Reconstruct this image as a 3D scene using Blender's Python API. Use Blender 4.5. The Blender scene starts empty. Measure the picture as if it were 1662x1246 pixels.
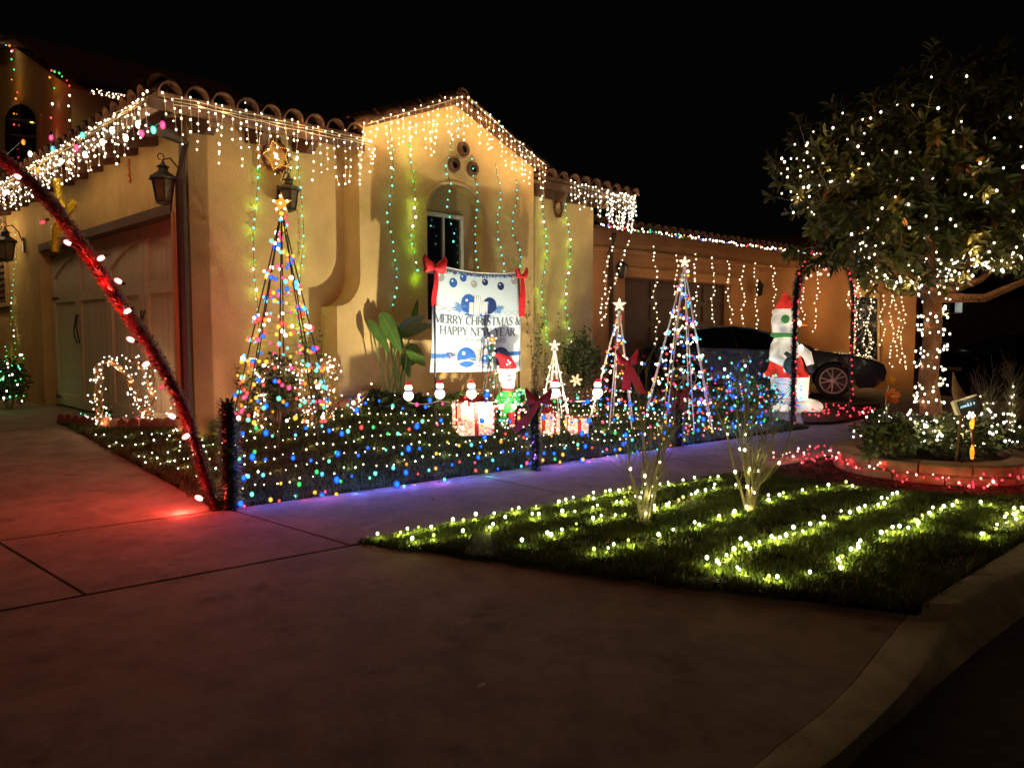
import bpy, bmesh, math, random
import numpy as np
from mathutils import Vector, Matrix, noise
random.seed(7); np.random.seed(7)
R = random.random
def U(a, b): return a + (b - a) * random.random()
scene = bpy.context.scene
col = scene.collection
# ---------------------------------------------------------------- camera, world, light, exposure
F = 1220.0; CX, CY, HZ = 831.0, 623.0, 540.0
TH = math.atan((CY - HZ) / F)
EYE = Vector((0, 0, 1.5))
cam = bpy.data.objects.new('camera', bpy.data.cameras.new('camera')); col.objects.link(cam)
cam.location = EYE; cam.rotation_euler = (math.pi / 2 - TH, 0, 0)
cam.data.sensor_width = 36; cam.data.lens = 36 * F / 1662
cam.data.clip_end = 600; cam.data.clip_start = 0.05
scene.camera = cam
w = bpy.data.worlds.new('World'); scene.world = w; w.use_nodes = True
bg = w.node_tree.nodes['Background']
bg.inputs[0].default_value = (0.9, 0.75, 0.7, 1); bg.inputs[1].default_value = 0.0011
sl = bpy.data.lights.new('sun', 'SUN'); sl.energy = 0.10; sl.angle = math.radians(12); sl.color = (1, 0.56, 0.28)
so = bpy.data.objects.new('sun', sl); col.objects.link(so)
so.rotation_euler = (math.radians(48), 0, math.radians(-28))      # dim sodium street light from behind the viewer
scene.view_settings.view_transform = 'Standard'; scene.view_settings.look = 'None'
scene.view_settings.exposure = 0.16; scene.view_settings.gamma = 1.0
scene.render.engine = 'CYCLES'
cy = scene.cycles
cy.use_denoising = True; cy.use_light_tree = True
cy.max_bounces = 5; cy.diffuse_bounces = 3; cy.glossy_bounces = 3; cy.transmission_bounces = 4; cy.transparent_max_bounces = 6
cy.sample_clamp_indirect = 1.5; cy.sample_clamp_direct = 0; cy.blur_glossy = 1.0
LP = 1.0          # common factor of all string-light lamps
# ---------------------------------------------------------------- from a point of view to places
SNT, CST = math.sin(TH), math.cos(TH)
def ray(px, py):
    a = (px - CX) / F; b = (CY - py) / F
    return Vector((a, CST + b * SNT, -SNT + b * CST))
def P(px, py, Y):
    d = ray(px, py); return EYE + d * (Y / d.y)
O2 = (-2.33, 5.87)
dS = Vector((0.793, 0.609)); dS.normalize(); dN = Vector((-dS.y, dS.x))
dN3 = Vector((dN.x, dN.y, 0)); dS3 = Vector((dS.x, dS.y, 0))
def sn(x, y):
    v = Vector((x - O2[0], y - O2[1])); return v.dot(dS), v.dot(dN)
def xy(s, n): return O2[0] + s * dS.x + n * dN.x, O2[1] + s * dS.y + n * dN.y
TS = [-20, -.3, 0, .62, 1.24, 1.88, 2.74, 4.1, 5.96, 8, 10.5, 40]
TA = [.24, .24, .27, .33, .47, .52, .47, .41, .33, .2, .14, .14]
TD = [4.5, 4.5, 3.6, 2.6, 2.0, 1.8, 1.95, 1.93, 2.14, 2.5, 3, 3]
def gz(x, y):
    s, n = sn(x, y)
    if n <= 0: return 0.1 + 0.012 * max(n, -1.5)
    A = float(np.interp(s, TS, TA)); D = float(np.interp(s, TS, TD)); q = min(n / D, 1)
    return 0.1 + A * (q if s < 0 else q * (1.35 - .35 * q))
def zflat(z): return lambda x, y: z
def zapron(x, y):
    s, n = sn(x, y); return 0.082 - 0.02 * (-n - 1.5)
def G(px, py, f=gz):
    d = ray(px, py); z = 0.2
    for _ in range(40):
        p = EYE + d * ((z - EYE.z) / d.z); z = .5 * z + .5 * f(p.x, p.y)
    p = EYE + d * ((z - EYE.z) / d.z); p.z = f(p.x, p.y); return p
S2 = math.sqrt(.5)
C0 = Vector((-3.32, 7.84, 0)); u2 = Vector((S2, S2, 0)); u1 = Vector((-S2, S2, 0)); nR = Vector((S2, -S2, 0)); nL = Vector((-S2, -S2, 0))
UP = Vector((0, 0, 1))
ZF = 0.35; ZE = 3.68
def plane_hit(px, py, p0, n):
    d = ray(px, py); return EYE + d * ((p0 - EYE).dot(n) / d.dot(n))
def WR(px, py, o=0.0): return plane_hit(px, py, C0 + nR * o, nR)      # front wall
def WL(px, py, o=0.0): return plane_hit(px, py, C0 + nL * o, nL)      # garage-door wall
def FR(t, o, z): return C0 + u2 * t + nR * o + UP * z
def FL(t, o, z): return C0 + u1 * t + nL * o + UP * z
def tR(p): return (p - C0).dot(u2)
def tL(p): return (p - C0).dot(u1)
# ---------------------------------------------------------------- materials
def nodes(name):
    m = bpy.data.materials.new(name); m.use_nodes = True; nt = m.node_tree
    return m, nt, nt.nodes['Principled BSDF']
def mat(name, c, rough=.7, scale=8, var=.25, bump=0.0, bscale=60, metal=0, c2=None, spec=.4, trans=0, coat=0, dist=.004):
    m, nt, b = nodes(name)
    b.inputs['Roughness'].default_value = rough; b.inputs['Metallic'].default_value = metal
    b.inputs['Specular IOR Level'].default_value = spec
    if coat: b.inputs['Coat Weight'].default_value = coat; b.inputs['Coat Roughness'].default_value = .06
    if trans: b.inputs['Transmission Weight'].default_value = trans
    tc = nt.nodes.new('ShaderNodeTexCoord')
    n = nt.nodes.new('ShaderNodeTexNoise'); n.inputs['Scale'].default_value = scale; n.inputs['Detail'].default_value = 6; n.inputs['Roughness'].default_value = .65
    nt.links.new(tc.outputs['Object'], n.inputs['Vector'])
    r = nt.nodes.new('ShaderNodeValToRGB'); r.color_ramp.elements[0].position = .3; r.color_ramp.elements[1].position = .7
    a = [x * (1 - var) for x in c]; d = [min(1, x * (1 + var)) for x in (c2 or c)]
    r.color_ramp.elements[0].color = (*a, 1); r.color_ramp.elements[1].color = (*d, 1)
    nt.links.new(n.outputs['Fac'], r.inputs['Fac']); nt.links.new(r.outputs['Color'], b.inputs['Base Color'])
    if bump:
        n2 = nt.nodes.new('ShaderNodeTexNoise'); n2.inputs['Scale'].default_value = bscale; n2.inputs['Detail'].default_value = 5
        nt.links.new(tc.outputs['Object'], n2.inputs['Vector'])
        bp = nt.nodes.new('ShaderNodeBump'); bp.inputs['Strength'].default_value = bump; bp.inputs['Distance'].default_value = dist
        nt.links.new(n2.outputs['Fac'], bp.inputs['Height']); nt.links.new(bp.outputs['Normal'], b.inputs['Normal'])
    return m
def emat(name, rim, core, s_rim, s_core, k=1.5):
    m = bpy.data.materials.new(name); m.use_nodes = True; nt = m.node_tree; nt.nodes.clear()
    out = nt.nodes.new('ShaderNodeOutputMaterial'); e = nt.nodes.new('ShaderNodeEmission')
    lw = nt.nodes.new('ShaderNodeLayerWeight'); lw.inputs[0].default_value = .5
    mt = nt.nodes.new('ShaderNodeMath'); mt.operation = 'SUBTRACT'; mt.inputs[0].default_value = 1
    pw = nt.nodes.new('ShaderNodeMath'); pw.operation = 'POWER'; pw.inputs[1].default_value = k
    mx = nt.nodes.new('ShaderNodeMix'); mx.data_type = 'RGBA'
    mx.inputs[6].default_value = (*[x * s_rim for x in rim], 1); mx.inputs[7].default_value = (*[x * s_core for x in core], 1)
    nt.links.new(lw.outputs['Facing'], mt.inputs[1]); nt.links.new(mt.outputs[0], pw.inputs[0]); nt.links.new(pw.outputs[0], mx.inputs[0])
    nt.links.new(mx.outputs[2], e.inputs['Color']); nt.links.new(e.outputs[0], out.inputs['Surface'])
    m.cycles.emission_sampling = 'NONE'
    return m
def glowmat(name, c, e, base=None, sc=14, var=.3, rough=.6):
    """a lit-from-within skin: coloured cloth or plastic that also gives off light, a little unevenly"""
    m = mat(name, base or c, rough, 10, .1); nt = m.node_tree; b = nt.nodes['Principled BSDF']
    tc = nt.nodes.new('ShaderNodeTexCoord'); n = nt.nodes.new('ShaderNodeTexNoise'); n.inputs['Scale'].default_value = sc
    nt.links.new(tc.outputs['Object'], n.inputs['Vector'])
    mr = nt.nodes.new('ShaderNodeMapRange'); mr.inputs['From Min'].default_value = .35; mr.inputs['From Max'].default_value = .65
    mr.inputs['To Min'].default_value = e * (1 - var); mr.inputs['To Max'].default_value = e * (1 + var)
    nt.links.new(n.outputs['Fac'], mr.inputs['Value']); nt.links.new(mr.outputs[0], b.inputs['Emission Strength'])
    b.inputs['Emission Color'].default_value = (*c, 1); m.cycles.emission_sampling = 'NONE'
    return m
M = {}
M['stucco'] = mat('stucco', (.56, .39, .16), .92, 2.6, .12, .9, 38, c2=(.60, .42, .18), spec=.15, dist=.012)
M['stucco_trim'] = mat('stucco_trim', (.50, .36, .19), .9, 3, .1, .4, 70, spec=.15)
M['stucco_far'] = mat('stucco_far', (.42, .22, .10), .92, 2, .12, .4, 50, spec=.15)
M['tile'] = mat('clay_tile', (.085, .036, .02), .85, 6, .5, .5, 90, c2=(.13, .065, .036), spec=.2)
M['wood'] = mat('brown_wood', (.085, .04, .022), .7, 14, .4, .5, 80)
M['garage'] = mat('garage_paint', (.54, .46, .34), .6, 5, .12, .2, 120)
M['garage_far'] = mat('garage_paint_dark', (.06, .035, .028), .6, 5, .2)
M['black'] = mat('black_metal', (.018, .015, .013), .42, 20, .3, spec=.5)
M['gutter'] = mat('brown_gutter', (.05, .032, .022), .55, 8, .3)
M['glassdark'] = mat('window_glass', (.01, .012, .014), .06, 5, .1, spec=.6)
M['lampglass'] = mat('lantern_glass', (.14, .11, .06), .2, 25, .3)
M['whiteframe'] = mat('white_frame', (.62, .62, .60), .45, 6, .08)
M['concrete'] = mat('concrete', (.24, .18, .145), .9, 1.6, .09, .6, 190, c2=(.25, .19, .15), spec=.2)
def concrete(name, base, dark):
    m, nt, b = nodes(name); b.inputs['Roughness'].default_value = .88; b.inputs['Specular IOR Level'].default_value = .25
    tc = nt.nodes.new('ShaderNodeTexCoord'); geo = nt.nodes.new('ShaderNodeNewGeometry')
    def nz(sc, det=6, ro=.6): n = nt.nodes.new('ShaderNodeTexNoise'); n.inputs['Scale'].default_value = sc; n.inputs['Detail'].default_value = det; n.inputs['Roughness'].default_value = ro; nt.links.new(geo.outputs['Position'], n.inputs['Vector']); return n
    def mr(src, a, b_, c, d): r = nt.nodes.new('ShaderNodeMapRange'); r.inputs[1].default_value = a; r.inputs[2].default_value = b_; r.inputs[3].default_value = c; r.inputs[4].default_value = d; nt.links.new(src, r.inputs[0]); return r.outputs[0]
    def mul(a, b_): q = nt.nodes.new('ShaderNodeMath'); q.operation = 'MULTIPLY'; nt.links.new(a, q.inputs[0]); nt.links.new(b_, q.inputs[1]); return q.outputs[0]
    f = mul(mul(mr(nz(.9).outputs['Fac'], .35, .65, .62, 1.1), mr(nz(5, 8, .7).outputs['Fac'], .35, .62, .66, 1.1)), mr(nz(140, 3, .8).outputs['Fac'], .3, .7, .62, 1.3))
    f = mul(f, mr(nz(2.3, 10, .75).outputs['Fac'], .33, .43, .5, 1.0))
    mx = nt.nodes.new('ShaderNodeMix'); mx.data_type = 'RGBA'; mx.inputs[6].default_value = (*dark, 1); mx.inputs[7].default_value = (*base, 1); nt.links.new(f, mx.inputs[0]); nt.links.new(mx.outputs[2], b.inputs['Base Color'])
    bp = nt.nodes.new('ShaderNodeBump'); bp.inputs['Strength'].default_value = .9; bp.inputs['Distance'].default_value = .006; nt.links.new(nz(90, 6, .8).outputs['Fac'], bp.inputs['Height']); nt.links.new(bp.outputs['Normal'], b.inputs['Normal']); return m
M['concrete'] = concrete('broom_finished_concrete', (.29, .235, .19), (.05, .038, .03))
M['kerbm'] = concrete('kerb_concrete', (.5, .49, .36), (.05, .05, .035))
M['asphalt'] = mat('asphalt', (.045, .037, .034), .9, 9, .3, .9, 220, spec=.2, dist=.01)
M['soil'] = mat('soil', (.05, .032, .02), .95, 12, .5, 1, 70, spec=.1, dist=.03)
M['lawnsoil'] = mat('lawn_soil', (.022, .03, .011), .95, 14, .5, 1, 80, spec=.1, dist=.02)
M['mulch'] = mat('mulch', (.075, .035, .024), .95, 30, .6, 1, 60, spec=.1, dist=.03)
M['grass'] = mat('grass_blades', (.045, .075, .012), .6, 3, .45, c2=(.09, .12, .018), spec=.3)
M['grassy'] = mat('grass_blades_yard', (.035, .06, .014), .6, 3, .5, c2=(.08, .11, .025), spec=.3)
M['drygrass'] = mat('dry_blades', (.22, .17, .07), .8, 3, .3)
M['leaf'] = mat('tree_leaf', (.035, .055, .012), .42, 2.5, .5, c2=(.08, .09, .025), spec=.5)
M['leafbrown'] = mat('dry_leaf', (.22, .10, .035), .7, 4, .4)
M['paddle'] = mat('paddle_leaf', (.05, .12, .02), .4, 3, .3, c2=(.08, .17, .03), spec=.5)
M['stalk'] = mat('green_stalk', (.16, .24, .06), .5, 6, .3)
M['shrub'] = mat('shrub_leaf', (.03, .055, .018), .5, 3, .5, c2=(.06, .08, .03), spec=.4)
M['twig'] = mat('grey_twig', (.16, .12, .07), .8, 20, .4)
M['wicker'] = mat('wicker_vine', (.24, .14, .06), .8, 20, .4)
M['bark'] = mat('bark', (.11, .052, .028), .9, 9, .45, 1, 40, spec=.2, dist=.02)
M['brick'] = mat('edging_brick', (.24, .10, .075), .9, 12, .35, .5, 90)
M['block'] = mat('planter_block', (.19, .115, .075), .9, 9, .3, .7, 70, spec=.2, dist=.008)
M['wire_w'] = mat('white_wire', (.55, .48, .33), .5, 20, .1)
M['wire_g'] = mat('green_wire', (.015, .035, .018), .5, 20, .1)
M['rod_w'] = mat('white_rod', (.72, .7, .66), .4, 20, .05)
M['ribbon'] = mat('red_ribbon', (.5, .012, .02), .55, 14, .25, .4, 90)
M['ribbon_d'] = mat('dark_red_ribbon', (.26, .008, .03), .6, 14, .3, .4, 90)
M['tinsel_r'] = mat('red_tinsel', (.12, .006, .006), .35, 40, .5, spec=.8)
M['tinsel_g'] = mat('dark_tinsel', (.016, .022, .018), .4, 40, .5, spec=.5)
M['gold'] = mat('gold_tinsel', (.85, .66, .05), .3, 40, .3, metal=.1)
M['carpaint'] = mat('dark_blue_paint', (.0015, .003, .014), .25, 3, .1, spec=.25, coat=.25)
M['carglass'] = mat('car_glass', (.003, .003, .005), .06, 3, .1, spec=.3)
M['tyre'] = mat('tyre_rubber', (.012, .012, .012), .8, 20, .2)
M['alloy'] = mat('alloy_rim', (.62, .56, .50), .4, 10, .1, metal=.35)
M['cloth_w'] = mat('banner_cloth', (.52, .63, .72), .75, 3, .05, .15, 20, spec=.2)
M['ink_text'] = mat('grey_ink', (.10, .12, .16), .7, 30, .1)
M['ink_light'] = mat('light_grey_ink', (.28, .31, .36), .7, 30, .1)
M['ink_blue'] = mat('blue_ink', (.02, .10, .38), .6, 60, .45)
M['ink_blue2'] = mat('pale_blue_ink', (.12, .26, .55), .6, 60, .3)
M['ink_dk'] = mat('dark_blue_ink', (.012, .03, .14), .6, 50, .3)
M['ink_silver'] = mat('silver_ink', (.30, .31, .33), .6, 60, .25)
M['ink_hi'] = mat('white_ink', (.78, .82, .86), .6, 60, .05)
M['flower'] = mat('coral_petal', (.55, .10, .05), .6, 12, .3)
M['flower_o'] = mat('orange_petal', (.75, .24, .03), .6, 12, .3)
M['signface'] = mat('sign_face', (.05, .055, .06), .5, 20, .2)
M['cream'] = mat('cream_plastic', (.75, .68, .5), .5, 20, .1)
M['green_plastic'] = mat('green_plastic', (.05, .3, .06), .5, 20, .1)
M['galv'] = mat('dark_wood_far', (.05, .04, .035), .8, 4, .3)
# light-giving
COLS = {
 'ww': ((1, .70, .36), (1, .93, .78), 1.6, 6), 'wo': ((1, .50, .16), (1, .85, .55), 1.5, 5),
 'cw': ((.55, .75, 1), (1, 1, 1), 1.6, 5), 'yw': ((.85, 1, .22), (1, 1, .85), 2.2, 9),
 'yd': ((.5, .6, .04), (.95, 1, .3), 1.0, 2.5),
 'r': ((1, .0, .01), (1, .16, .12), .9, 1.5), 'p': ((1, .0, .12), (1, .16, .36), .9, 1.5),
 'g': ((.0, .6, .05), (.12, 1, .25), .9, 1.4), 't': ((.0, .7, .36), (.28, 1, .72), 1.1, 2.0),
 'b': ((.0, .025, 1), (.03, .22, 1), 1.0, 1.8), 'y': ((1, .38, .0), (1, .68, .10), .9, 1.6), 'o': ((1, .2, .0), (1, .42, .06), .9, 1.5),
 'lt': ((.0, .45, .7), (.25, .95, 1), .9, 1.6), 'rr': ((1, .02, .02), (1, .6, .5), 1.6, 5), 'rd': ((1, .0, .035), (1, .10, .13), .8, 1.4),
 'rw': ((1, .08, .05), (1, .5, .36), 1.2, 2.6)}
LC = {'ww': (1, .70, .36), 'wo': (1, .55, .2), 'cw': (.8, .9, 1), 'yw': (.93, 1, .42), 'r': (1, .06, .05), 'p': (1, .1, .3), 'g': (.2, 1, .1),
      't': (.1, 1, .5), 'b': (.04, .12, 1), 'y': (1, .6, .1), 'o': (1, .4, .05), 'lt': (.1, .7, 1), 'rr': (1, .05, .035), 'rd': (1, .03, .06), 'rw': (1, .25, .15)}
for k, v in COLS.items(): M['e_' + k] = emat('bulb_' + k, *v, k=1.3 if k in ('ww', 'wo', 'cw', 'yw') else 2.0)
M['e_c9r'] = emat('bulb_large_red', (1, .03, .03), (1, .72, .62), 1.3, 5, 2.6)
M['e_star'] = emat('bulb_star_amber', (1, .33, .01), (1, .48, .05), .7, 1.0)
M['snow_skin'] = glowmat('inflatable_white', (1, .86, .62), .48, (.8, .76, .66), 3.5, .7)
M['snow_lit'] = glowmat('inflatable_white_lit', (1, .84, .55), 1.0, (.8, .76, .66), 3, .5)
M['snow_red'] = glowmat('inflatable_red', (1, .05, .03), .42, (.6, .03, .02), 6, .6)
M['snow_green'] = glowmat('inflatable_green', (.1, .5, .1), .18, (.08, .35, .08), 6, .4)
M['snow_grey'] = mat('inflatable_grey', (.07, .08, .075), .7, 8, .2)
M['snow_orange'] = glowmat('inflatable_orange', (1, .25, .02), .5, (.8, .2, .02))
M['f_white'] = glowmat('figure_white', (1, .84, .6), .6, (.5, .45, .38), 10, .35)
M['f_red'] = glowmat('figure_red', (1, .02, .04), .40, (.4, .012, .02), 12, .6)
M['f_green'] = glowmat('figure_green', (.03, .7, .10), .28, (.02, .2, .04), 12, .6)
M['f_snow'] = glowmat('mini_snowman_white', (1, .84, .66), 1.9, (.8, .8, .8), 20, .3)
M['gift'] = glowmat('gift_mesh_lit', (1, .62, .35), .55, (.7, .4, .25), 42, .95)
M['flame'] = glowmat('torch_flame', (1, .3, .02), 1.6, (.8, .3, .05), 20, .6)
M['litwin'] = glowmat('lit_window', (.65, .75, .62), .30, (.5, .5, .5), 3, .25)
M['signtext'] = glowmat('sign_letters', (.45, .75, 1), 1.2, (.5, .6, .8), 30, .3)
# ---------------------------------------------------------------- mesh building
_t = (1 + 5 ** .5) / 2
ICO_V = np.array([(-1, _t, 0), (1, _t, 0), (-1, -_t, 0), (1, -_t, 0), (0, -1, _t), (0, 1, _t), (0, -1, -_t), (0, 1, -_t), (_t, 0, -1), (_t, 0, 1), (-_t, 0, -1), (-_t, 0, 1)]) / math.sqrt(1 + _t * _t)
ICO_F = [(0, 11, 5), (0, 5, 1), (0, 1, 7), (0, 7, 10), (0, 10, 11), (1, 5, 9), (5, 11, 4), (11, 10, 2), (10, 7, 6), (7, 1, 8), (3, 9, 4), (3, 4, 2), (3, 2, 6), (3, 6, 8), (3, 8, 9), (4, 9, 5), (2, 4, 11), (6, 2, 10), (8, 6, 7), (9, 8, 1)]
def frame(d):
    d = Vector(d).normalized(); a = UP if abs(d.z) < .9 else Vector((1, 0, 0))
    x = d.cross(a).normalized(); return x, x.cross(d).normalized(), d
class MB:
    def __init__(s): s.v = []; s.f = []; s.m = []; s.mats = []
    def mi(s, m):
        if isinstance(m, str): m = M[m]
        if m not in s.mats: s.mats.append(m)
        return s.mats.index(m)
    def add(s, vs, fs, m):
        k = s.mi(m); o = len(s.v); s.v += [tuple(p) for p in vs]; s.f += [tuple(i + o for i in f) for f in fs]; s.m += [k] * len(fs); return s
    def box(s, c, h, m, ax=None):
        c = Vector(c); X, Y, Z = ax or (Vector((1, 0, 0)), Vector((0, 1, 0)), UP)
        vs = [c + X * (h[0] * i) + Y * (h[1] * j) + Z * (h[2] * k) for k in (-1, 1) for j in (-1, 1) for i in (-1, 1)]
        return s.add(vs, [(0, 2, 3, 1), (4, 5, 7, 6), (0, 1, 5, 4), (2, 6, 7, 3), (0, 4, 6, 2), (1, 3, 7, 5)], m)
    def prism(s, poly, off, m):
        n = len(poly); a = [Vector(p) for p in poly]; b = [p + Vector(off) for p in a]
        return s.add(a + b, [tuple(range(n)), tuple(range(2 * n - 1, n - 1, -1))] + [(i, i + n, (i + 1) % n + n, (i + 1) % n) for i in range(n)], m)
    def tube(s, pts, r, m, n=5, r2=None, cap=True):
        pts = [Vector(p) for p in pts]; L = len(pts); vs = []; fs = []
        for i, p in enumerate(pts):
            d = pts[min(i + 1, L - 1)] - pts[max(i - 1, 0)]
            if d.length < 1e-9: d = UP
            x, y, _ = frame(d); q = i / max(L - 1, 1)
            rr = r[i] if isinstance(r, (list, tuple)) else (r if r2 is None else r + (r2 - r) * q)
            vs += [p + x * (rr * math.cos(2 * math.pi * j / n)) + y * (rr * math.sin(2 * math.pi * j / n)) for j in range(n)]
        for i in range(L - 1):
            for j in range(n): fs.append((i * n + j, i * n + (j + 1) % n, (i + 1) * n + (j + 1) % n, (i + 1) * n + j))
        if cap: fs += [tuple(range(n - 1, -1, -1)), tuple((L - 1) * n + j for j in range(n))]
        return s.add(vs, fs, m)
    def lathe(s, prof, c, m, n=16, axis=UP, sx=1, sy=1):
        x, y, z = frame(axis) if Vector(axis) != UP else (Vector((1, 0, 0)), Vector((0, 1, 0)), UP)
        c = Vector(c); vs = []; fs = []; L = len(prof)
        for (r, h) in prof: vs += [c + z * h + x * (r * sx * math.cos(2 * math.pi * j / n)) + y * (r * sy * math.sin(2 * math.pi * j / n)) for j in range(n)]
        for i in range(L - 1):
            for j in range(n): fs.append((i * n + j, i * n + (j + 1) % n, (i + 1) * n + (j + 1) % n, (i + 1) * n + j))
        return s.add(vs, fs, m)
    def ball(s, c, r, m, n=12, k=8, sc=(1, 1, 1), ax=None):
        c = Vector(c); X, Y, Z = ax or (Vector((1, 0, 0)), Vector((0, 1, 0)), UP); vs = []; fs = []
        for i in range(k + 1):
            a = math.pi * i / k
            for j in range(n):
                b = 2 * math.pi * j / n
                vs.append(c + X * (r * sc[0] * math.sin(a) * math.cos(b)) + Y * (r * sc[1] * math.sin(a) * math.sin(b)) + Z * (-r * sc[2] * math.cos(a)))
        for i in range(k):
            for j in range(n): fs.append((i * n + j, i * n + (j + 1) % n, (i + 1) * n + (j + 1) % n, (i + 1) * n + j))
        return s.add(vs, fs, m)
    def ico(s, c, r, m, sc=(1, 1, 1)):
        c = Vector(c); return s.add([(c.x + v[0] * r * sc[0], c.y + v[1] * r * sc[1], c.z + v[2] * r * sc[2]) for v in ICO_V], ICO_F, m)
    def quad(s, a, b, c, d, m): return s.add([a, b, c, d], [(0, 1, 2, 3)], m)
    def build(s, name, parent=None, smooth=True, ang=40, kind=None, label=None, clean=False):
        me = bpy.data.meshes.new(name); me.from_pydata(s.v, [], s.f)
        for m in s.mats: me.materials.append(m)
        if s.f: me.polygons.foreach_set('material_index', s.m)
        if clean:
            bm = bmesh.new(); bm.from_mesh(me); bmesh.ops.remove_doubles(bm, verts=bm.verts, dist=1e-5); bmesh.ops.recalc_face_normals(bm, faces=bm.faces); bm.to_mesh(me); bm.free()
        if smooth:
            me.polygons.foreach_set('use_smooth', [True] * len(me.polygons))
            try: me.set_sharp_from_angle(angle=math.radians(ang))
            except Exception: pass
        me.update()
        o = bpy.data.objects.new(name, me); col.objects.link(o)
        if parent is not None: o.parent = parent; o.matrix_parent_inverse = Matrix.Translation(-Vector(parent.location))
        if kind: o['kind'] = kind
        if label: o['label'] = label
        return o
def tag(o, label=None, cat=None, group=None, kind=None):
    if label: o['label'] = label
    if cat: o['category'] = cat
    if group: o['group'] = group
    if kind: o['kind'] = kind
    return o
def thing(name, loc, label, cat, group=None):
    o = bpy.data.objects.new(name, None); o.empty_display_size = .1; col.objects.link(o); o.location = Vector(loc)
    return tag(o, label, cat, group)
def share(src, name, parent, matrix, label=None):
    """a piece that shares the mesh of another one"""
    o = bpy.data.objects.new(name, src.data if hasattr(src, 'data') else src); col.objects.link(o)
    if parent is not None: o.parent = parent; o.matrix_parent_inverse = Matrix.Translation(-Vector(parent.location))
    o.matrix_basis = matrix
    if label: o['label'] = label
    return o
def root_of(o):
    while o.parent: o = o.parent
    return o
_ldat = {}
def lamp(parent, loc, power, c, r=.012, spot=None, aim=None, blend=.4):
    key = (round(power, 5), c, r, spot)
    if key not in _ldat:
        l = bpy.data.lights.new('bulb_light', 'SPOT' if spot else 'POINT'); l.energy = power; l.color = LC.get(c, c) if isinstance(c, str) else c; l.shadow_soft_size = r
        if spot: l.spot_size = math.radians(spot); l.spot_blend = blend
        _ldat[key] = l
    o = bpy.data.objects.new('bulb_light', _ldat[key]); col.objects.link(o)
    o.parent = parent; o.matrix_parent_inverse = Matrix.Translation(-Vector(parent.location)) if parent else Matrix()
    o.location = loc
    if aim is not None: o.rotation_euler = (Vector(aim) - Vector(loc)).to_track_quat('-Z', 'Y').to_euler()
    return o
def bulbs(parent, pts, cols, r, name='bulbs', stretch=1.25):
    mb = MB()
    for i, p in enumerate(pts):
        c = cols[i] if isinstance(cols, (list, tuple)) else cols
        q = r * U(.68, 1.22); mb.ico(p, q, 'e_' + c, (1, 1, stretch))
    return mb.build(name, parent, ang=180, kind='stuff')
def lamps(parent, pts, cols, every, power, off=(0, 0, 0), start=0, r=.012):
    off = Vector(off)
    for i in range(start, len(pts), every):
        c = cols[i] if isinstance(cols, (list, tuple)) else cols
        q = Vector(pts[i]); nx = Vector(pts[min(i + 1, len(pts) - 1)])
        m = (q + nx) / 2 if (q - nx).length < .4 else q + Vector((.03, 0, 0))
        lamp(parent, m + off, power * every * LP, c, r)
def sag(a, b, k, n):
    a = Vector(a); b = Vector(b); return [a.lerp(b, i / n) - UP * (4 * k * (i / n) * (1 - i / n)) for i in range(n + 1)]
def along(path, step):
    path = [Vector(p) for p in path]; out = []; acc = step * .5
    for a, b in zip(path, path[1:]):
        L = (b - a).length
        while acc <= L and L > 0: out.append(a.lerp(b, acc / L)); acc += step
        acc -= L
    return out
def jit(p, k): return Vector(p) + Vector((U(-k, k), U(-k, k), U(-k, k)))
def tinsel(path, rad, dens, m, core=.35, parent=None, name='garland', wid=.006, kind='stuff', m2=None):
    mb = MB(); path = [Vector(p) for p in path]
    mb.tube(path, rad * core, m, 6)
    vs = []; fs = []; ms = []
    for a, b in zip(path, path[1:]):
        L = (b - a).length; x, y, d = frame(b - a)
        for _ in range(int(L * dens)):
            c = a.lerp(b, R()); an = U(0, 2 * math.pi); rd = x * math.cos(an) + y * math.sin(an)
            tip = c + (rd + d * U(-.7, .7)).normalized() * (rad * U(.7, 1.2)); sd = rd.cross(d).normalized() * wid
            o = len(vs); vs += [c + rd * rad * core * .6 - sd, c + rd * rad * core * .6 + sd, tip + sd * .5, tip - sd * .5]; fs.append((o, o + 1, o + 2, o + 3))
    mb.add(vs, fs, m2 or m)
    return mb.build(name, parent, smooth=False, kind=kind)
# =============================================================== SETTING: ground
def poly_sheet(name, pts, m, kind='structure', drop=.12, parent=None):
    mb = MB(); mb.prism([(p[0], p[1], p[2]) for p in pts][::-1], (0, 0, -drop), m)
    o = mb.build(name, parent, smooth=False, clean=True)
    if parent is None: o['kind'] = kind
    return o
def grid_sheet(name, fn, nu, nv, m, parent=None, skirt=.15, kind='structure'):
    mb = MB(); vs = [fn(i / nu, j / nv) for j in range(nv + 1) for i in range(nu + 1)]; fs = []
    for j in range(nv):
        for i in range(nu): a = j * (nu + 1) + i; fs.append((a, a + 1, a + nu + 2, a + nu + 1))
    mb.add(vs, fs, m)
    rim = [i for i in range(nu + 1)] + [(j + 1) * (nu + 1) - 1 for j in range(1, nv + 1)] + [nv * (nu + 1) + i for i in range(nu - 1, -1, -1)] + [j * (nu + 1) for j in range(nv - 1, 0, -1)]
    rv = [Vector(vs[i]) for i in rim]; n = len(rv)
    mb.add(rv + [p - UP * skirt for p in rv], [(i, i + n, (i + 1) % n + n, (i + 1) % n) for i in range(n)], m)
    o = mb.build(name, parent, ang=50)
    if parent is None: o['kind'] = kind
    return o
rd = MB(); rd.quad((-250, -60, -.075), (250, -60, -.075), (250, 320, -.075), (-250, 320, -.075), 'asphalt')
tag(rd.build('road', smooth=False), 'dark asphalt street running beyond the kerb', kind='structure')
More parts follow.
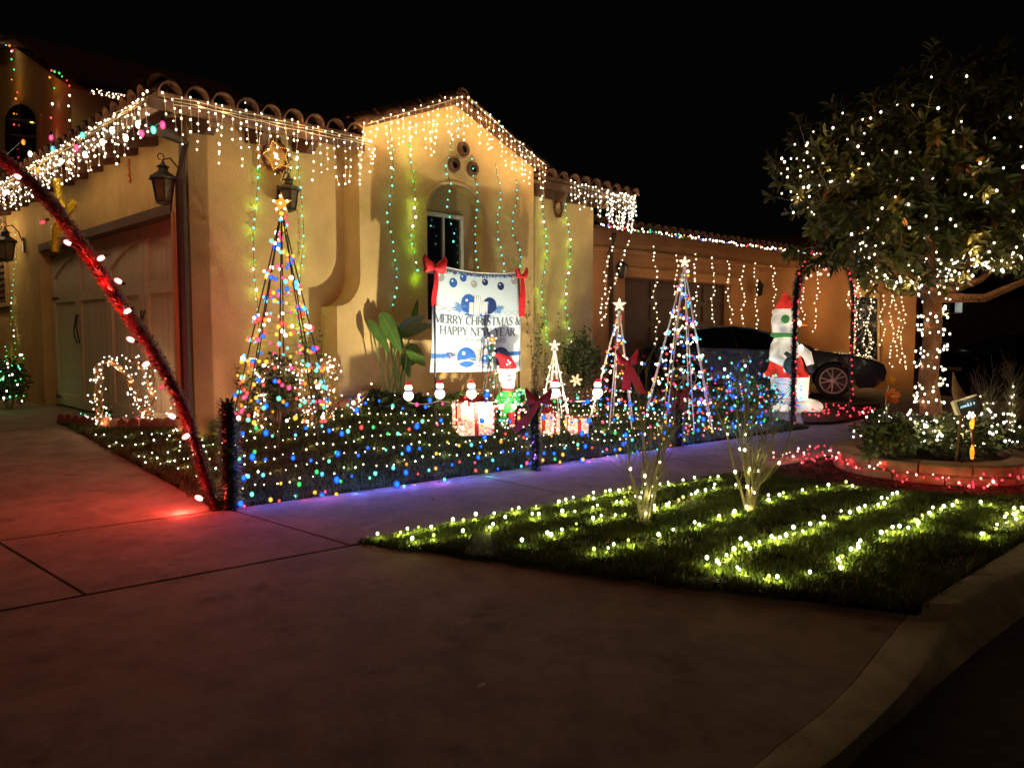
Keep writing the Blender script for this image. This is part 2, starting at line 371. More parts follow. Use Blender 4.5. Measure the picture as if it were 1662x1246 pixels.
# sidewalk slabs
sw = bpy.data.objects.new('sidewalk', None); col.objects.link(sw); tag(sw, 'pale concrete sidewalk between the two lawns', kind='structure')
GAP = .011
GN = .016
def s_of(px, py, f=gz): p_ = G(px, py, f); return sn(p_.x, p_.y)
_a0, _a1 = s_of(380, 832)[0], s_of(560, 880)[0]; _b0, _b1 = s_of(0, 893)[0], s_of(140, 968)[0]
far_e = [-13, -9.2, -6.6, _b0 - 1.9, _b0, _a0, 2.45, 4.75, 7.0, 9.2, 11.5, 14, 18]; near_e = [-13, -9.2, -6.4, _b1 - 1.9, _b1, _a1, 2.45 + (_a1 - _a0) * .6, 4.75 + (_a1 - _a0) * .3, 7.0, 9.2, 11.5, 14, 18]
for i in range(len(far_e) - 1):
    def f(u, v, i=i):
        a = near_e[i] + (far_e[i] - near_e[i]) * v + GAP; b = near_e[i + 1] + (far_e[i + 1] - near_e[i + 1]) * v - GAP
        s_ = a + (b - a) * u; n = -1.5 + GN + (1.5 - 2 * GN) * v; x, y = xy(s_, n); return (x, y, gz(x, y))
    grid_sheet('slab', f, 2, 2, 'concrete', sw)
# driveway slabs
dw = bpy.data.objects.new('driveway', None); col.objects.link(dw); tag(dw, 'wide concrete driveway leading to the garage door, lit red', kind='structure')
for a, b in ((-13, -4.4), (-4.4, 1.2)):
    for c, d in ((0, 2.45), (2.45, 4.6), (4.6, 9.5)):
        def f(u, v, a=a, b=b, c=c, d=d):
            s = a + GAP + (b - a - 2 * GAP) * u; n = c + GN + (d - c - 2 * GN) * v; x, y = xy(s, n)
            A = .24; q = min(n / 4.5, 1); return (x, y, .1 + A * q - .004)
        if not (a > -5 and c > 4 and False): grid_sheet('slab', f, 4, 4, 'concrete', dw)
# apron
PKZ = .088
k1 = G(583, 880, zapron); k2 = G(1486, 982, zapron)
lipA = [G(x, y, zapron) for x, y in ((1482, 986), (1432, 1046), (1386, 1105), (1333, 1157), (1262, 1210), (1222, 1244), (1130, 1310))]
q0 = xy(-13, -1.5 - GN); _k = xy(sn(k1.x, k1.y)[0], -1.5 - GN); print('k1 n', sn(k1.x, k1.y), 'near edge', s_of(1220, 767), s_of(352, 832), s_of(1290, 690)); k1 = Vector((_k[0], _k[1], 0))
def zp(x, y): return Vector((x, y, zapron(x, y)))
apron = [zp(*q0), zp(k1.x, k1.y), zp(k2.x, k2.y)] + lipA + [zp(-.6, .3), zp(-3, -1), zp(-9, -2)]
poly_sheet('driveway_apron', apron, M['concrete'])['label'] = 'broad concrete driveway apron in the dark foreground'
# kerb and gutter lip
lipB = [(1556, 987), (1541, 1009), (1510, 1064), (1463, 1123), (1417, 1170), (1355, 1226), (1240, 1300)]
lipC = [(1584, 1056), (1560, 1078), (1512, 1117), (1462, 1165), (1418, 1198), (1367, 1250), (1250, 1325)]
inner = [G(x, y, zflat(PKZ)) for x, y in ((1830, 775), (1662, 878), (1575, 932), (1495, 980))]
outer = [G(x, y, zflat(PKZ)) for x, y in ((1905, 800), (1745, 900), (1640, 932), (1556, 980))]
foot = [G(x, y, zflat(-.07)) for x, y in ((1930, 850), (1790, 945), (1660, 1000), (1584, 1056))]
for L_ in (inner, outer, foot):
    d_ = (L_[0] - L_[1]).normalized() * 3.2; L_.insert(0, L_[0] + d_); L_.insert(0, L_[0] + d_)
def kseg(ai, bi, ci, name='kerb_stone'):
    mb = MB(); n = len(ai); vs = []
    low = lambda p, z=-.2: Vector((p.x, p.y, z))
    for a, b, c in zip(ai, bi, ci): vs += [low(a), a, b.lerp(a, .12), b.lerp(c, .08), c, low(c)]
    fs = [(i * 6 + j, (i + 1) * 6 + j, (i + 1) * 6 + j + 1, i * 6 + j + 1) for i in range(n - 1) for j in range(5)]
    fs += [tuple(range(6)), tuple((n - 1) * 6 + j for j in range(5, -1, -1))]
    mb.add(vs, fs, 'kerbm'); return mb
kb = bpy.data.objects.new('kerb', None); col.objects.link(kb); tag(kb, 'worn concrete kerb curving down to the driveway lip', kind='structure')
def lerp3(L, i, q): return L[i].lerp(L[i + 1], q)
def gapd(L, i): return [lerp3(L, i, .02), lerp3(L, i, .5), lerp3(L, i, .98)]
for i in range(5): kseg(gapd(inner, i), gapd(outer, i), gapd(foot, i)).build('kerb_stone', kb, clean=True)
A_ = [p + UP * .0 for p in lipA]; B_ = [G(x, y, zapron) for x, y in lipB]; C_ = [G(x, y, zflat(-.068)) for x, y in lipC]
inx = [(a + (b - a) * .02) for a, b in zip(A_, B_)]
kseg(inx, B_, C_).build('kerb_stone', kb, clean=True)
# parkway soil + mulch
pk_pts = [(584, 880), (1000, 802), (1235, 762), (1400, 728), (1560, 700), (1760, 668), (1990, 700), (1836, 772), (1665, 874), (1572, 930), (1488, 980)]
parkP = [G(x, y, zflat(PKZ)) for x, y in pk_pts]; _e = (inner[1] - inner[2]).normalized() * 6.4; parkP[6:8] = [parkP[6], parkP[6] + _e, Vector((inner[0].x, inner[0].y, PKZ)), parkP[7]]
poly_sheet('parkway_soil', parkP, M['lawnsoil'])['label'] = 'dark soil under the parkway grass'
mul_pts = [(1240, 764), (1330, 747), (1400, 733), (1560, 706), (1700, 690), (1800, 760), (1700, 803), (1640, 806), (1500, 800), (1380, 792), (1290, 776)]
mulP = [G(x, y, zflat(PKZ + .012)) for x, y in mul_pts]
poly_sheet('mulch_bed', mulP, M['mulch'], drop=.02)['label'] = 'reddish mulch around the round tree planter'
# yard lawn and flower bed
bord = [(96, 688, 9.55), (130, 692, 9.3), (200, 699, 8.75), (330, 699, 8.3), (450, 680, 8.2), (550, 668, 8.45), (650, 664, 9.1), (800, 662, 9.9), (950, 657, 11.2)]
BD = [P(*b) for b in bord]
BD += [Vector((*xy(6.9, 2.6), 0)), Vector((*xy(7.8, 2.5), 0)), Vector((*xy(8.45, 2.0), 0))]
front = [(-.02 + s) for s in np.linspace(0, 9.6, len(BD))]
FRS = np.interp(np.linspace(0, 1, len(BD)), np.linspace(0, 1, len(BD)), front)
FRS = [0.0, .0, .0, .35, 1.1, 1.95, 2.9, 4.3, 5.7, 6.8, 7.7, 8.45]
def poly_at(L, u):
    q = u * (len(L) - 1); i = min(int(q), len(L) - 2); f = q - i
    return L[i] * (1 - f) + L[i + 1] * f
def lawnf(u, v):
    b = poly_at(BD, u); s = float(np.interp(u * (len(FRS) - 1), range(len(FRS)), FRS)); fx, fy = xy(s, .01)
    if u * (len(FRS) - 1) < 3: # the left side runs along the driveway edge
        pass
    x = fx + (b.x - fx) * v; y = fy + (b.y - fy) * v; return (x, y, gz(x, y) + .02)
grid_sheet('lawn_soil', lawnf, 60, 14, 'lawnsoil')['label'] = 'dark soil under the front lawn grass'
WB = [FL(t, .02, 0) for t in (3.1, 2.8, 2.0, .6)] + [FR(t, .03, 0) for t in (.3, 1.2, 2.6, 4.4, 6.6)] + [Vector((*xy(7.2, 4.2), 0)), Vector((*xy(8.0, 3.8), 0)), Vector((*xy(8.45, 3.4), 0))]
def bedf(u, v):
    a = poly_at(BD, u); b = poly_at(WB, u); x = a.x + (b.x - a.x) * v; y = a.y + (b.y - a.y) * v
    return (x, y, gz(x, y) + .035 + .02 * noise.noise(Vector((x * 3, y * 3, 0))))
grid_sheet('flower_bed', bedf, 60, 8, 'soil')['label'] = 'dark planting bed along the house wall'
yard = grid_sheet('yard_ground', lambda u, v: (xy(-14 + 60 * u, 2.3 + 45 * v)[0], xy(-14 + 60 * u, 2.3 + 45 * v)[1], .02 if False else .03), 4, 4, 'soil'); yard['label'] = 'dark ground behind and between the houses'
ndw = bpy.data.objects.new('neighbour_driveway', None); col.objects.link(ndw); tag(ndw, 'dark concrete driveway under the parked car', kind='structure')
for a, b in ((8.47, 10.4), (10.4, 12.9), (12.9, 15.4)):
    for c, d in ((0, 3), (3, 6.2)):
        def f(u, v, a=a, b=b, c=c, d=d):
            s = a + GAP + (b - a - 2 * GAP) * u; n = c + GAP + (d - c - 2 * GAP) * v; x, y = xy(s, n); return (x, y, gz(x, y) - .004)
        grid_sheet('slab', f, 3, 3, 'concrete', ndw)
# =============================================================== HOUSE
house = thing('house', C0 + UP * ZF, 'tan stucco house with clay tile roof, garage door and arched window', 'house')
def wallpoly(pts, off, m='stucco', name='wall', parent=house):
    mb = MB(); mb.prism(pts, off, m); return mb.build(name, parent, smooth=False, clean=True)
# front wall (long side), back at o=-.2
TEND = tR(WR(962, 500))
wallpoly([FR(0, 0, 0), FR(TEND, 0, 0), FR(TEND, 0, ZE + .13), FR(0, 0, ZE + .13)], nR * -.2)
# bump-out with flared foot
OB = .34
tl, trr = tR(WR(583, 300, OB)), tR(WR(866, 300, OB)); ta = (tl + trr) / 2; tfl = tR(WR(547, 520, OB))
zc = WR(583, 447, OB).z; zc2 = WR(547, 497, OB).z
ZB, ZA = 3.86, 4.44
winc = [WR(693, 336, OB), WR(745, 342, OB)]; zwin = winc[0].z; zsill = 1.55
tw0, tw1 = tR(winc[0]), tR(WR(783, 340, OB))
rad = (tw1 - tw0) / 2; zar = WR(740, 297, OB).z; arc = [(ta_, za_) for ta_, za_ in [((tw0 + tw1) / 2 - rad * math.cos(a), zwin - .02 + (zar - zwin) * math.sin(a)) for a in np.linspace(0, math.pi, 13)]]
flare = [(tl - (tl - tfl) * (1 - math.cos(a)), zc - (zc - zc2) * math.sin(a)) for a in np.linspace(0, math.pi / 2, 7)]
# left of the window, right of it, above and below, as pieces of one wall joined edge to edge
mb = MB()
def wp(tz, off=-OB): mb.prism([FR(t, OB, z) for t, z in tz], nR * off, 'stucco')
def ztop(t): return ZB + (ZA - ZB) * (1 - abs(t - ta) / (ta - tl))
left = [(tfl, 0), (tw0, 0), (tw0, zwin - .02), (tw0, ztop(tw0)), (tl, ztop(tl)), (tl, zc)] + [(t, z) for t, z in flare[1:]]
wp(left); wp([(tw0, 0), (tw1, 0), (tw1, zsill), (tw0, zsill)])
wp([(tw1, 0), (trr, 0), (trr, ztop(trr)), (tw1, ztop(tw1)), (tw1, zwin - .02)])
hf = len(arc) // 2
wp([(t, z) for t, z in arc[:hf + 1]] + [(arc[hf][0], ztop(arc[hf][0])), (tw0, ztop(tw0))])
wp([(t, z) for t, z in arc[hf:]] + [(tw1, ztop(tw1))] + ([(ta, ZA)] if arc[hf][0] < ta else []) + [(arc[hf][0], ztop(arc[hf][0]))])
mb.build('gable_wall', house, smooth=False)
# arched recess back
mb = MB(); mb.prism([FR(tw0 - .02, OB - .15, zsill - .05), FR(tw1 + .02, OB - .15, zsill - .05), FR(tw1 + .02, OB - .15, zar + .05), FR(tw0 - .02, OB - .15, zar + .05)], nR * -.05, 'stucco_trim'); mb.build('niche_back', house, smooth=False)
# thin arch band
mb = MB(); band = []
for (t, z) in arc: band.append((t, z))
bi = [FR(t, OB + .015, z) for t, z in band]; bo = [FR((tw0 + tw1) / 2 + (t - (tw0 + tw1) / 2) * 1.09, OB + .015, zwin - .02 + (z - zwin + .02) * 1.1) for t, z in band]
for i in range(len(bi) - 1): mb.prism([bi[i], bi[i + 1], bo[i + 1], bo[i]], nR * -.03, 'stucco_trim')
mb.build('arch_trim', house, smooth=False)
# window in niche
wn = MB(); tw2 = tR(WR(748, 340, OB - .15)); o1 = OB - .13; t0, t1, z0, z1 = tw0 + .02, tw2, 1.62, zwin - .03
def bar(mb, t0, t1, z0, z1, o, d, m): mb.box(FR((t0 + t1) / 2, o, (z0 + z1) / 2), (abs(t1 - t0) / 2, d, abs(z1 - z0) / 2), m, (u2, nR, UP))
zm = z0 + (z1 - z0) * .45
for a in ((t0, t1, z1 - .05, z1), (t0, t1, z0, z0 + .05), (t0, t0 + .045, z0, z1), (t1 - .045, t1, z0, z1)): bar(wn, *a, o1, .03, 'whiteframe')
win = wn.build('window', house, smooth=False)
g = MB(); bar(g, t0, t1, z0, z1, o1 - .005, .004, 'glassdark'); g.build('pane', win, smooth=False)
g = MB(); bar(g, (t0 + t1) / 2 - .012, (t0 + t1) / 2 + .012, zm + .05, z1 - .05, o1 + .01, .02, 'whiteframe'); g.build('mullion', win, smooth=False)
g = MB(); bar(g, t0 + .045, t1 - .045, zm, zm + .05, o1 + .012, .022, 'whiteframe'); g.build('meeting_rail', win, smooth=False)
# three clay pipe vents
for (x, y) in ((750, 243), (735, 268), (765, 275)):
    p = WR(x, y, OB); mb = MB()
    ax = nR; n = 20; X, Y_, Z_ = frame(ax)
    for r0, r1, h0, h1, m in ((.052, .088, .055, .055, 'tile'), (.088, .088, .055, .0, 'tile'), (.052, .052, .055, .005, 'wood'), (.052, 0, .006, .006, 'black')):
        mb.lathe([(r0, h0), (r1, h1)], p, m, n, ax)
    mb.build('pipe_vent', house)
    mb = MB(); mb.lathe([(.09, .004), (.105, .012), (.125, .012), (.13, .0)], p, 'stucco_trim', 24, ax); mb.build('vent_ring', house)
# garage-door wall
dl, dr = tL(WL(68, 500)), tL(WL(284, 500)); zd = ZF + 2.44; TL = 13.0
for pts in ([(0, 0), (dr, 0), (dr, zd), (0, zd)], [(dl, 0), (TL, 0), (TL, ZE + .13), (dl, ZE + .13)], [(0, zd), (dl, zd), (dl, ZE + .13), (0, ZE + .13)]):
    wallpoly([FL(t, 0, z) for t, z in pts], nL * -.2)
# small inner trim either side of the door opening
for t in (dr + .0, dl - .0):
    mb = MB(); s = -1 if t == dl else 1; mb.box(FL(t - s * .03, -.1, (zd) / 2), (.03, .115, zd / 2 - .001), 'wood' if s == 9 else 'stucco_trim', (u1, nL, UP)); mb.build('door_jamb', house, smooth=False)
mb = MB(); mb.box(FL((dl + dr) / 2, -.07, zd + .04), ((dl - dr) / 2 - .002, .09, .055), 'wood', (u1, nL, UP)); mb.build('door_lintel', house, smooth=False)
# carriage garage door: planks, rails, stiles, hardware
gd = MB(); gd.box(FL((dl + dr) / 2, -.22, (ZF + zd) / 2), ((dl - dr) / 2, .02, (zd - ZF) / 2), 'garage', (u1, nL, UP)); gdo = gd.build('garage_door', house, smooth=False)
npk = 34; pw = (dl - dr - .1) / npk
pm = MB(); pm.box((0, 0, 0), (pw / 2 - .006, .012, (zd - ZF) / 2 - .03), 'garage', (u1, nL, UP)); me0 = pm.build('plank', gdo, smooth=False)
for i in range(npk):
    c = FL(dr + .05 + pw * (i + .5), -.19 + U(-.002, .002), (ZF + zd) / 2)
    mx = Matrix.Translation(c)
    if i == 0: me0.matrix_basis = mx
    else: share(me0, 'plank', gdo, mx)
LW = (dl - dr) / 4
def gbar(t0, t1, z0, z1, name='rail', o=-.165): b = MB(); b.box(FL((t0 + t1) / 2, o, (z0 + z1) / 2), (abs(t1 - t0) / 2, .014, abs(z1 - z0) / 2), 'garage', (u1, nL, UP)); b.build(name, gdo, smooth=False)
for k in range(4):
    a = dr + LW * k + .012; b = a + LW - .024
    for z0, z1 in ((ZF + .02, ZF + .2), (ZF + 1.62, ZF + 1.76), (zd - .16, zd - .01)): gbar(a + .12, b - .12, z0, z1)
    gbar(a, a + .12, ZF + .02, zd - .01, 'stile'); gbar(b - .12, b, ZF + .02, zd - .01, 'stile')
    # arched head: corner fillers
    mid = k < 2
    cc = dr + LW * (1 if k < 2 else 3)
    pts = []
    for i in range(9):
        t = a + .12 + (b - a - .24) * i / 8; q = abs(t - cc) / LW; pts.append((t, zd - .16 - .34 * q * q))
    h = MB(); h.prism([FL(t, -.151, z) for t, z in pts] + [FL(b - .12, -.151, zd - .155), FL(a + .12, -.151, zd - .155)], nL * -.028, 'garage'); h.build('arched_rail', gdo, smooth=False)
for t in (dr + .25, dr + 2 * LW - .3 if False else dl - .25):
    for z in (ZF + .14, ZF + 1.69, zd - .1):
        h = MB(); s = 1 if t < dl - 1 else -1; h.prism([FL(t - s * .2, -.146, z - .03), FL(t + s * .12, -.146, z - .008), FL(t + s * .16, -.146, z), FL(t + s * .12, -.146, z + .008), FL(t - s * .2, -.146, z + .03)], nL * .008, 'black'); h.build('strap_hinge', gdo, smooth=False)
for tc in (dr + LW, dr + 3 * LW):
    for s in (-1, 1):
        h = MB(); pts = [FL(tc + s * (.06 + .03 * math.sin(i / 8 * math.pi * 2)), -.135 + .03 * math.sin(i / 8 * math.pi), ZF + 1.0 + .42 * i / 8) for i in range(9)]; h.tube(pts, .011, 'black', 6); h.build('handle', gdo)
# rafter tails and eave boards
PIT = math.tan(math.radians(15)); OV = .45
def rafter(FN, t, n, zz=ZE):
    mb = MB(); ax = (u2 if n is nR else u1)
    pf = [(-.02, 0.0), (OV - .05, -.0 - OV * PIT * .6), (OV - .05, -.1 - OV * PIT * .6), (.3, -.16 - .3 * PIT), (-.02, -.17)]
    mb.prism([FN(t - .045, o, zz + z + .04) for o, z in pf], ax * .09, 'wood'); mb.build('rafter_tail', house, smooth=False)
for i in range(16): rafter(FL, .2 + i * .62, nL)
for t in [.1 + .56 * i for i in range(4)] + [trr + .15 + .5 * i for i in range(5)]:
    if t < 1.65 or t > trr + .1: rafter(FR, t, nR)
# roof: deck + barrel tiles
roof = MB()
RR = 4.2
def RP(t, o): return FR(t, o, ZE + .03 + (OV - o) * PIT)
def LPp(t, o): return FL(t, o, ZE + .03 + (OV - o) * PIT)
hipp = C0 + (-nR - nL) * RR * 0
cornr = C0 + nR * OV + nL * OV + UP * (ZE + .03)
def hip(k): return C0 - nR * k - nL * k + UP * (ZE + .03 + (OV + k) * PIT)
roof.prism([cornr, RP(tl - .02, OV), RP(tl - .02, .3), hip(-.3)], (0, 0, .05), 'tile')
roof.prism([RP(trr + .02, OV), RP(TEND + .55, OV), RP(TEND + .55, .3), RP(trr + .02, .3)], (0, 0, .05), 'tile')
roof.prism([hip(-.3), RP(TEND + .55, .3), RP(TEND + .55, -RR), hip(RR)], (0, 0, .05), 'tile')
roof.prism([FL(TL, OV, ZE + .03), cornr, hip(RR), FL(TL, -RR, ZE + .03 + (OV + RR) * PIT)], (0, 0, .05), 'tile')
roofo = roof.build('roof', house, smooth=False)
mb = MB(); mb.box(FR(tl / 2 - .25, OV - .03, ZE - .035), ((tl + .55) / 2, .012, .05), 'wood', (u2, nR, UP)); mb.build('fascia_board', house, smooth=False)
mb = MB(); mb.box(FR((trr + TEND + .6) / 2, OV - .03, ZE - .035), ((TEND + .5 - trr) / 2, .012, .05), 'wood', (u2, nR, UP)); mb.build('fascia_board', house, smooth=False)
mb = MB(); mb.box(FL(TL / 2 - .2, OV - .03, ZE - .035), ((TL + .4) / 2, .012, .05), 'wood', (u1, nL, UP)); mb.build('fascia_board', house, smooth=False)
tm = MB(); TW = .115
vs = []; fs = []; nn = 8
for j, (yy, rr) in enumerate(((0, TW), (.42, TW * .86))):
    for side in (1, .86):
        for i in range(nn + 1): a = math.pi * i / nn; vs.append((rr * side * math.cos(a), yy, rr * side * math.sin(a) * 1.05))
k = nn + 1
for i in range(nn): fs += [(i, i + 1, 2 * k + i + 1, 2 * k + i), (k + i + 1, k + i, 3 * k + i, 3 * k + i + 1), (i + 1, i, k + i, k + i + 1)]
tm.add(vs, fs, 'tile'); tile0 = tm.build('roof_tile', roofo)
_first = [True]
def tile_at(p, along_, upslope, parent=roofo):
    X = along_.normalized(); Y = upslope.normalized(); Z = X.cross(Y)
    if Z.z < 0: X = -X; Z = X.cross(Y)
    mx = Matrix(((X.x, Y.x, Z.x, p.x), (X.y, Y.y, Z.y, p.y), (X.z, Y.z, Z.z, p.z), (0, 0, 0, 1)))
    mx = mx @ Matrix.Rotation(U(-.05, .05), 4, 'Z') @ Matrix.Scale(U(.93, 1.07), 4)
    if _first[0] and parent is roofo: tile0.matrix_basis = mx; _first[0] = False
    else: share(tile0, 'roof_tile', parent, mx)
upR = (-nR + UP * PIT); upL = (-nL + UP * PIT)
t = -OV + .1
while t < TEND + .5:
    if not (tl + .02 < t < trr - .02):
        for r_ in range(2): tile_at(RP(t, OV + .05 - r_ * .36) + UP * (.045 + r_ * .01), u2, upR)
    t += .255
t = -OV + .25
while t < 11:
    for r_ in range(2 if t < 7 else 1): tile_at(LPp(t, OV + .05 - r_ * .36) + UP * (.045 + r_ * .01), u1, upL)
    t += .255
for k in range(9): tile_at(hip(-OV + .02 + .36 * k) + UP * .1, (u2 - u1 * -1).normalized() if False else Vector((1, 0, 0)), Vector((0, 1, PIT * S2 * 1.0)).normalized())
# gable roof over the bump-out
for s in (-1, 1):
    te = (tl - .14) if s < 0 else (trr + .14)
    sl_ = (ZA - ZB) / (ta - tl); zeg = ZB - sl_ * .14
    mb = MB(); mb.prism([FR(te, OB + .12, zeg + .005), FR(ta, OB + .12, ZA + .005), FR(ta, -1.8, ZA + .005), FR(te, -1.8, zeg + .005)], (0, 0, .06), 'tile'); gr = mb.build('gable_roof', house, smooth=False)
    L = abs(ta - te); nt_ = 5
    for k in range(nt_):
        q = (k - .02) / nt_; t = te + (ta - te) * q; d = (u2 * (1 if s < 0 else -1) + UP * sl_)
        tile_at(FR(t, OB + .06, zeg + .06 + (ZA - zeg) * q + .012 * k * 0), nR, d, gr)
    for k in range(1, 5):
        for j in range(2):
            tile_at(FR(te, OB - .2 - .26 * (k - 1), zeg + .06) + (u2 * (1 if s < 0 else -1) + UP * sl_) * (.36 * j), nR, (u2 * (1 if s < 0 else -1) + UP * sl_), gr)
for k in range(4): tile_at(FR(ta, OB + .16 - .34 * k, ZA + .06), u2, -nR, roofo)
# downspout with gooseneck at the corner
mb = MB(); p0 = P(270, 218, 7.45); p1 = P(300, 236, 7.62); p2 = FL(.16, .06, 0)
pts = [P(262, 214, 7.35), P(278, 220, 7.5), P(298, 232, 7.72), FR(-.02, .02, 3.05) + nL * .07, FR(-.02, .02, 2.6) + nL * .07, FR(-.02, .02, .3) + nL * .07]
mb.tube(pts, .055, 'gutter', 8); mb.build('downspout', house)
# upper storey, set back
upper = thing('upper_storey', P(60, 300, 15.5), 'taller house wing behind with arched window and sloping roof', 'house wing')
PU = P(60, 200, 15.0); 
def WU(px, py, o=0.0): return plane_hit(px, py, PU + nL * o, nL)
mb = MB(); mb.prism([WU(-120, 420), WU(118, 420), WU(116, 143), WU(22, 76), WU(-20, 52), WU(-120, 110)], -nL * .3, 'stucco'); mb.build('wall', upper, smooth=False)
mb = MB(); mb.prism([WU(119, 330), WU(119, 330) + u2 * 4, WU(116, 146) + u2 * 4, WU(116, 146)], u1 * .2, 'stucco'); mb.build('wall', upper, smooth=False)
mb = MB(); a, b = WU(125, 138, .35), WU(24, 64, .35); mb.prism([a, b, b + u2 * 4, a + u2 * 4], UP * .1, 'tile'); mb.prism([WU(23, 64, .35), WU(-140, 150, .35) + UP, WU(-140, 150, .35) + UP + u2 * 4, WU(23, 64, .35) + u2 * 4], UP * .1, 'tile'); mb.build('roof', upper, smooth=False)
acx = [(33, 202)]; mb = MB()
def archpts(x0, x1, yt, yb, ysp, o, n=9): 
    return [WU(x0, yb, o)] + [WU((x0 + x1) / 2 - (x1 - x0) / 2 * math.cos(a), ysp - (ysp - yt) * math.sin(a), o) for a in np.linspace(0, math.pi, n)] + [WU(x1, yb, o)]
mb.prism(archpts(3, 64, 162, 320, 196, .06), -nL * .07, 'stucco_trim'); uw = mb.build('window_frame', upper, smooth=False)
mb = MB(); mb.prism(archpts(8, 57, 169, 320, 199, .08), -nL * .03, 'glassdark'); mb.build('pane', uw, smooth=False)
mb = MB()
for a, b in (((33, 168), (33, 320)), ((8, 193), (57, 197)), ((8, 219), (57, 222))): mb.tube([WU(*a, .09), WU(*b, .09)], .018, 'galv', 4)
mb.build('muntin', uw, smooth=False)
far = thing('rear_wing', P(180, 220, 19), 'low rear wing whose tiled roof carries the net lights', 'house wing')
mb = MB(); q = [P(135, 176, 18), P(182, 183, 19), P(182, 260, 19), P(135, 260, 18)]; mb.prism(q, (-.3, 1, 0), 'stucco'); mb.build('wall', far, smooth=False)
rq = [P(126, 172, 17.5), P(236, 190, 18.5), P(236, 158, 22.5), P(165, 133, 22.5), P(128, 150, 21)]
mb = MB(); mb.prism(rq, (0, 0, -.12), 'tile'); mb.build('roof', far, smooth=False)
# shuttered window by the far left wall
sh = MB(); a, b = WL(-30, 365, .02), WL(14, 497, .02)
def lb(t0, t1, z0, z1, o, d, m, mb): mb.box(FL((t0 + t1) / 2, o, (z0 + z1) / 2), (abs(t1 - t0) / 2, d, abs(z1 - z0) / 2), m, (u1, nL, UP))
ta0, ta1, za0, za1 = tL(b), tL(a), b.z, a.z
for q in ((ta0, ta0 + .07, za0, za1), (ta1 - .07, ta1, za0, za1), (ta0, ta1, za1 - .07, za1), (ta0, ta1, za0, za0 + .07)): lb(*q, .02, .03, 'stucco_trim', sh)
shw = sh.build('shuttered_window', house, smooth=False)
for i in range(14):
    z = za0 + .1 + (za1 - za0 - .2) * i / 13; s_ = MB(); lb(ta0 + .08, ta1 - .08, z - .03, z + .015, .02, .012, 'wood', s_); s_.build('slat', shw, smooth=False)
# ---- wall lanterns
def lantern(p, n, sz, label):
    t = thing('wall_lantern', p, label, 'lantern', 'black iron lanterns on the house walls')
    X = Vector((-n.y, n.x, 0)); mb = MB()
    c = p + n * .22 * sz
    mb.box(p + n * .012, (.05 * sz, .012, .11 * sz), 'black', (X, n, UP)); mb.build('wall_plate', t)
    mb = MB(); mb.tube([p + n * .02 + UP * .05 * sz, p + n * .06 * sz + UP * .18 * sz, p + n * .14 * sz + UP * .27 * sz, p + n * .22 * sz + UP * .24 * sz, c + UP * .16 * sz], .009 * sz, 'black', 6)
    mb.tube([c + n * (.035 * math.cos(a) + .02) * sz + UP * (.27 + .035 * math.sin(a)) * sz for a in np.linspace(-1.5, 3.6, 10)], .006 * sz, 'black', 5); mb.build('scroll_bracket', t)
    mb = MB(); mb.lathe([(.0, .25), (.012, .23), (.02, .2), (.07, .16), (.08, .15), (.05, .15)], c + UP * .0, 'black', 8) if sz == 0 else mb.lathe([(0, .25 * sz), (.015 * sz, .22 * sz), (.03 * sz, .19 * sz), (.075 * sz, .16 * sz), (.05 * sz, .155 * sz), (.06 * sz, .11 * sz), (.16 * sz, .045 * sz), (.165 * sz, .025 * sz), (.1 * sz, .03 * sz)], c, 'black', 6); mb.build('cap', t, ang=25)
    mb = MB()
    for k in range(6):
        a = 2 * math.pi * k / 6; d = Vector((math.cos(a), math.sin(a), 0)); mb.tube([c + d * .125 * sz + UP * .03 * sz, c + d * .085 * sz - UP * .22 * sz], .008 * sz, 'black', 4)
    mb.lathe([(0, -.26 * sz), (.05 * sz, -.245 * sz), (.095 * sz, -.225 * sz), (.095 * sz, -.21 * sz), (0, -.21 * sz)], c, 'black', 6); mb.build('cage', t)
    mb = MB(); mb.lathe([(.118 * sz, .02 * sz), (.08 * sz, -.21 * sz)], c, 'lampglass', 6); mb.build('pane', t, ang=10)
lantern(WL(298, 300, .02), nL, .92, 'black iron lantern beside the downspout, right of garage door')
lantern(WR(455, 316, .02), nR, .85, 'black iron lantern on front wall behind the amber tree star')
lantern(WL(39, 398, .02), nL, 1.15, 'black iron lantern at far left, beside shuttered window')
# hanging ornaments on walls
def starpts(c, X, Y, r1, r2, n=5, a0=math.pi / 2): return [c + X * ((r1 if i % 2 == 0 else r2) * math.cos(a0 + math.pi * i / n)) + Y * ((r1 if i % 2 == 0 else r2) * math.sin(a0 + math.pi * i / n)) for i in range(2 * n)]
def star_solid(mb, c, X, Y, r1, r2, th, m, m2=None):
    pts = starpts(c, X, Y, r1, r2); N = X.cross(Y).normalized() * th; n = len(pts)
    mb.add(pts + [c + N, c - N], [(i, (i + 1) % n, n) for i in range(n)] + [((i + 1) % n, i, n + 1) for i in range(n)], m)
c = WR(447, 254, .08); t = thing('star_wreath', c, 'round red wreath with glowing amber star outline under the eave', 'wreath')
tinsel([c + u2 * .15 * math.cos(a) + UP * .15 * math.sin(a) for a in np.linspace(0, 2 * math.pi, 17)], .06, 380, M['tinsel_r'], parent=t, name='tinsel_ring')
sp = starpts(c + nR * .04, u2, UP, .165, .10, 5, 1.9); bulbs(t, along(sp + [sp[0]], .025), 'y', .0075)
bulbs(t, [jit(c + nR * .03, .03) for _ in range(9)], 'wo', .008, name='centre_bulbs'); lamp(t, c + nR * .1, .8, 'o', .02)
c = WR(906, 338, .06); t = thing('dim_wreath', c, 'small unlit red tinsel wreath between two green light strings', 'wreath')
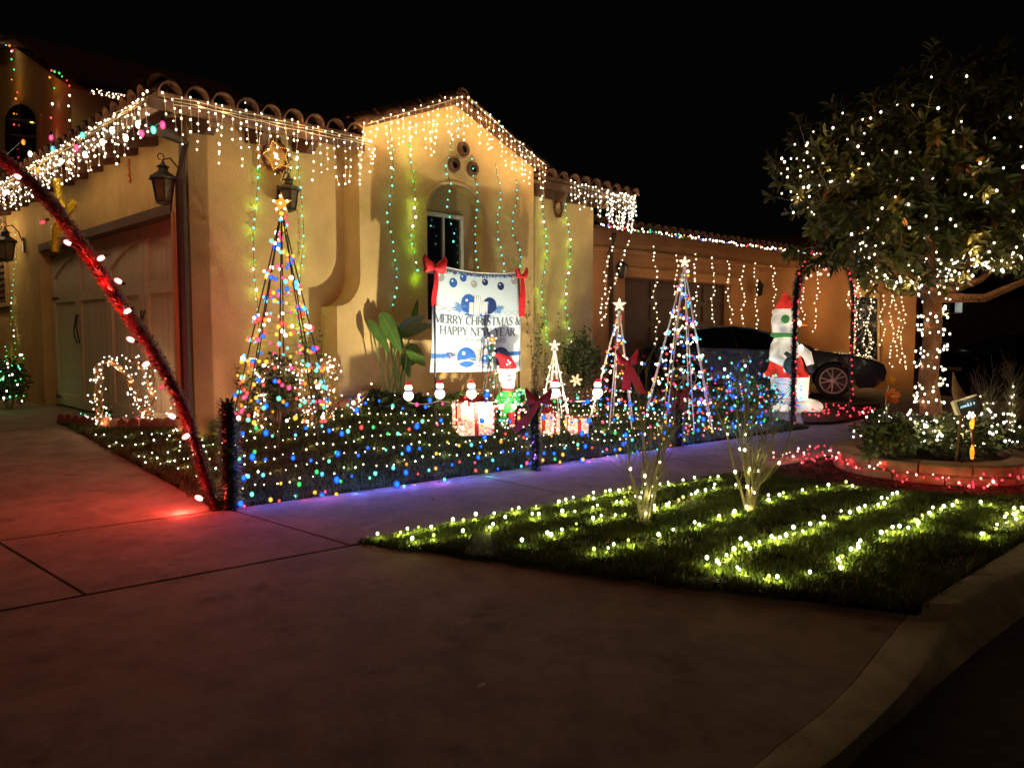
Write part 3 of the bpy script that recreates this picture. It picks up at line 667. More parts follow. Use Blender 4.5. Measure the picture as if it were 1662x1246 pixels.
tinsel([c + u2 * .09 * math.cos(a) + UP * .13 * math.sin(a) for a in np.linspace(0, 2 * math.pi, 15)], .05, 300, M['tinsel_r'], parent=t, name='tinsel_ring')
c = WL(210, 278, .05); t = thing('tinsel_drop', c, 'narrow copper tinsel ornament on wall above garage door', 'ornament')
tinsel([c + UP * .14, c, c - UP * .14], .035, 320, mat('copper_tinsel', (.5, .14, .03), .35, 40, .4, metal=.4), parent=t, name='tinsel')
c = P(100, 340, 9.6); t = thing('gold_bow', c, 'shiny gold tinsel bow hanging over the garage corner', 'bow')
for pts, nm in (([P(92, 290, 9.6), P(96, 322, 9.6), P(104, 338, 9.6)], 'loop'), ([P(122, 328, 9.6), P(113, 340, 9.6), P(104, 352, 9.6)], 'loop'), ([P(98, 345, 9.6), P(91, 375, 9.6), P(89, 408, 9.6)], 'tail')):
    tinsel(pts, .075, 900, M['gold'], parent=t, name=nm, kind=None, core=.55)
# ---- neighbour's garage
NA = Vector((1.5, 14.6, 0)); NB = Vector((7.4, 19.7, 0)); nd = (NB - NA).normalized(); nn_ = Vector((nd.y, -nd.x, 0)); NE = 3.44
nb = thing('neighbour_house', NA, 'orange brown house beyond the front lawn, hung with vertical light strands', 'house')
def WN(px, py, o=0.0): return plane_hit(px, py, NA + nn_ * o, nn_)
def NF(t, o, z): return NA + nd * t + nn_ * o + UP * z
LN = (NB - NA).length; td0 = (WN(1014, 500) - NA).dot(nd); td1 = (WN(1186, 500) - NA).dot(nd); zdn = WN(1090, 455).z
for pts in ([(-2, 0), (td0, 0), (td0, zdn), (-2, zdn)], [(td1, 0), (LN, 0), (LN, zdn), (td1, zdn)], [(-2, zdn), (LN, zdn), (LN, NE), (-2, NE)]):
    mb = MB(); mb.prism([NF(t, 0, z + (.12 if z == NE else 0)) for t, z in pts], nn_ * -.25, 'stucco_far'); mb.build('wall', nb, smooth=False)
mb = MB(); mb.box(NF((td0 + td1) / 2, .03, zdn + .1), ((td1 - td0) / 2 + .2, .04, .09), 'stucco_far', (nd, nn_, UP)); mb.box(NF(LN / 2, .035, NE - .32), (LN / 2, .04, .04), 'stucco_far', (nd, nn_, UP)); mb.build('moulding', nb, smooth=False)
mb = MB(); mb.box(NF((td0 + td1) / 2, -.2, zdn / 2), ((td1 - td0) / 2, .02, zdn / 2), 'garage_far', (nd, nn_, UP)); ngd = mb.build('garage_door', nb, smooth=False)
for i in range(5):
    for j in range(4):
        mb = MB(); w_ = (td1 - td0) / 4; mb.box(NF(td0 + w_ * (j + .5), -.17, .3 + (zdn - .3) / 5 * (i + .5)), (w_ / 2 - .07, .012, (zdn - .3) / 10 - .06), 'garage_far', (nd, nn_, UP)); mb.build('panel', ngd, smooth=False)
NB2 = Vector((9.45, 17.65, 0)); e2 = (NB2 - NB).normalized(); n2 = Vector((-e2.y, e2.x, 0)) * -1
if n2.dot(EYE - NB) < 0: n2 = -n2
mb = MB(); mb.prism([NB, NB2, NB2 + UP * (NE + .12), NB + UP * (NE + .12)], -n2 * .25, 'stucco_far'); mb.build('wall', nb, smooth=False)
wpn = [plane_hit(x, y, NB + n2 * .03, n2) for x, y in ((1386, 470), (1428, 474), (1428, 606), (1386, 606))]
mb = MB(); mb.prism(wpn, n2 * .03, 'stucco_trim'); nw = mb.build('window_frame', nb, smooth=False)
cw = sum(wpn, Vector()) / 4; mb = MB(); mb.prism([cw + (p - cw) * .84 + n2 * .035 for p in wpn], n2 * .01, 'glassdark'); mb.build('pane', nw, smooth=False)
mb = MB(); mb.prism([NF(-2, .4, NE), NF(LN + .3, .4, NE), NF(LN + 1, -4, NE + .8), NF(-2, -4, NE + .8)], UP * .06, 'tile'); mb.prism([NF(LN, .4, NE + .01), NB2 + UP * (NE + .01) + n2 * .4 + e2 * .3, NB2 + UP * (NE + .8) - n2 * 4, NF(LN + 1, -4, NE + .8)], UP * .06, 'tile'); nrf = mb.build('roof', nb, smooth=False)
t = -.6
while t < LN + .3: tile_at(NF(t, .44, NE + .1), nd, -nn_ + UP * .25, nrf); t += .26
mb = MB(); pp = [NF((WN(978, 400) - NA).dot(nd) + .0, .3, NE - .05), NF((WN(985, 410) - NA).dot(nd), .1, NE - .4), NF((WN(990, 500) - NA).dot(nd), .06, .3)]; mb.tube(pp, .05, 'gutter', 6); mb.build('downspout', nb)
for x, y in ((1000, 437), (1224, 468)):
    p = WN(x, y, .02); tt = thing('small_lantern', p, 'dark lantern on the neighbouring wall %s its garage door' % ('left of' if x < 1100 else 'right of'), 'lantern')
    mb = MB(); mb.lathe([(0, .2), (.05, .14), (.13, .06), (.1, .05), (.075, -.16), (0, -.2)], p + nn_ * .15, 'black', 6); mb.build('cage', tt, ang=20)
    mb = MB(); mb.tube([p, p + nn_ * .15 + UP * .22], .012, 'black', 5); mb.build('bracket', tt)
# far dark house with lit window
fh = thing('distant_house', P(1600, 560, 34), 'nearly invisible dark house at right edge with one lit window', 'house')
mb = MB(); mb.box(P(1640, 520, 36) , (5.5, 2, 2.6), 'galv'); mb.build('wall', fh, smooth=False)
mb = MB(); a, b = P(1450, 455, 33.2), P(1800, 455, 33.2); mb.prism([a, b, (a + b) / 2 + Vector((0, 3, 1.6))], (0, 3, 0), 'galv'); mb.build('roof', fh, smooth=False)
mb = MB(); mb.box(P(1552, 492, 33.9), (.26, .03, .42), 'litwin'); lw_ = mb.build('window', fh, smooth=False)
mb = MB(); mb.box(P(1546, 492, 33.85), (.1, .03, .42), 'galv'); mb.build('frame', lw_, smooth=False)
dc = thing('dark_suv', P(1630, 600, 24), 'dark parked vehicle barely visible in the shadows at far right', 'car')
# (the vehicle is added with the car builder below)
print('setting', len(bpy.data.objects))
#PART2
# =============================================================== LIGHT STRINGS ON THE HOUSES
def icicles(name, label, path, step, drop, cols, r=.010, out=Vector((0, 0, 0)), jz=.03, wire='wire_w', lev=3, pw=.10, every=9, thick=1, bsp=.085):
    """a run of icicle lights: supply wires along the eave, short drops with bulbs"""
    path = [Vector(p) for p in path]; t = thing('icicle_lights', path[0], label, 'light string', 'strings of icicle lights along the eaves')
    wm = MB()
    for k in range(thick): wm.tube([jit(p, .012) + UP * (-.035 * k) + out * (.02 * k) for p in along(path, .22)], .0035, wire, 4)
    pts = []
    for i, p in enumerate(along(path, step)):
        L = drop * (.25 + .75 * abs(math.sin(i * 1.9 + R())))
        q = p + UP * U(-.02, .03); bend = Vector((U(-.25, .25), U(-.25, .25), 0)) * .5
        n = max(1, int(L / bsp)); e = q + bend * L - UP * L
        wm.tube([q, q.lerp(e, .5) + bend * .04, e], .0022, wire, 3)
        for j in range(n + 1): pts.append(jit(q.lerp(e, (j + U(-.2, .2)) / max(n, 1)), .012))
    wm.build('wire', t); cs = [random.choice(cols) for _ in pts]; bulbs(t, pts, cs, r); lamps(t, pts, cs, every, pw, off=out * .05)
    return t
e0 = [LPp(t, OV + .05) + UP * .03 for t in (9.6, 5, 2, -.4)]
icicles('a', 'dense warm white icicle lights along the eave above the garage door', e0, .075, .42, ['ww', 'ww', 'wo'], thick=3, r=.011, out=nL, every=9, pw=.09)
icicles('a', 'thick cluster of icicle lights low at left end of the garage eave', [LPp(t, OV) - UP * .12 for t in (11.5, 9.2, 6.9)], .06, .62, ['ww', 'wo'], r=.012, out=nL, pw=.09, thick=2)
e1 = [RP(t, OV + .04) + UP * .02 for t in (-.45, .6, tl + .1)]
icicles('a', 'warm white icicle lights on the eave between house corner and gable', e1, .082, .58, ['ww', 'ww', 'wo'], thick=3, r=.0105, out=nR, every=8, pw=.07)
gl = [FR(tl - .1, OB + .2, ZB - .02), FR(ta, OB + .2, ZA + .08)]; gr_ = [FR(ta, OB + .2, ZA + .08), FR(trr + .1, OB + .2, ZB - .02)]
icicles('a', 'amber white icicle lights on the left slope of the gable', gl, .10, .62, ['wo', 'ww', 'wo'], r=.0115, out=nR, every=6, pw=.15)
icicles('a', 'amber white icicle lights on the right slope of the gable', gr_, .085, .48, ['wo', 'ww', 'wo'], r=.0115, out=nR, every=6, pw=.15)
icicles('a', 'white icicle lights on the short eave right of the gable', [RP(t, OV + .04) + UP * .02 for t in (trr + .6, TEND - .3)], .085, .42, ['ww'], r=.0125, out=nR, every=6, pw=.06, thick=2)
icicles('a', 'bright tangle of icicle lights bunched at the right roof corner', [RP(TEND - .3, OV + .04), RP(TEND + .5, OV + .04), RP(TEND + .5, .0) + UP * .05], .042, .55, ['ww'], r=.0135, every=8, pw=.05, thick=2)
def strand(label, pts, spacing, cols, r, wire='wire_g', every=3, pw=.05, off=(0, 0, 0), wig=.012, group=None, seq=False, stretch=1.25, cat='light string', wr=.003):
    pts = [Vector(p) for p in pts]; t = thing('light_string', pts[0], label, cat, group)
    wm = MB(); fine = along(pts, max(spacing * .5, .03)); fine = [jit(p, wig * .3) for p in fine]; wm.tube([pts[0]] + fine + [pts[-1]], wr, wire, 3); wm.build('wire', t)
    bp = [jit(p, wig) for p in along(pts, spacing)]
    cs = [cols[i % len(cols)] if seq else random.choice(cols) for i in range(len(bp))]
    bulbs(t, bp, cs, r, stretch=stretch)
    if every: lamps(t, bp, cs, every, pw, off)
    return t
VG = 'green light strings hanging down the house wall'
for (x, y0, y1, o, wd, hue) in ((415, 215, 655, 0, 'leftmost green string on front wall, left of the tallest wire tree', 'gy'), (488, 232, 650, 0, 'green string just right of the tallest wire tree', 'gy'),
    (634, 205, 505, OB, 'green string between big paddle leaf plant and roof corner', 't'), (669, 200, 440, OB, 'green string ending at the left red bow of the banner', 'gy'),
    (727, 262, 395, OB, 'teal string crossing the dark arched window', 't'), (771, 252, 480, OB, 'teal string passing right of the pipe vents', 't'),
    (809, 265, 455, OB, 'pale teal string right of the arched window', 't'), (836, 290, 470, OB, 'pale string nearest the right end of gable', 't'),
    (884, 318, 560, 0, 'green string left of the small dim wreath', 'gy'), (922, 325, 585, 0, 'green string right of the small dim wreath', 'gy')):
    pts = []
    for k in range(9):
        y = y0 + (y1 - y0) * k / 8; pts.append(WR(x + 5 * math.sin(k * 1.3 + x) + (5 if o and k > 4 else 0), y, o + .05))
    lc = ['t', 'g', 'cw'] if hue == 't' else ['g', 't', 'g']
    t = strand(wd, pts, .11, ['t', 't', 'lt', 't'] if hue == 't' else ['t', 'g', 't', 'yw'], .0135, group=VG, every=0)
    for k in range(1, 9):
        if hue == 'gy': lamp(t, pts[k] + nR * .02 + Vector((0, 0, U(-.1, .1))), .26 * U(.4, 1.4), (.4, 1, .03), .01)
        elif k % 3 == 0: lamp(t, pts[k] + nR * .03, .06, (.3, 1, .4), .01)
# left garage end strings
for x, y0, y1, lb_ in ((22, 355, 655, 'long green string beside the far left lantern'), (8, 560, 650, 'short green string over the left shrub')):
    pts = [WL(x + 5 * math.sin(k * 1.1), y0 + (y1 - y0) * k / 9, .06) for k in range(10)]
    t = strand(lb_, pts, .12, ['g', 't', 'yw', 'g'], .011, every=0)
    for k in range(1, 10): lamp(t, pts[k] + nL * .02, .05, (.6, 1, .05), .01)
# second storey strings
for x, y0, y1, lb_ in ((20, 74, 330, 'multicolour string down the taller wing past its arched window'), (80, 113, 290, 'red green and white string in middle of the taller wing')):
    pts = [WU(x + (y - y0) * .045 + 3 * math.sin(y), y, .1) for y in np.linspace(y0, y1, 10)]
    strand(lb_, pts, .26, ['r', 'ww', 'g', 'r', 'ww', 'o'], .020, every=3, pw=.30, off=nL * .25, wig=.04)
strand('multicolour string stepping down the right end of taller wing', [WU(80, 113, .2), WU(92, 117, .2), WU(106, 127, .2), WU(113, 138, .2), WU(112, 170, .1), WU(116, 230, .1), WU(121, 262, .1)], .24, ['g', 'ww', 'r', 'g'], .020, every=4, pw=.14, off=nL * .1)
strand('row of coloured bulbs on the ridge at top left corner', [WU(-20, 68, .2), WU(5, 72, .2), WU(16, 74, .2), WU(20, 84, .2)], .3, ['lt', 'o', 'p', 'b', 'o'], .026, every=0, seq=True)
strand('looped red and white string left of the net lights', [P(129, 165, 15.5), P(124, 178, 15.5), P(130, 200, 15.5), P(126, 228, 15.5), P(138, 235, 15.5), P(141, 190, 15.5), P(134, 168, 15.5), P(137, 172, 15.5)], .22, ['r', 'ww', 'ww'], .018, every=0)
# net lights on the rear roof
t = thing('net_lights', P(185, 160, 19), 'net of small warm lights spread over the low rear roof', 'net lights')
pts = []
rA, rB, rC, rD = P(138, 160, 18), P(228, 176, 18.8), P(233, 165, 21), P(160, 139, 21)
wmesh = MB()
for i in range(14):
    for j in range(9):
        u, v = (i + U(-.3, .3)) / 13, (j + U(-.3, .3)) / 8
        if R() < .75: pts.append(rA.lerp(rB, u).lerp(rD.lerp(rC, u), v) + Vector((0, 0, .05)))
for j in range(5): v = j / 4; wmesh.tube([rA.lerp(rD, v) + Vector((0, 0, .04)), rB.lerp(rC, v) + Vector((0, 0, .04))], .008, 'wire_g', 3)
wmesh.build('wire', t); bulbs(t, pts, 'wo', .020); lamps(t, pts, 'wo', 16, .08, (0, 0, .15))
# large coloured bulbs along the garage eave
t = thing('large_bulb_string', WL(150, 240, .6), 'string of large coloured bulbs along the garage eave', 'light string')
big = [(9, 256, 'ww'), (38, 231, 'o'), (49, 250, 'ww'), (61, 276, 'o'), (83, 224, 'p'), (86, 242, 'lt'), (99, 262, 'wo'), (124, 240, 'p'), (134, 220, 't'), (138, 251, 'ww'), (166, 231, 'wo'), (182, 212, 'ww'), (204, 224, 'ww'), (224, 202, 'wo'), (230, 217, 'p'), (249, 211, 't'), (264, 203, 'p')]
bpz = [WL(x, y, .56) for x, y, c in big]
wm = MB(); wm.tube([b + Vector((0, 0, .03)) for b in bpz], .005, 'wire_g', 4); wm.build('wire', t)
for b, (x, y, c) in zip(bpz, big):
    m_ = MB(); m_.ball(b, .026, 'e_' + c, 10, 6, (1, 1, 1.5)); bo = m_.build('large_bulb', t, ang=180)
    m_ = MB(); m_.lathe([(.012, .03), (.016, .045), (.012, .075), (0, .075)], b, 'wire_g', 8); m_.build('socket', bo)
    lamp(t, b + nL * .06 - UP * .03, .9 if (x, y) == (99, 262) else .3, c)
# star-white leds on the ridges
t = thing('ridge_lights', WR(375, 166, .3), 'few cold white bulbs dotted on the tile ridge', 'light string')
rp = [WR(x, y, .35) for x, y in ((375, 164), (398, 167), (404, 166), (454, 183), (493, 189), (497, 191), (697, 178), (880, 279), (886, 281), (891, 282), (899, 284), (937, 292))]
wm = MB(); wm.tube([p - UP * .012 for p in rp[:6]], .003, 'wire_g', 3); wm.tube([p - UP * .012 for p in rp[7:]], .003, 'wire_g', 3); wm.build('wire', t); bulbs(t, rp, 'cw', .010)
# extra teal bulbs at the gable apex
strand('short teal string bunched at the gable apex', [WR(x, y, OB + .25) for x, y in ((735, 200), (741, 195), (750, 192), (748, 205), (733, 225), (728, 262))], .09, ['t', 'lt', 't'], .010, every=3, pw=.05)
strand('teal string down the right gable slope', [FR(ta + .3, OB + .24, ZA - .05), FR(trr - .2, OB + .24, ZB + .0)], .21, ['t', 'cw'], .010, every=0)
# neighbour's lights
strand('multicolour string along the neighbouring eave', [NF(-.3, .5, NE + .06), NF(LN * .5, .5, NE + .04), NF(LN, .5, NE + .05), NB2 + n2 * .5 + UP * (NE + .03)], .062, ['ww', 'ww', 'wo', 'ww', 'r', 'ww', 'g', 'wo', 'ww', 'b', 'o'], .0185, every=8, pw=.035, off=nn_ * .1, wig=.03)
VN = 'warm light strands hanging from the neighbouring eave'
desc = ['slanting strand nearest our house wall', 'second slanting strand beside the downspout', 'strand hanging over left part of dark garage door', 'strand left of the tallest white rod tree', 'strand over the middle of the dark garage door', 'strand right of the middle of dark garage door', 'strand at the right edge of dark garage door', 'first strand right of dark garage door', 'strand passing the right neighbouring lantern', 'strand above the roof of parked car', 'strand directly above the snowman', 'strand inside the red garland arch']
for i, (x0, x1, y0, y1) in enumerate(((992, 972, 385, 528), (1021, 976, 390, 520), (1062, 1066, 395, 565), (1097, 1096, 412, 560), (1128, 1131, 408, 555), (1158, 1157, 415, 565), (1181, 1187, 420, 565), (1204, 1207, 430, 548), (1226, 1229, 425, 550), (1254, 1258, 428, 500), (1300, 1304, 424, 520), (1330, 1322, 430, 540))):
    pts = []
    for k in range(9):
        y = y0 + (y1 - y0) * k / 8; x = x0 + (x1 - x0) * k / 8 + 3.0 * math.sin(k * 1.7 + i * 2)
        pts.append(WN(x, y, .42) if x < 1285 else plane_hit(x, y, NB + n2 * .3, n2))
    t = strand('warm white ' + desc[i], pts, .105, ['ww', 'wo'], .0155, 'wire_w', every=0, group=VN, wig=.03)
    for k in (2, 4, 6, 8): lamp(t, pts[k] + nn_ * .05, .8, 'wo', .02)
# cluster of strands round the neighbour's porch window
PW = [(1381, 455, 1384, 560), (1390, 450, 1388, 580), (1400, 448, 1385, 520), (1378, 470, 1392, 590), (1411, 455, 1412, 575), (1418, 452, 1404, 590), (1432, 478, 1433, 560), (1449, 455, 1446, 598), (1456, 450, 1458, 590), (1464, 445, 1466, 600), (1398, 500, 1410, 590)]
t = thing('porch_light_curtain', NB2, 'curtain of dense warm strands around the neighbouring porch window', 'light curtain'); pts = []; wm = MB()
for i, (x0, y0, x1, y1) in enumerate(PW):
    pth = [plane_hit(x0 + (x1 - x0) * k / 8 + 4 * math.sin(k * 1.5 + i), y0 + (y1 - y0) * k / 8, NB + n2 * .35, n2) for k in range(9)]
    wm.tube(pth, .004, 'wire_w', 3); pts += [jit(p, .03) for p in along(pth, .10)]
wm.build('wire', t); bulbs(t, pts, 'wo', .0165); lamps(t, pts, 'wo', 16, .10, n2 * .1)
# =============================================================== RED GARLAND POLE
t = thing('garland_pole', G(352, 828), 'long leaning pole wrapped in red tinsel with large red bulbs', 'light pole')
pth = [G(352, 826) + UP * 0, P(331, 770, 5.95), P(318, 722, 6.0), P(303, 675, 6.05), P(272, 610, 6.1), P(243, 560, 6.2), P(207, 508, 6.3), P(168, 450, 6.4), P(128, 392, 6.5), P(90, 338, 6.6), P(50, 296, 6.7), P(8, 262, 6.8), P(-40, 225, 6.9), P(-120, 170, 7.0)]
mb = MB(); mb.tube(pth, .022, 'wood', 6); mb.build('pole', t)
tinsel(pth, .068, 2200, M['tinsel_r'], parent=t, name='tinsel', core=.45, wid=.005)
for i, (x, y) in enumerate([(10, 312), (29, 287), (69, 361), (110, 394), (164, 419), (192, 456), (207, 505), (212, 551), (237, 591), (279, 675), (302, 708), (323, 808), (262, 628)]):
    ds = [(abs(P(x, y, p.y).x - p.x) + abs(P(x, y, p.y).z - p.z), p.y) for p in pth]; Yq = min(ds)[1] - .03
    b = P(x, y, Yq); m_ = MB(); d = Vector((-.8, -.2, .45 if i % 2 else -.5)).normalized(); X, Y_, Z_ = frame(d)
    small = i in (2, 12)
    m_.ball(b, .017 if small else .0235, 'e_rd' if small else 'e_c9r', 12, 8, (1, 1, 1.55), (X, Y_, d)); bo = m_.build('large_bulb', t, ang=180)
    m_ = MB(); m_.tube([b - d * .028, b - d * .06], .013, 'wire_g', 8); m_.build('socket', bo)
    if not small: lamp(t, b + Vector((-.10, -.08, -.03)), 10 if i in (9, 10, 11) else (9 if i in (7, 8) else (4 if i > 2 else 1.5)), (1, .065, .045), .03)
# =============================================================== LIGHT FENCE OF THE YARD
MC = ['b', 't', 'y', 'p', 'b', 'o', 'g', 'y', 'r', 't', 'lt', 'b']
pA, pB, pC, pD = G(374, 826), G(868, 762), G(1101, 722), G(1285, 689)
def fpost(p, topy, px, label, big=.07):
    Y = p.y; h = P(px, topy, Y).z; t = thing('tinsel_post', p, label, 'post', 'tinsel wrapped posts along the sidewalk edge')
    mb = MB(); mb.tube([p - UP * .05, Vector((p.x, p.y, h))], .018, 'wood', 6); mb.build('pole', t)
    tinsel([p + UP * .02, Vector((p.x, p.y, h * .5)), Vector((p.x, p.y, h))], big * 1.25, 1500, M['tinsel_g'], parent=t, name='tinsel', core=.45, wid=.009); return h
hA = fpost(pA, 652, 372, 'dark tinsel post at the driveway corner beside the red pole', .085); hB = fpost(pB, 640, 870, 'dark tinsel post under the large dark red bow'); hC = fpost(pC, 650, 1101, 'dark tinsel post under the pink red bow by the tallest rod tree')
fr_l = ['lowest multicolour string of the light fence, just above the grass', 'second lowest multicolour string of the light fence', 'middle multicolour string of the light fence', 'second highest multicolour string of the light fence', 'highest multicolour string of the light fence by the tinsel post tops']
for k in range(5):
    f = (.07, .27, .47, .70, .95)[k]; pts = []
    for a, b, ha, hb in ((pA, pB, hA, hB), (pB, pC, hB, hC), (pC, pD, hC, hC)):
        pts += sag(a + UP * ((ha - a.z) * f) + dN3 * (.05 * k), b + UP * ((hb - b.z) * f) + dN3 * (.05 * k), .07 if k < 3 else .05, 12)[:-1]
    cs = [random.choice(MC) for _ in range(400)]
    t = strand(fr_l[k], pts, .125 if k != 2 else .15, MC if k < 3 else MC + ['ww', 'b', 'lt'], .0170, every=0, wig=.055, group='multicolour strings of the light fence')
    bp = along(pts, .092)
    for i in range(1, len(bp), 5):
        c = random.choice(['b', 'b', 'b', 't', 'p', 'lt']) if k < 3 else random.choice(['b', 'b', 'p', 'lt'])
        lamp(t, bp[i] + Vector((.02, -.03, .02)), .50 if c == 'b' else .20, c, .01)
    if k < 2:
        for i in range(2, len(bp), 3): lamp(t, bp[i] - dN3 * .06 + UP * (.10 - .02 * k), (1.5, .8)[k] * U(.6, 1.3) * (1 if i < 60 else .6), (.09, .13, 1) if i % 4 else (.4, .12, .9), .015)
    extra = [jit(bp[i], .05) for i in range(k, len(bp), 8)]
    m_ = MB()
    for q in extra: m_.ico(q, U(.022, .032), 'e_b', (1, 1, 1.3))
    m_.build('blue_bulbs', t, ang=180, kind='stuff')
# mass of blue and teal lights at the far right of the yard
def shrub(name, c, rad, n, lsz, m, label, cat='shrub', stems=5, m2=None, parent=None, group=None, nodeco=False):
    c = Vector(c); t = thing(name, c, label, cat, group); vs = []; fs = []; mb = MB(); mb2 = MB()
    for i in range(n):
        d = Vector((random.gauss(0, 1), random.gauss(0, 1), random.gauss(0, 1))).normalized() * (R() ** .4)
        nz = .75 + .5 * noise.noise(Vector((d.x * 2.3 + c.x, d.y * 2.3, d.z * 2.3)))
        p = c + Vector((d.x * rad[0] * nz, d.y * rad[1] * nz, rad[2] + d.z * rad[2] * nz)); q = lsz * U(.6, 1.3)
        a = Vector((U(-1, 1), U(-1, 1), U(-.5, 1))).normalized(); b = a.cross(Vector((U(-1, 1), U(-1, 1), U(-1, 1)))).normalized() * q * .38; a *= q
        (mb2 if (m2 and R() < .25) else mb).add([p, p + a * .5 + b, p + a, p + a * .5 - b], [(0, 1, 2, 3)], m2 if False else m)
    mb.build('foliage', t, smooth=False, kind='stuff')
    if m2 and mb2.f: mb2.build('old_foliage', t, smooth=False, kind='stuff')
    st = MB()
    for i in range(stems):
        e = c + Vector((U(-.7, .7) * rad[0], U(-.7, .7) * rad[1], rad[2] * U(1, 1.8))); st.tube([c + Vector((U(-.05, .05), U(-.05, .05), -.04)), c.lerp(e, .5) + Vector((0, 0, .05)), e], .012, 'twig', 4, r2=.004)
    st.build('stems', t); return t
cB = G(1215, 672)
t = shrub('low_bush', cB, (.55, .45, .3), 2600, .055, 'shrub', 'low bush smothered in blue and teal lights near the snowman')
t = thing('bush_lights', cB + UP * .3, 'dense tangle of blue and teal lights over the low bush', 'light string'); pts = []
for i in range(170):
    d = Vector((random.gauss(0, 1), random.gauss(0, 1), random.gauss(0, 1))).normalized(); pts.append(cB + Vector((d.x * .95, d.y * .5, .3 + abs(d.z) * .36 - (.2 if d.z < 0 else 0))))
mw = MB(); mw.tube([p for p in pts[:60]], .002, 'wire_g', 3); mw.build('wire', t)
cs = [random.choice(['b', 'b', 'lt', 'b', 't', 'lt', 'p', 'o']) for _ in pts]; bulbs(t, pts, cs, .019); lamps(t, pts, cs, 6, .2, (0, -.06, .04))
strand('arc of cyan and blue bulbs above the low bush in front of the car', [P(x, y, 11.5) for x, y in ((1030, 600), (1052, 585), (1085, 598), (1125, 590), (1158, 600), (1185, 600), (1210, 582), (1240, 610), (1260, 640))], .15, ['lt', 'lt', 'cw', 'b', 'lt'], .021, every=3, pw=.12, wig=.09, off=(0, .1, 0))
strand('scattered cyan bulbs hanging before the dark car door', [P(x, y, 11.8) for x, y in ((1155, 583), (1180, 592), (1200, 602), (1188, 612), (1170, 622), (1230, 618))], .2, ['lt', 't', 'cw'], .022, every=0, wig=.06)
# lawn rows of small lights in the yard
LR = 'rows of small white lights laid on the yard lawn'
for k, n_ in enumerate((.30, .58, .88, 1.2, 1.5, 1.78)):
    s0 = -(n_ * .0) + .25 + .12 * k * 0; pts = []
    a = G(352, 830); b = G(96, 690)
    for i in range(30):
        s_ = -.15 - n_ * .22 + .35 + (7.6 - .3 * k) * i / 29; x, y = xy(s_, n_ + .03 * math.sin(i * 1.7)); pts.append(Vector((x, y, gz(x, y) + .055)))
    nm_ = ['nearest the sidewalk', 'second from the sidewalk', 'third from the sidewalk', 'third from the brick edging', 'second from the brick edging', 'nearest the brick edging'][k]
    t = strand('string of small white lights on the yard grass, row ' + nm_, pts, .105, ['ww', 'wo', 'yw'] , .0085, every=5, pw=.045, off=(0, 0, .02), wig=.022, group=LR)
for k, (pl, l_) in enumerate(((((150, 716), (200, 714), (262, 710), (330, 708)), 'short string of lights on grass in front of the scalloped edging'), (((172, 728), (210, 730), (262, 724), (330, 718)), 'short light string across the left tip of lawn'), (((215, 745), (235, 748), (280, 738), (330, 730)), 'short light string on lawn left of the red pole'), (((258, 762), (280, 756), (310, 748)), 'shortest light string on the lawn near the driveway edge'))):
    strand(l_, [G(x, y) + UP * .05 for x, y in pl], .12, ['ww', 'yw'], .0085, every=3, pw=.05, off=(0, 0, .02), wig=.03, group=LR)
strand('string of tiny lights along the bed edging', [Vector((b.x, b.y, gz(b.x, b.y) + .16)) for b in BD[1:10]], .11, ['ww', 'wo', 'p', 'ww', 't', 'b', 'y'], .010, every=5, pw=.05, wig=.04)
# scalloped brick edging
t = thing('garden_edging', Vector((BD[1].x, BD[1].y, gz(BD[1].x, BD[1].y))), 'row of scalloped red brick edging between lawn and flower bed', 'garden edging')
m_ = MB(); pr = [(-.083, 0, -.06)] + [(-.083 * math.cos(a), 0, .05 + .055 * math.sin(a)) for a in np.linspace(0, math.pi, 8)] + [(.083, 0, -.06)]
m_.prism([Vector(p) - Vector((0, .025, 0)) for p in pr], (0, .05, 0), 'brick'); b0 = m_.build('brick', t, ang=30)
ep = along([Vector((b.x, b.y, 0)) for b in BD[0:9]], .175)
for i, p in enumerate(ep):
    q = ep[min(i + 1, len(ep) - 1)] - ep[max(i - 1, 0)]; mx = Matrix.Translation((p.x, p.y, gz(p.x, p.y) + .03 + U(-.008, .008))) @ Matrix.Rotation(math.atan2(q.y, q.x) + U(-.05, .05), 4, 'Z') @ Matrix.Rotation(U(-.06, .06), 4, 'X')
    if i == 0: b0.matrix_basis = mx
    else: share(b0, 'brick', t, mx)
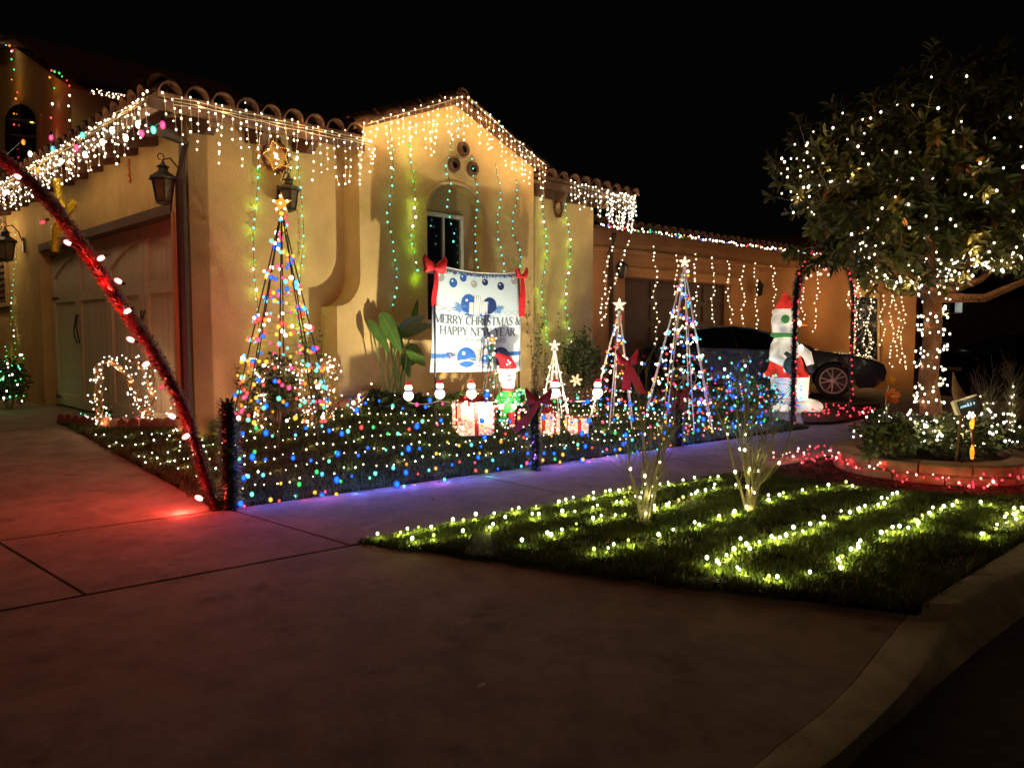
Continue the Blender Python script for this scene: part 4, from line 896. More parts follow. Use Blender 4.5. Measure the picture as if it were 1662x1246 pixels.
# =============================================================== WIRE TREES
def cone_tree(bx, by, ay, rpx, label, rod, cols, br, nleg=8, turns=7, nb=130, star='e_star', ssz=.09, sblb='y', rings=2, wide=1.0, lp=.05, rr=.006, rod2=None, lean=0, shape=1.0):
    b = G(bx, by); Y = b.y; top = P(bx + lean, ay, Y); r = rpx / F * Y; H = top.z - b.z
    t = thing('wire_tree', b, label, 'light tree', 'cone shaped wire trees of lights in the yard')
    for k in range(nleg):
        a = 2 * math.pi * (k + .3) / nleg; x, y = b.x + r * math.cos(a), b.y + r * math.sin(a) * wide; f = Vector((x, y, gz(x, y) + .01))
        m_ = MB(); m_.tube([f, top + Vector((.012 * math.cos(a), .012 * math.sin(a), 0))], rr, rod, 5); m_.build('leg', t)
    m_ = MB()
    m_.tube([Vector((b.x + r * math.cos(a), b.y + r * wide * math.sin(a), gz(b.x + r * math.cos(a), b.y + r * wide * math.sin(a)) + .015)) for a in np.linspace(0, 2 * math.pi, 25)], rr * .9, rod, 5); m_.build('base_ring', t)
    m_ = MB(); m_.tube([top - UP * .07, top + UP * .03], .022, rod, 8); m_.build('cap', t)
    pts = []
    for i in range(nb):
        q = (i / nb) ** .72; q = 1 - q * .93; a = turns * 2 * math.pi * i / nb + U(-.35, .35)
        rq = r * (1 - q) * 1.02; c_ = Vector((b.x, b.y, b.z)).lerp(top, q); pts.append(jit(Vector((c_.x + rq * math.cos(a), c_.y + rq * wide * math.sin(a), c_.z)), .035))
    cs = [random.choice(cols) for _ in pts]
    m_ = MB(); m_.tube(pts, .0022, 'wire_g', 3); m_.build('wire', t); bulbs(t, pts, cs, br, stretch=1.1)
    for i in range(3, nb, 8): lamp(t, pts[i] + Vector((0, 0, .03)), lp * 3, cs[i], .01)
    s_ = MB(); c_ = top + UP * (ssz * 1.05); X = Vector((1, 0, 0)); star_solid(s_, c_, X, UP, ssz, ssz * .42, .025, star); so_ = s_.build('star', t, smooth=False)
    s_ = MB(); 
    for p in starpts(c_ - Vector((0, .028, 0)), X, UP, ssz * .62, 0, 5)[::2] + [c_ - Vector((0, .035, 0))]: s_.ico(p, ssz * .13, 'e_ww')
    s_.build('star_bulbs', so_, ang=180, kind='stuff'); lamp(t, c_ - Vector((0, .12, 0)), .25, sblb, .02)
    return t, b, top, r
MG = ['r', 'y', 'b', 't', 'p', 'o', 'lt', 'r', 'y', 'p', 'ww']
M['e_starw'] = emat('bulb_star_white', (1, .62, .3), (1, .8, .52), .7, 1.3)
cone_tree(457, 702, 350, 84, 'tallest wire tree with black legs and globe bulbs, amber star on top', 'black', MG, .0235, 8, 9, 300, 'e_star', .115, 'y', rr=.0075, lp=.06)
cone_tree(692, 655, 480, 46, 'dark legged light tree left of the banner, amber star near red bow', 'wire_g', ['t', 'wo', 'r', 'lt', 'y', 'ww'], .014, 6, 7, 90, 'e_star', .085, 'y', lp=.04)
cone_tree(799, 690, 562, 27, 'small light tree in front of banner beside the red hatted figure', 'wire_g', ['wo', 'r', 'lt', 'ww'], .013, 6, 5, 50, 'e_star', .075, 'y', lp=.05)
cone_tree(900, 684, 572, 27, 'smallest white rod tree with a white star, in front of weeds', 'rod_w', ['ww', 'ww', 'wo', 'r'], .012, 8, 5, 60, 'e_starw', .085, 'ww', rr=.007, lp=.08)
cone_tree(992, 688, 508, 40, 'middle white rod tree with white star and red ribbon', 'rod_w', ['ww', 'r', 'wo', 'lt', 'r', 'b', 'y'], .0165, 6, 6, 140, 'e_starw', .10, 'ww', rr=.0085, lp=.06, lean=13)
cone_tree(1100, 690, 437, 58, 'tall white rod tree beside parked car, small white star', 'rod_w', ['r', 'wo', 'lt', 'ww', 'p', 'b', 'y', 'ww', 'lt'], .0185, 8, 8, 300, 'e_starw', .09, 'ww', rr=.0085, lp=.05, lean=11)
# =============================================================== BOWS AND BANNER
def bow(c, sz, m, label, X=Vector((1, 0, 0)), tails=(1.2, 1.2), tdir=(-.15, .2), lift=.35, tw=.16):
    c = Vector(c); t = thing('ribbon_bow', c, label, 'bow'); N = X.cross(UP).normalized() * -1
    if N.dot(EYE - c) < 0: N = -N
    for s in (-1, 1):
        vs = []; fs = []; na, nb_ = 9, 10
        for i in range(na):
            q = i / (na - 1); ax_ = math.sin(q * math.pi * .5)
            w_ = sz * (.07 + .33 * math.sin(min(q * 1.25, 1) * math.pi * .52)); dep = sz * (.05 + .13 * math.sin(q * math.pi)) 
            cc = c + X * (s * sz * .62 * ax_) + UP * (sz * lift * q * .8)
            for j in range(nb_):
                a = 2 * math.pi * j / nb_; vs.append(cc + UP * (w_ * math.sin(a) * (1 + .1 * math.sin(5 * q + j))) + N * (dep * math.cos(a)) + X * (s * .05 * sz * math.sin(3 * a)))
        for i in range(na - 1):
            for j in range(nb_): fs.append((i * nb_ + j, i * nb_ + (j + 1) % nb_, (i + 1) * nb_ + (j + 1) % nb_, (i + 1) * nb_ + j))
        m_ = MB(); m_.add(vs, fs, m); m_.build('loop', t)
    m_ = MB(); m_.ball(c + N * sz * .06, sz * .13, m, 10, 7); m_.build('knot', t)
    for k, L in enumerate(tails):
        if L <= 0: continue
        d = tdir[k]; vs = []; fs = []; n_ = 10
        for i in range(n_ + 1):
            q = i / n_; cc = c - UP * (sz * L * q) + X * (sz * d * q * L + sz * .03 * math.sin(q * 6)) + N * (sz * (.03 + .05 * math.sin(q * 5 + k))); w_ = sz * tw * (.45 + .55 * min(q * 2, 1))
            vs += [cc - X * w_, cc + N * .02 * sz, cc + X * w_]
        vs[-2] = vs[-2] + UP * sz * .12
        for i in range(n_): fs += [(i * 3, i * 3 + 1, i * 3 + 4, i * 3 + 3), (i * 3 + 1, i * 3 + 2, i * 3 + 5, i * 3 + 4)]
        m_ = MB(); m_.add(vs, fs, m); m_.build('tail', t)
    return t
BO = 1.15
b00, b10, b11, b01 = WR(697, 604, BO), WR(847, 602, BO), WR(843, 443, BO), WR(705, 431, BO)
def BN(u, v, o=0.0):
    """banner surface: u to the right, v up, gentle folds"""
    p = b00.lerp(b10, u).lerp(b01.lerp(b11, u), v); p = p - UP * (.045 * 4 * u * (1 - u) * v)
    return p + nR * (.018 * math.sin(u * 9 + 1) * (.4 + .6 * v) + .012 * math.sin(v * 7 + u * 4) + o)
bt = thing('christmas_banner', WR(770, 640, BO), 'white cloth banner printed MERRY CHRISTMAS with blue ornaments and candles', 'banner')
m_ = MB(); nu, nv = 28, 24; vs = [BN(i / nu, j / nv) for j in range(nv + 1) for i in range(nu + 1)]; fs = [(j * (nu + 1) + i, j * (nu + 1) + i + 1, (j + 1) * (nu + 1) + i + 1, (j + 1) * (nu + 1) + i) for j in range(nv) for i in range(nu)]
m_.add(vs, fs, 'cloth_w'); cl = m_.build('cloth', bt); md = cl.modifiers.new('thick', 'SOLIDIFY'); md.thickness = .003; md.offset = -1
m_ = MB(); m_.tube([BN(u, 1, .004) + UP * .008 for u in np.linspace(-.01, 1.01, 12)], .008, 'whiteframe', 6); m_.build('hem_rope', bt)
for u, l_ in ((-.012, 'l'), (1.012, 'r')):
    p = BN(u, 1) + UP * .05; m_ = MB(); m_.tube([Vector((p.x, p.y, gz(p.x, p.y) - .1)), p], .012, 'black', 6); m_.build('stake', bt)
BW, BH = (b10 - b00).length, (b01 - b00).length
def pr_poly(pts, m, o=.003, nm=None, mb=None):
    k = mb or MB(); k.add([BN(u, v, o) for u, v in pts], [tuple(range(len(pts)))], m)
    if mb is None: k.build(nm or 'print', bt, smooth=False)
def disc(mb, u, v, ru, m, o=.003, sq=1.0, n=20):
    for k in range(3):
        r0, r1 = ru * k / 3, ru * (k + 1) / 3
        for j in range(n):
            a, b = 2 * math.pi * j / n, 2 * math.pi * (j + 1) / n
            q = [(u + r * math.cos(x), v + r * sq * .78 * BW / BH * math.sin(x)) for r, x in ((r0, a), (r1, a), (r1, b), (r0, b))]
            mb.add([BN(*x, o) for x in (q if k else q[1:] if False else q)], [(0, 1, 2, 3)], m)
pb = MB()
for u, v, r, m in ((.055, .905, .045, 'ink_silver'), (.20, .872, .046, 'ink_blue'), (.315, .935, .040, 'ink_blue'), (.445, .885, .036, 'ink_silver'), (.565, .91, .034, 'ink_dk'), (.745, .875, .042, 'ink_dk'), (.935, .93, .045, 'ink_silver')):
    pb.add([BN(u - .0018, v, .002), BN(u + .0018, v, .002), BN(u + .0018, .99, .002), BN(u - .0018, .99, .002)], [(0, 1, 2, 3)], 'ink_silver')
    disc(pb, u, v, r, m); disc(pb, u - r * .3, v + r * .35, r * .22, 'ink_hi', .0045, n=8)
pb.build('printed_ornaments', bt, kind='stuff')
pb = MB()
def sprig(u, v, n, ru, rv, m, o=.0025, up=None):
    for i in range(n):
        a = U(0, 2 * math.pi) if up is None else U(*up); L = U(.4, 1); w_ = .006
        c_, s_ = math.cos(a), math.sin(a); du, dv = c_ * ru * L, s_ * rv * L; k0 = U(0, .3)
        pb.add([BN(u + du * k0 - s_ * w_, v + dv * k0 + c_ * w_, o), BN(u + du * k0 + s_ * w_, v + dv * k0 - c_ * w_, o), BN(u + du, v + dv, o + .0003)], [(0, 1, 2)], m)
for i in range(24):
    u = .13 + .80 * i / 23; sprig(u + U(-.01, .01), .985 - .0 * u, 5, .035, .05, random.choice(['ink_blue', 'ink_blue2', 'ink_dk']), up=(math.pi * 1.1, math.pi * 1.9))
sprig(.30, .64, 40, .12, .085, 'ink_blue'); sprig(.68, .64, 40, .12, .085, 'ink_blue'); sprig(.30, .635, 26, .11, .07, 'ink_blue2', .0028); sprig(.7, .635, 26, .11, .07, 'ink_blue2', .0028); sprig(.49, .575, 30, .22, .03, 'ink_blue')
sprig(.25, .14, 46, .14, .10, 'ink_light'); sprig(.30, .09, 30, .10, .08, 'ink_silver'); sprig(.2, .17, 24, .1, .05, 'ink_dk')
pb.build('printed_fir_sprigs', bt, smooth=False, kind='stuff')
pb = MB(); [pr_poly([(a, .13 + .035 * a), (a + .025, .13 + .035 * (a + .025)), (a + .025, .175 + .03 * (a + .025)), (a, .175 + .03 * a)], 'ink_blue', .0016, mb=pb) for a in np.arange(0, 1, .025)]; pb.build('printed_band', bt, smooth=False)
pb = MB()
for u, v, r, m, o in ((.39, .685, .085, 'ink_blue', .003), (.615, .675, .075, 'ink_dk', .003), (.37, .145, .105, 'ink_blue', .0034), (.50, .165, .07, 'ink_silver', .003), (.61, .19, .085, 'ink_silver', .0026), (.585, .115, .06, 'ink_blue', .0038), (.755, .15, .105, 'ink_dk', .0034)):
    disc(pb, u, v, r, m, o, 1.15 if v > .5 else 1); disc(pb, u - r * .3, v + r * .4, r * .17, 'ink_hi' if m != 'ink_dk' else 'ink_blue2', o + .0013, n=10)
pb.build('printed_baubles', bt, kind='stuff')
pb = MB()
for u0, u1_, v0, v1 in ((.395, .445, .578, .70), (.445, .515, .572, .765), (.53, .595, .578, .715)):
    n_ = 7
    for i in range(n_):
        a = u0 + (u1_ - u0) * i / n_; b = u0 + (u1_ - u0) * (i + 1) / n_; pr_poly([(a, v0), (b, v0), (b, v1), (a, v1)], ['ink_silver', 'ink_hi', 'ink_light', 'ink_hi', 'ink_silver', 'ink_hi', 'ink_light'][i], .0055, mb=pb)
pb.build('printed_candles', bt, smooth=False)
pb = MB()
def inkline(pts, w_, m, o=.003):
    for (u0, v0), (u1_, v1) in zip(pts, pts[1:]):
        d = Vector((u1_ - u0, v1 - v0)); d = Vector((-d.y, d.x)).normalized() * w_; pb.add([BN(u0 + d.x, v0 + d.y, o), BN(u0 - d.x, v0 - d.y, o), BN(u1_ - d.x, v1 - d.y, o), BN(u1_ + d.x, v1 + d.y, o)], [(0, 1, 2, 3)], m)
for ph in (0, math.pi):
    inkline([(.01 + .22 * i / 12, .615 + .022 * math.sin(i / 12 * math.pi * 2 + ph)) for i in range(13)], .0022, 'ink_light'); inkline([(.78 + .2 * i / 12, .60 + .022 * math.sin(i / 12 * math.pi * 2 + ph)) for i in range(13)], .0022, 'ink_light')
inkline([(.2 + .7 * i / 20, .085 + .03 * math.sin(i / 20 * 7)) for i in range(21)], .005, 'ink_hi', .0052); inkline([(.1 + .5 * i / 20, .11 + .025 * math.sin(i / 20 * 9 + 2)) for i in range(21)], .0045, 'ink_silver', .0048)
# lettering: thick and thin strokes with serifs
A_T, A_N = .105, .038
GL = {
 'M': (1.15, [((.12, 0), (.12, 1), A_N), ((.12, 1), (.56, .0), A_T), ((.56, 0), (1.0, 1), A_N), ((1.0, 0), (1.0, 1), A_T)], [(.12, 0), (.12, 1), (1.0, 0), (1.0, 1)]),
 'E': (.78, [((.14, 0), (.14, 1), A_T), ((.14, .97), (.66, .97), A_N), ((.14, .5), (.5, .5), A_N), ((.14, .03), (.68, .03), A_N), ((.66, .97), (.66, .8), A_N), ((.68, .03), (.68, .22), A_N)], [(.14, 0), (.14, 1)]),
 'R': (.88, [((.14, 0), (.14, 1), A_T), ((.14, .97), (.48, .97), A_N), ((.48, .97), (.64, .88), .06), ((.64, .88), (.66, .74), A_T), ((.66, .74), (.62, .6), A_T), ((.62, .6), (.46, .5), .06), ((.46, .5), (.14, .5), A_N), ((.42, .5), (.76, .02), A_T)], [(.14, 0), (.14, 1), (.78, 0)]),
 'Y': (.84, [((.08, 1), (.42, .48), A_T), ((.78, 1), (.42, .48), A_N), ((.42, .5), (.42, 0), A_T)], [(.1, 1), (.76, 1), (.42, 0)]),
 'C': (.88, [((.78, .82), (.66, .96), .05), ((.66, .96), (.46, 1), A_N), ((.46, 1), (.24, .9), .06), ((.24, .9), (.12, .66), A_T), ((.12, .66), (.12, .34), A_T), ((.12, .34), (.24, .1), A_T), ((.24, .1), (.46, .0), .06), ((.46, 0), (.66, .04), A_N), ((.66, .04), (.8, .2), A_N), ((.78, .98), (.78, .76), A_N)], []),
 'H': (.98, [((.16, 0), (.16, 1), A_T), ((.82, 0), (.82, 1), A_T), ((.16, .5), (.82, .5), A_N)], [(.16, 0), (.16, 1), (.82, 0), (.82, 1)]),
 'I': (.42, [((.21, 0), (.21, 1), A_T)], [(.21, 0), (.21, 1)]),
 'S': (.72, [((.6, .8), (.5, .95), A_N), ((.5, .95), (.32, 1), A_N), ((.32, 1), (.15, .88), .06), ((.15, .88), (.16, .68), A_T), ((.16, .68), (.34, .54), A_T), ((.34, .54), (.56, .4), A_T), ((.56, .4), (.6, .2), A_T), ((.6, .2), (.46, .03), .06), ((.46, .03), (.26, .0), A_N), ((.26, 0), (.12, .18), A_N), ((.6, .97), (.6, .74), A_N), ((.12, .02), (.12, .26), A_N)], []),
 'T': (.82, [((.41, 0), (.41, 1), A_T), ((.06, .97), (.76, .97), A_N), ((.06, .97), (.06, .8), A_N), ((.76, .97), (.76, .8), A_N)], [(.41, 0)]),
 'A': (.92, [((.12, 0), (.45, 1), A_N), ((.45, 1), (.8, 0), A_T), ((.24, .36), (.66, .36), A_N)], [(.12, 0), (.8, 0)]),
 '&': (1.0, [((.86, .5), (.6, .12), A_N), ((.6, .12), (.36, 0), .05), ((.36, 0), (.14, .12), .07), ((.14, .12), (.14, .32), A_T), ((.14, .32), (.44, .58), .06), ((.44, .58), (.52, .8), .06), ((.52, .8), (.4, .98), A_N), ((.4, .98), (.24, .88), .07), ((.24, .88), (.26, .68), .08), ((.26, .68), (.84, 0), A_T), ((.74, .5), (.94, .5), A_N)], []),
 'P': (.80, [((.14, 0), (.14, 1), A_T), ((.14, .97), (.46, .97), A_N), ((.46, .97), (.63, .88), .06), ((.63, .88), (.66, .72), A_T), ((.66, .72), (.6, .56), A_T), ((.6, .56), (.44, .47), .06), ((.44, .47), (.14, .47), A_N)], [(.14, 0), (.14, 1)]),
 'N': (1.0, [((.14, 0), (.14, 1), A_N), ((.14, 1), (.84, .0), A_T), ((.84, 0), (.84, 1), A_N)], [(.14, 0), (.12, 1), (.84, 1)]),
 'W': (1.3, [((.08, 1), (.36, 0), A_T), ((.36, 0), (.64, 1), A_N), ((.64, 1), (.92, 0), A_T), ((.92, 0), (1.2, 1), A_N)], [(.1, 1), (.64, 1), (1.18, 1)]),
 'O': (.95, [((.47, 1), (.24, .92), .06), ((.24, .92), (.1, .66), A_T), ((.1, .66), (.1, .34), A_T), ((.1, .34), (.24, .08), A_T), ((.24, .08), (.47, 0), .05), ((.47, 0), (.7, .08), .05), ((.7, .08), (.84, .34), A_T), ((.84, .34), (.84, .66), A_T), ((.84, .66), (.7, .92), A_T), ((.7, .92), (.47, 1), .05)], []),
 'U': (.95, [((.15, 1), (.15, .3), A_T), ((.15, .3), (.28, .06), A_T), ((.28, .06), (.5, 0), .05), ((.5, 0), (.7, .08), A_N), ((.7, .08), (.8, .3), A_N), ((.8, .3), (.8, 1), A_N)], [(.15, 1), (.8, 1)]),
 'F': (.72, [((.14, 0), (.14, 1), A_T), ((.14, .97), (.66, .97), A_N), ((.14, .5), (.5, .5), A_N)], [(.14, 0)]),
 '!': (.36, [((.18, 1), (.18, .3), A_T), ((.18, .1), (.18, 0), A_T)], []), ' ': (.42, [], [])}
def text(s, u0, u1_, v0, h, m, mbx, plain=False, o=.0032):
    W = sum(GL[c][0] for c in s); k = (u1_ - u0) / W; x = u0
    for ch in s:
        wd, st, sf = GL[ch]
        st = list(st)
        if not plain: st += [((a - .11, .012 if b == 0 else .988), (a + .11, .012 if b == 0 else .988), .022) for a, b in sf]
        for (a, b, w_) in st:
            if plain: w_ = .055
            A = Vector((x + a[0] * k, v0 + a[1] * h)); B = Vector((x + b[0] * k, v0 + b[1] * h)); d = Vector(((b[0] - a[0]), (b[1] - a[1])))
            if d.length == 0: continue
            nrm = Vector((-d.y, d.x)).normalized() * (w_ * 1.12); nrm = Vector((nrm.x * k, nrm.y * h)); e = d.normalized() * .02; e = Vector((e.x * k, e.y * h))
            mbx.add([BN(*(A - e + nrm), o), BN(*(A - e - nrm), o), BN(*(B + e - nrm), o), BN(*(B + e + nrm), o)], [(0, 1, 2, 3)], m); o += .000004
        x += wd * k
pb.build('printed_scrolls', bt, smooth=False, kind='stuff')
pb = MB(); text('MERRY CHRISTMAS &', .02, .99, .475, .082, 'ink_text', pb); pb.build('lettering', bt, smooth=False)
pb = MB(); text('HAPPY NEW YEAR', .075, .925, .365, .082, 'ink_text', pb); pb.build('lettering', bt, smooth=False)
pb = MB(); text('FROM', .205, .285, .308, .030, 'ink_light', pb, True); text('OUR HOME TO YOURS!', .305, .815, .300, .044, 'ink_text', pb, True); pb.build('lettering', bt, smooth=False)
bow(BN(-.03, .97, .05), .25, 'ribbon', 'bright red bow with a long tail at top left of banner', u2, (1.75, 0), (-.02, 0), lift=.22, tw=.15)
bow(BN(1.01, .96, .05), .16, 'ribbon', 'bright red bow with one wide tail at top right of banner', u2, (3.2, 0), (.02, 0), lift=.5, tw=.34)
bow(P(874, 650, pB.y - .08), .21, 'ribbon_d', 'large dark red bow with long slanting tails on the fence post', Vector((1, 0, 0)), (1.55, 1.35), (-.75, -.55), lift=.3, tw=.2)
bow(P(1104, 640, pC.y - .08), .18, 'ribbon_d', 'pinkish dark red bow in front of the tall rod tree', Vector((1, 0, 0)), (1.3, 1.1), (-.55, .15), lift=.2, tw=.13)
bow(P(1018, 588, 9.6), .22, 'ribbon', 'crimson ribbon draped on the middle white rod tree', Vector((1, 0, 0)), (1.7, 1.9), (.0, .5), lift=.5, tw=.26)
# flood lights in the grass
for (x, y), tgt, e_, l_, sp_ in (((845, 748), WR(700, 290, 0), 300, 'small black floodlight in grass aimed at banner and gable', 118), ((962, 706), WR(850, 430, 0), 90, 'small black floodlight in grass beside the middle rod tree', 100)):
    p = G(x, y); t = thing('floodlight', p, l_, 'floodlight'); d = (tgt - p).normalized(); X, Y_, Z_ = frame(d); c = p + UP * (.32 if x < 900 else .12)
    m_ = MB(); m_.box(c, (.05, .035, .02), 'black', (X, Y_, Z_)); m_.build('housing', t); m_ = MB(); m_.box(c + Z_ * .022, (.042, .028, .002), 'e_ww', (X, Y_, Z_)); m_.build('lens', t, smooth=False)
    m_ = MB(); m_.tube([p - UP * .05, c - UP * .02], .008, 'black', 5); m_.build('spike', t)
    lamp(t, c + Z_ * .05, e_, (1, .90, .60), .02, spot=sp_, aim=tgt, blend=.75)
    lamp(t, c + Z_ * .05 + UP * .06, 1.0, (1, .9, .45), .02)
#PART3
# =============================================================== FIGURES AND GIFTS
def gift(px, py, wpx, hpx, label, rib=True, rot=.35, bow_=True):
    p = G(px, py); k = p.y / F; w_, h_ = wpx * k / 2 * .88, hpx * k; t = thing('lit_gift_box', p, label, 'gift box', 'lit gift boxes on the yard grass')
    X = Vector((math.cos(rot), math.sin(rot), 0)); Y_ = Vector((-X.y, X.x, 0)); c = p + UP * (h_ / 2 + .02)
    m_ = MB(); m_.box(c, (w_, w_, h_ / 2), 'gift', (X, Y_, UP)); m_.build('box', t, smooth=False)
    fr_ = MB()
    for a in (-1, 1):
        for b in (-1, 1):
            fr_.tube([c + X * a * w_ + Y_ * b * w_ - UP * h_ / 2, c + X * a * w_ + Y_ * b * w_ + UP * h_ / 2], .006, 'rod_w', 4)
            fr_.tube([c + X * a * w_ - Y_ * w_ + UP * b * h_ / 2, c + X * a * w_ + Y_ * w_ + UP * b * h_ / 2], .006, 'rod_w', 4); fr_.tube([c - X * w_ + Y_ * a * w_ + UP * b * h_ / 2, c + X * w_ + Y_ * a * w_ + UP * b * h_ / 2], .006, 'rod_w', 4)
    fr_.build('wire_frame', t)
    pts = []
    for _ in range(int(60 * hpx / 50)):
        f = random.choice(((1, 0, 0), (-1, 0, 0), (0, -1, 0), (0, 1, 0), (0, 0, 1))); q = [U(-.95, .95) * (1 - abs(f[0])) + f[0] * 1.03, U(-.95, .95) * (1 - abs(f[1])) + f[1] * 1.03, U(-.95, .95) * (1 - abs(f[2])) + f[2] * 1.03]
        pts.append(c + X * q[0] * w_ + Y_ * q[1] * w_ + UP * q[2] * h_ / 2)
    bulbs(t, pts, 'wo', .010)
    for d in ((X, Y_), (Y_, X)):
        m_ = MB(); m_.box(c + UP * .004, (w_ * 1.03 if d is None else .022, w_ * 1.05, h_ / 2 + .008), 'ribbon', (d[0], d[1], UP)); m_.build('ribbon', t, smooth=False)
    if bow_:
        m_ = MB()
        for s in (-1, 1):
            m_.tube([c + UP * h_ / 2, c + UP * (h_ / 2 + .05) + X * s * w_ * .5, c + UP * (h_ / 2 + .03) + X * s * w_ * .85, c + UP * (h_ / 2 + .008)], [.012, .03, .022, .01], 'ribbon', 8)
        m_.build('bow', t)
    for d in (-Y_, -X, X): lamp(t, c + d * (w_ + .1), .35, 'wo', .02)
gift(766, 706, 58, 52, 'largest lit gift box with red ribbons, left of the small light tree')
gift(890, 706, 30, 34, 'small lit gift box behind the bowed fence post', rot=.9)
gift(936, 704, 34, 24, 'low lit gift box with red end, right of the smallest rod tree', rot=.2, bow_=False)
# red hatted light-up figure
p = G(824, 694); k = p.y / F * .86; t = thing('lit_figure', p, 'light up figure in red hat and green suit holding a wreath', 'light figure'); X = Vector((1, 0, 0)); Yv = Vector((0, 1, 0))
def L3(dx, dz, dy=0): return p + Vector((dx * k, dy, dz * k))
m_ = MB(); m_.ball(L3(-1, 98), 17 * k, 'f_white', 16, 12, (1, .8, 1.05)); m_.ball(L3(1, 84), 13 * k, 'f_white', 14, 10, (1, .85, 1.1)); hd = m_.build('head', t)
m_ = MB(); m_.ball(L3(3, 99, -.155 * 0 - 14 * k), 2.2 * k, 'f_red', 8, 6); m_.build('nose', hd)
for s in (-1, 1):
    m_ = MB(); m_.ball(L3(3 + 6 * s, 104, -13.2 * k), 1.3 * k, 'black', 8, 6); m_.build('eye', hd)
m_ = MB(); m_.tube([L3(3 + 6 * c_, 94 - 3 * math.sin((c_ + 1) * 1.57), -13.5 * k) for c_ in (-1, -.5, 0, .5, 1)], .9 * k, 'f_red', 5); m_.build('mouth', hd)
m_ = MB(); m_.tube([L3(0, 108), L3(-1, 118), L3(-5, 127), L3(-15, 136), L3(-26, 140)], [18 * k, 17 * k, 13 * k, 6 * k, 2 * k], 'f_red', 14); m_.build('hat', t)
m_ = MB(); m_.tube([L3(18 * math.cos(a), 111 + 1.5 * math.sin(a), 15 * k * math.sin(a)) for a in np.linspace(0, 2 * math.pi, 19)], 3.6 * k, 'f_white', 8); m_.build('hat_brim', t)
m_ = MB(); m_.ball(L3(-27, 140), 4.5 * k, 'f_white', 10, 8); m_.build('pompom', t)
m_ = MB(); m_.lathe([(0, 28 * k), (14 * k, 30 * k), (17 * k, 40 * k), (15 * k, 58 * k), (11 * k, 70 * k), (6 * k, 75 * k), (0, 76 * k)], p, 'f_green', 16, sy=.75); m_.build('coat', t)
m_ = MB(); m_.tube([L3(8 * math.cos(a), 73, 7 * k * math.sin(a)) for a in np.linspace(0, 2 * math.pi, 13)], 3.5 * k, 'f_red', 7); m_.build('scarf', t)
for s in (-1, 1):
    m_ = MB(); m_.tube([L3(12 * s, 66), L3(19 * s, 54, -.03), L3(14 * s, 44, -.10)], [5 * k, 5.5 * k, 4.5 * k], 'f_green', 9); ar = m_.build('arm', t)
    m_ = MB(); m_.ball(L3(12 * s, 42, -.12), 5.5 * k, 'f_white', 10, 8, (1, 1, 1.1)); m_.ball(L3(12 * s - 4 * s, 46, -.12), 2.4 * k, 'f_white', 8, 6); m_.build('mitten', ar)
    m_ = MB(); m_.tube([L3(7 * s, 30), L3(8 * s, 12), L3(8 * s, 4)], [7 * k, 5.5 * k, 5 * k], 'f_green' if s < 0 else 'f_red', 9); lg = m_.build('leg', t)
    m_ = MB(); m_.ball(L3(9 * s, 3, -.03), 6 * k, 'f_white', 10, 7, (1.1, 1.7, .7)); m_.build('boot', lg)
m_ = MB(); m_.tube([L3(24 + 12 * math.cos(a), 60 + 14 * math.sin(a), -.09) for a in np.linspace(0, 2 * math.pi, 17)], 3.2 * k, 'f_green', 7); wr_ = m_.build('held_wreath', t)
bulbs(t, [L3(24 + 12 * math.cos(a), 60 + 14 * math.sin(a), -.13) for a in np.linspace(0, 6, 12)], [random.choice(['r', 'ww', 'wo']) for _ in range(12)], .012)
bulbs(t, [L3(U(-14, 14), U(8, 70), -15 * k) for _ in range(26)] + [L3(U(-12, 8), U(113, 130), -15 * k) for _ in range(8)], [random.choice(['ww', 'wo', 'r', 'g', 'ww']) for _ in range(34)], .010, name='spark_bulbs')
lamp(t, L3(0, 90, -.35), .2, (1, .75, .45), .06); lamp(t, L3(0, 40, -.35), .25, (.8, 1, .4), .05)
# candy canes by the figure
for x, y, l_ in ((800, 706, 'small lit candy cane stake left of figure with red hat'), (842, 712, 'small lit candy cane stake by the large dark red bow')):
    q = G(x, y); t = thing('candy_cane', q, l_, 'candy cane'); H = .30
    pth = [q + UP * (H * i / 8) for i in range(9)] + [q + UP * (H + .04 * math.sin(a)) + X * (.04 - .04 * math.cos(a)) for a in np.linspace(.3, math.pi, 7)]
    for i in range(len(pth) - 1): m_ = MB(); m_.tube([pth[i], pth[i + 1]], .014, 'f_red' if i % 2 else 'f_white', 8); m_.build('stripe', t)
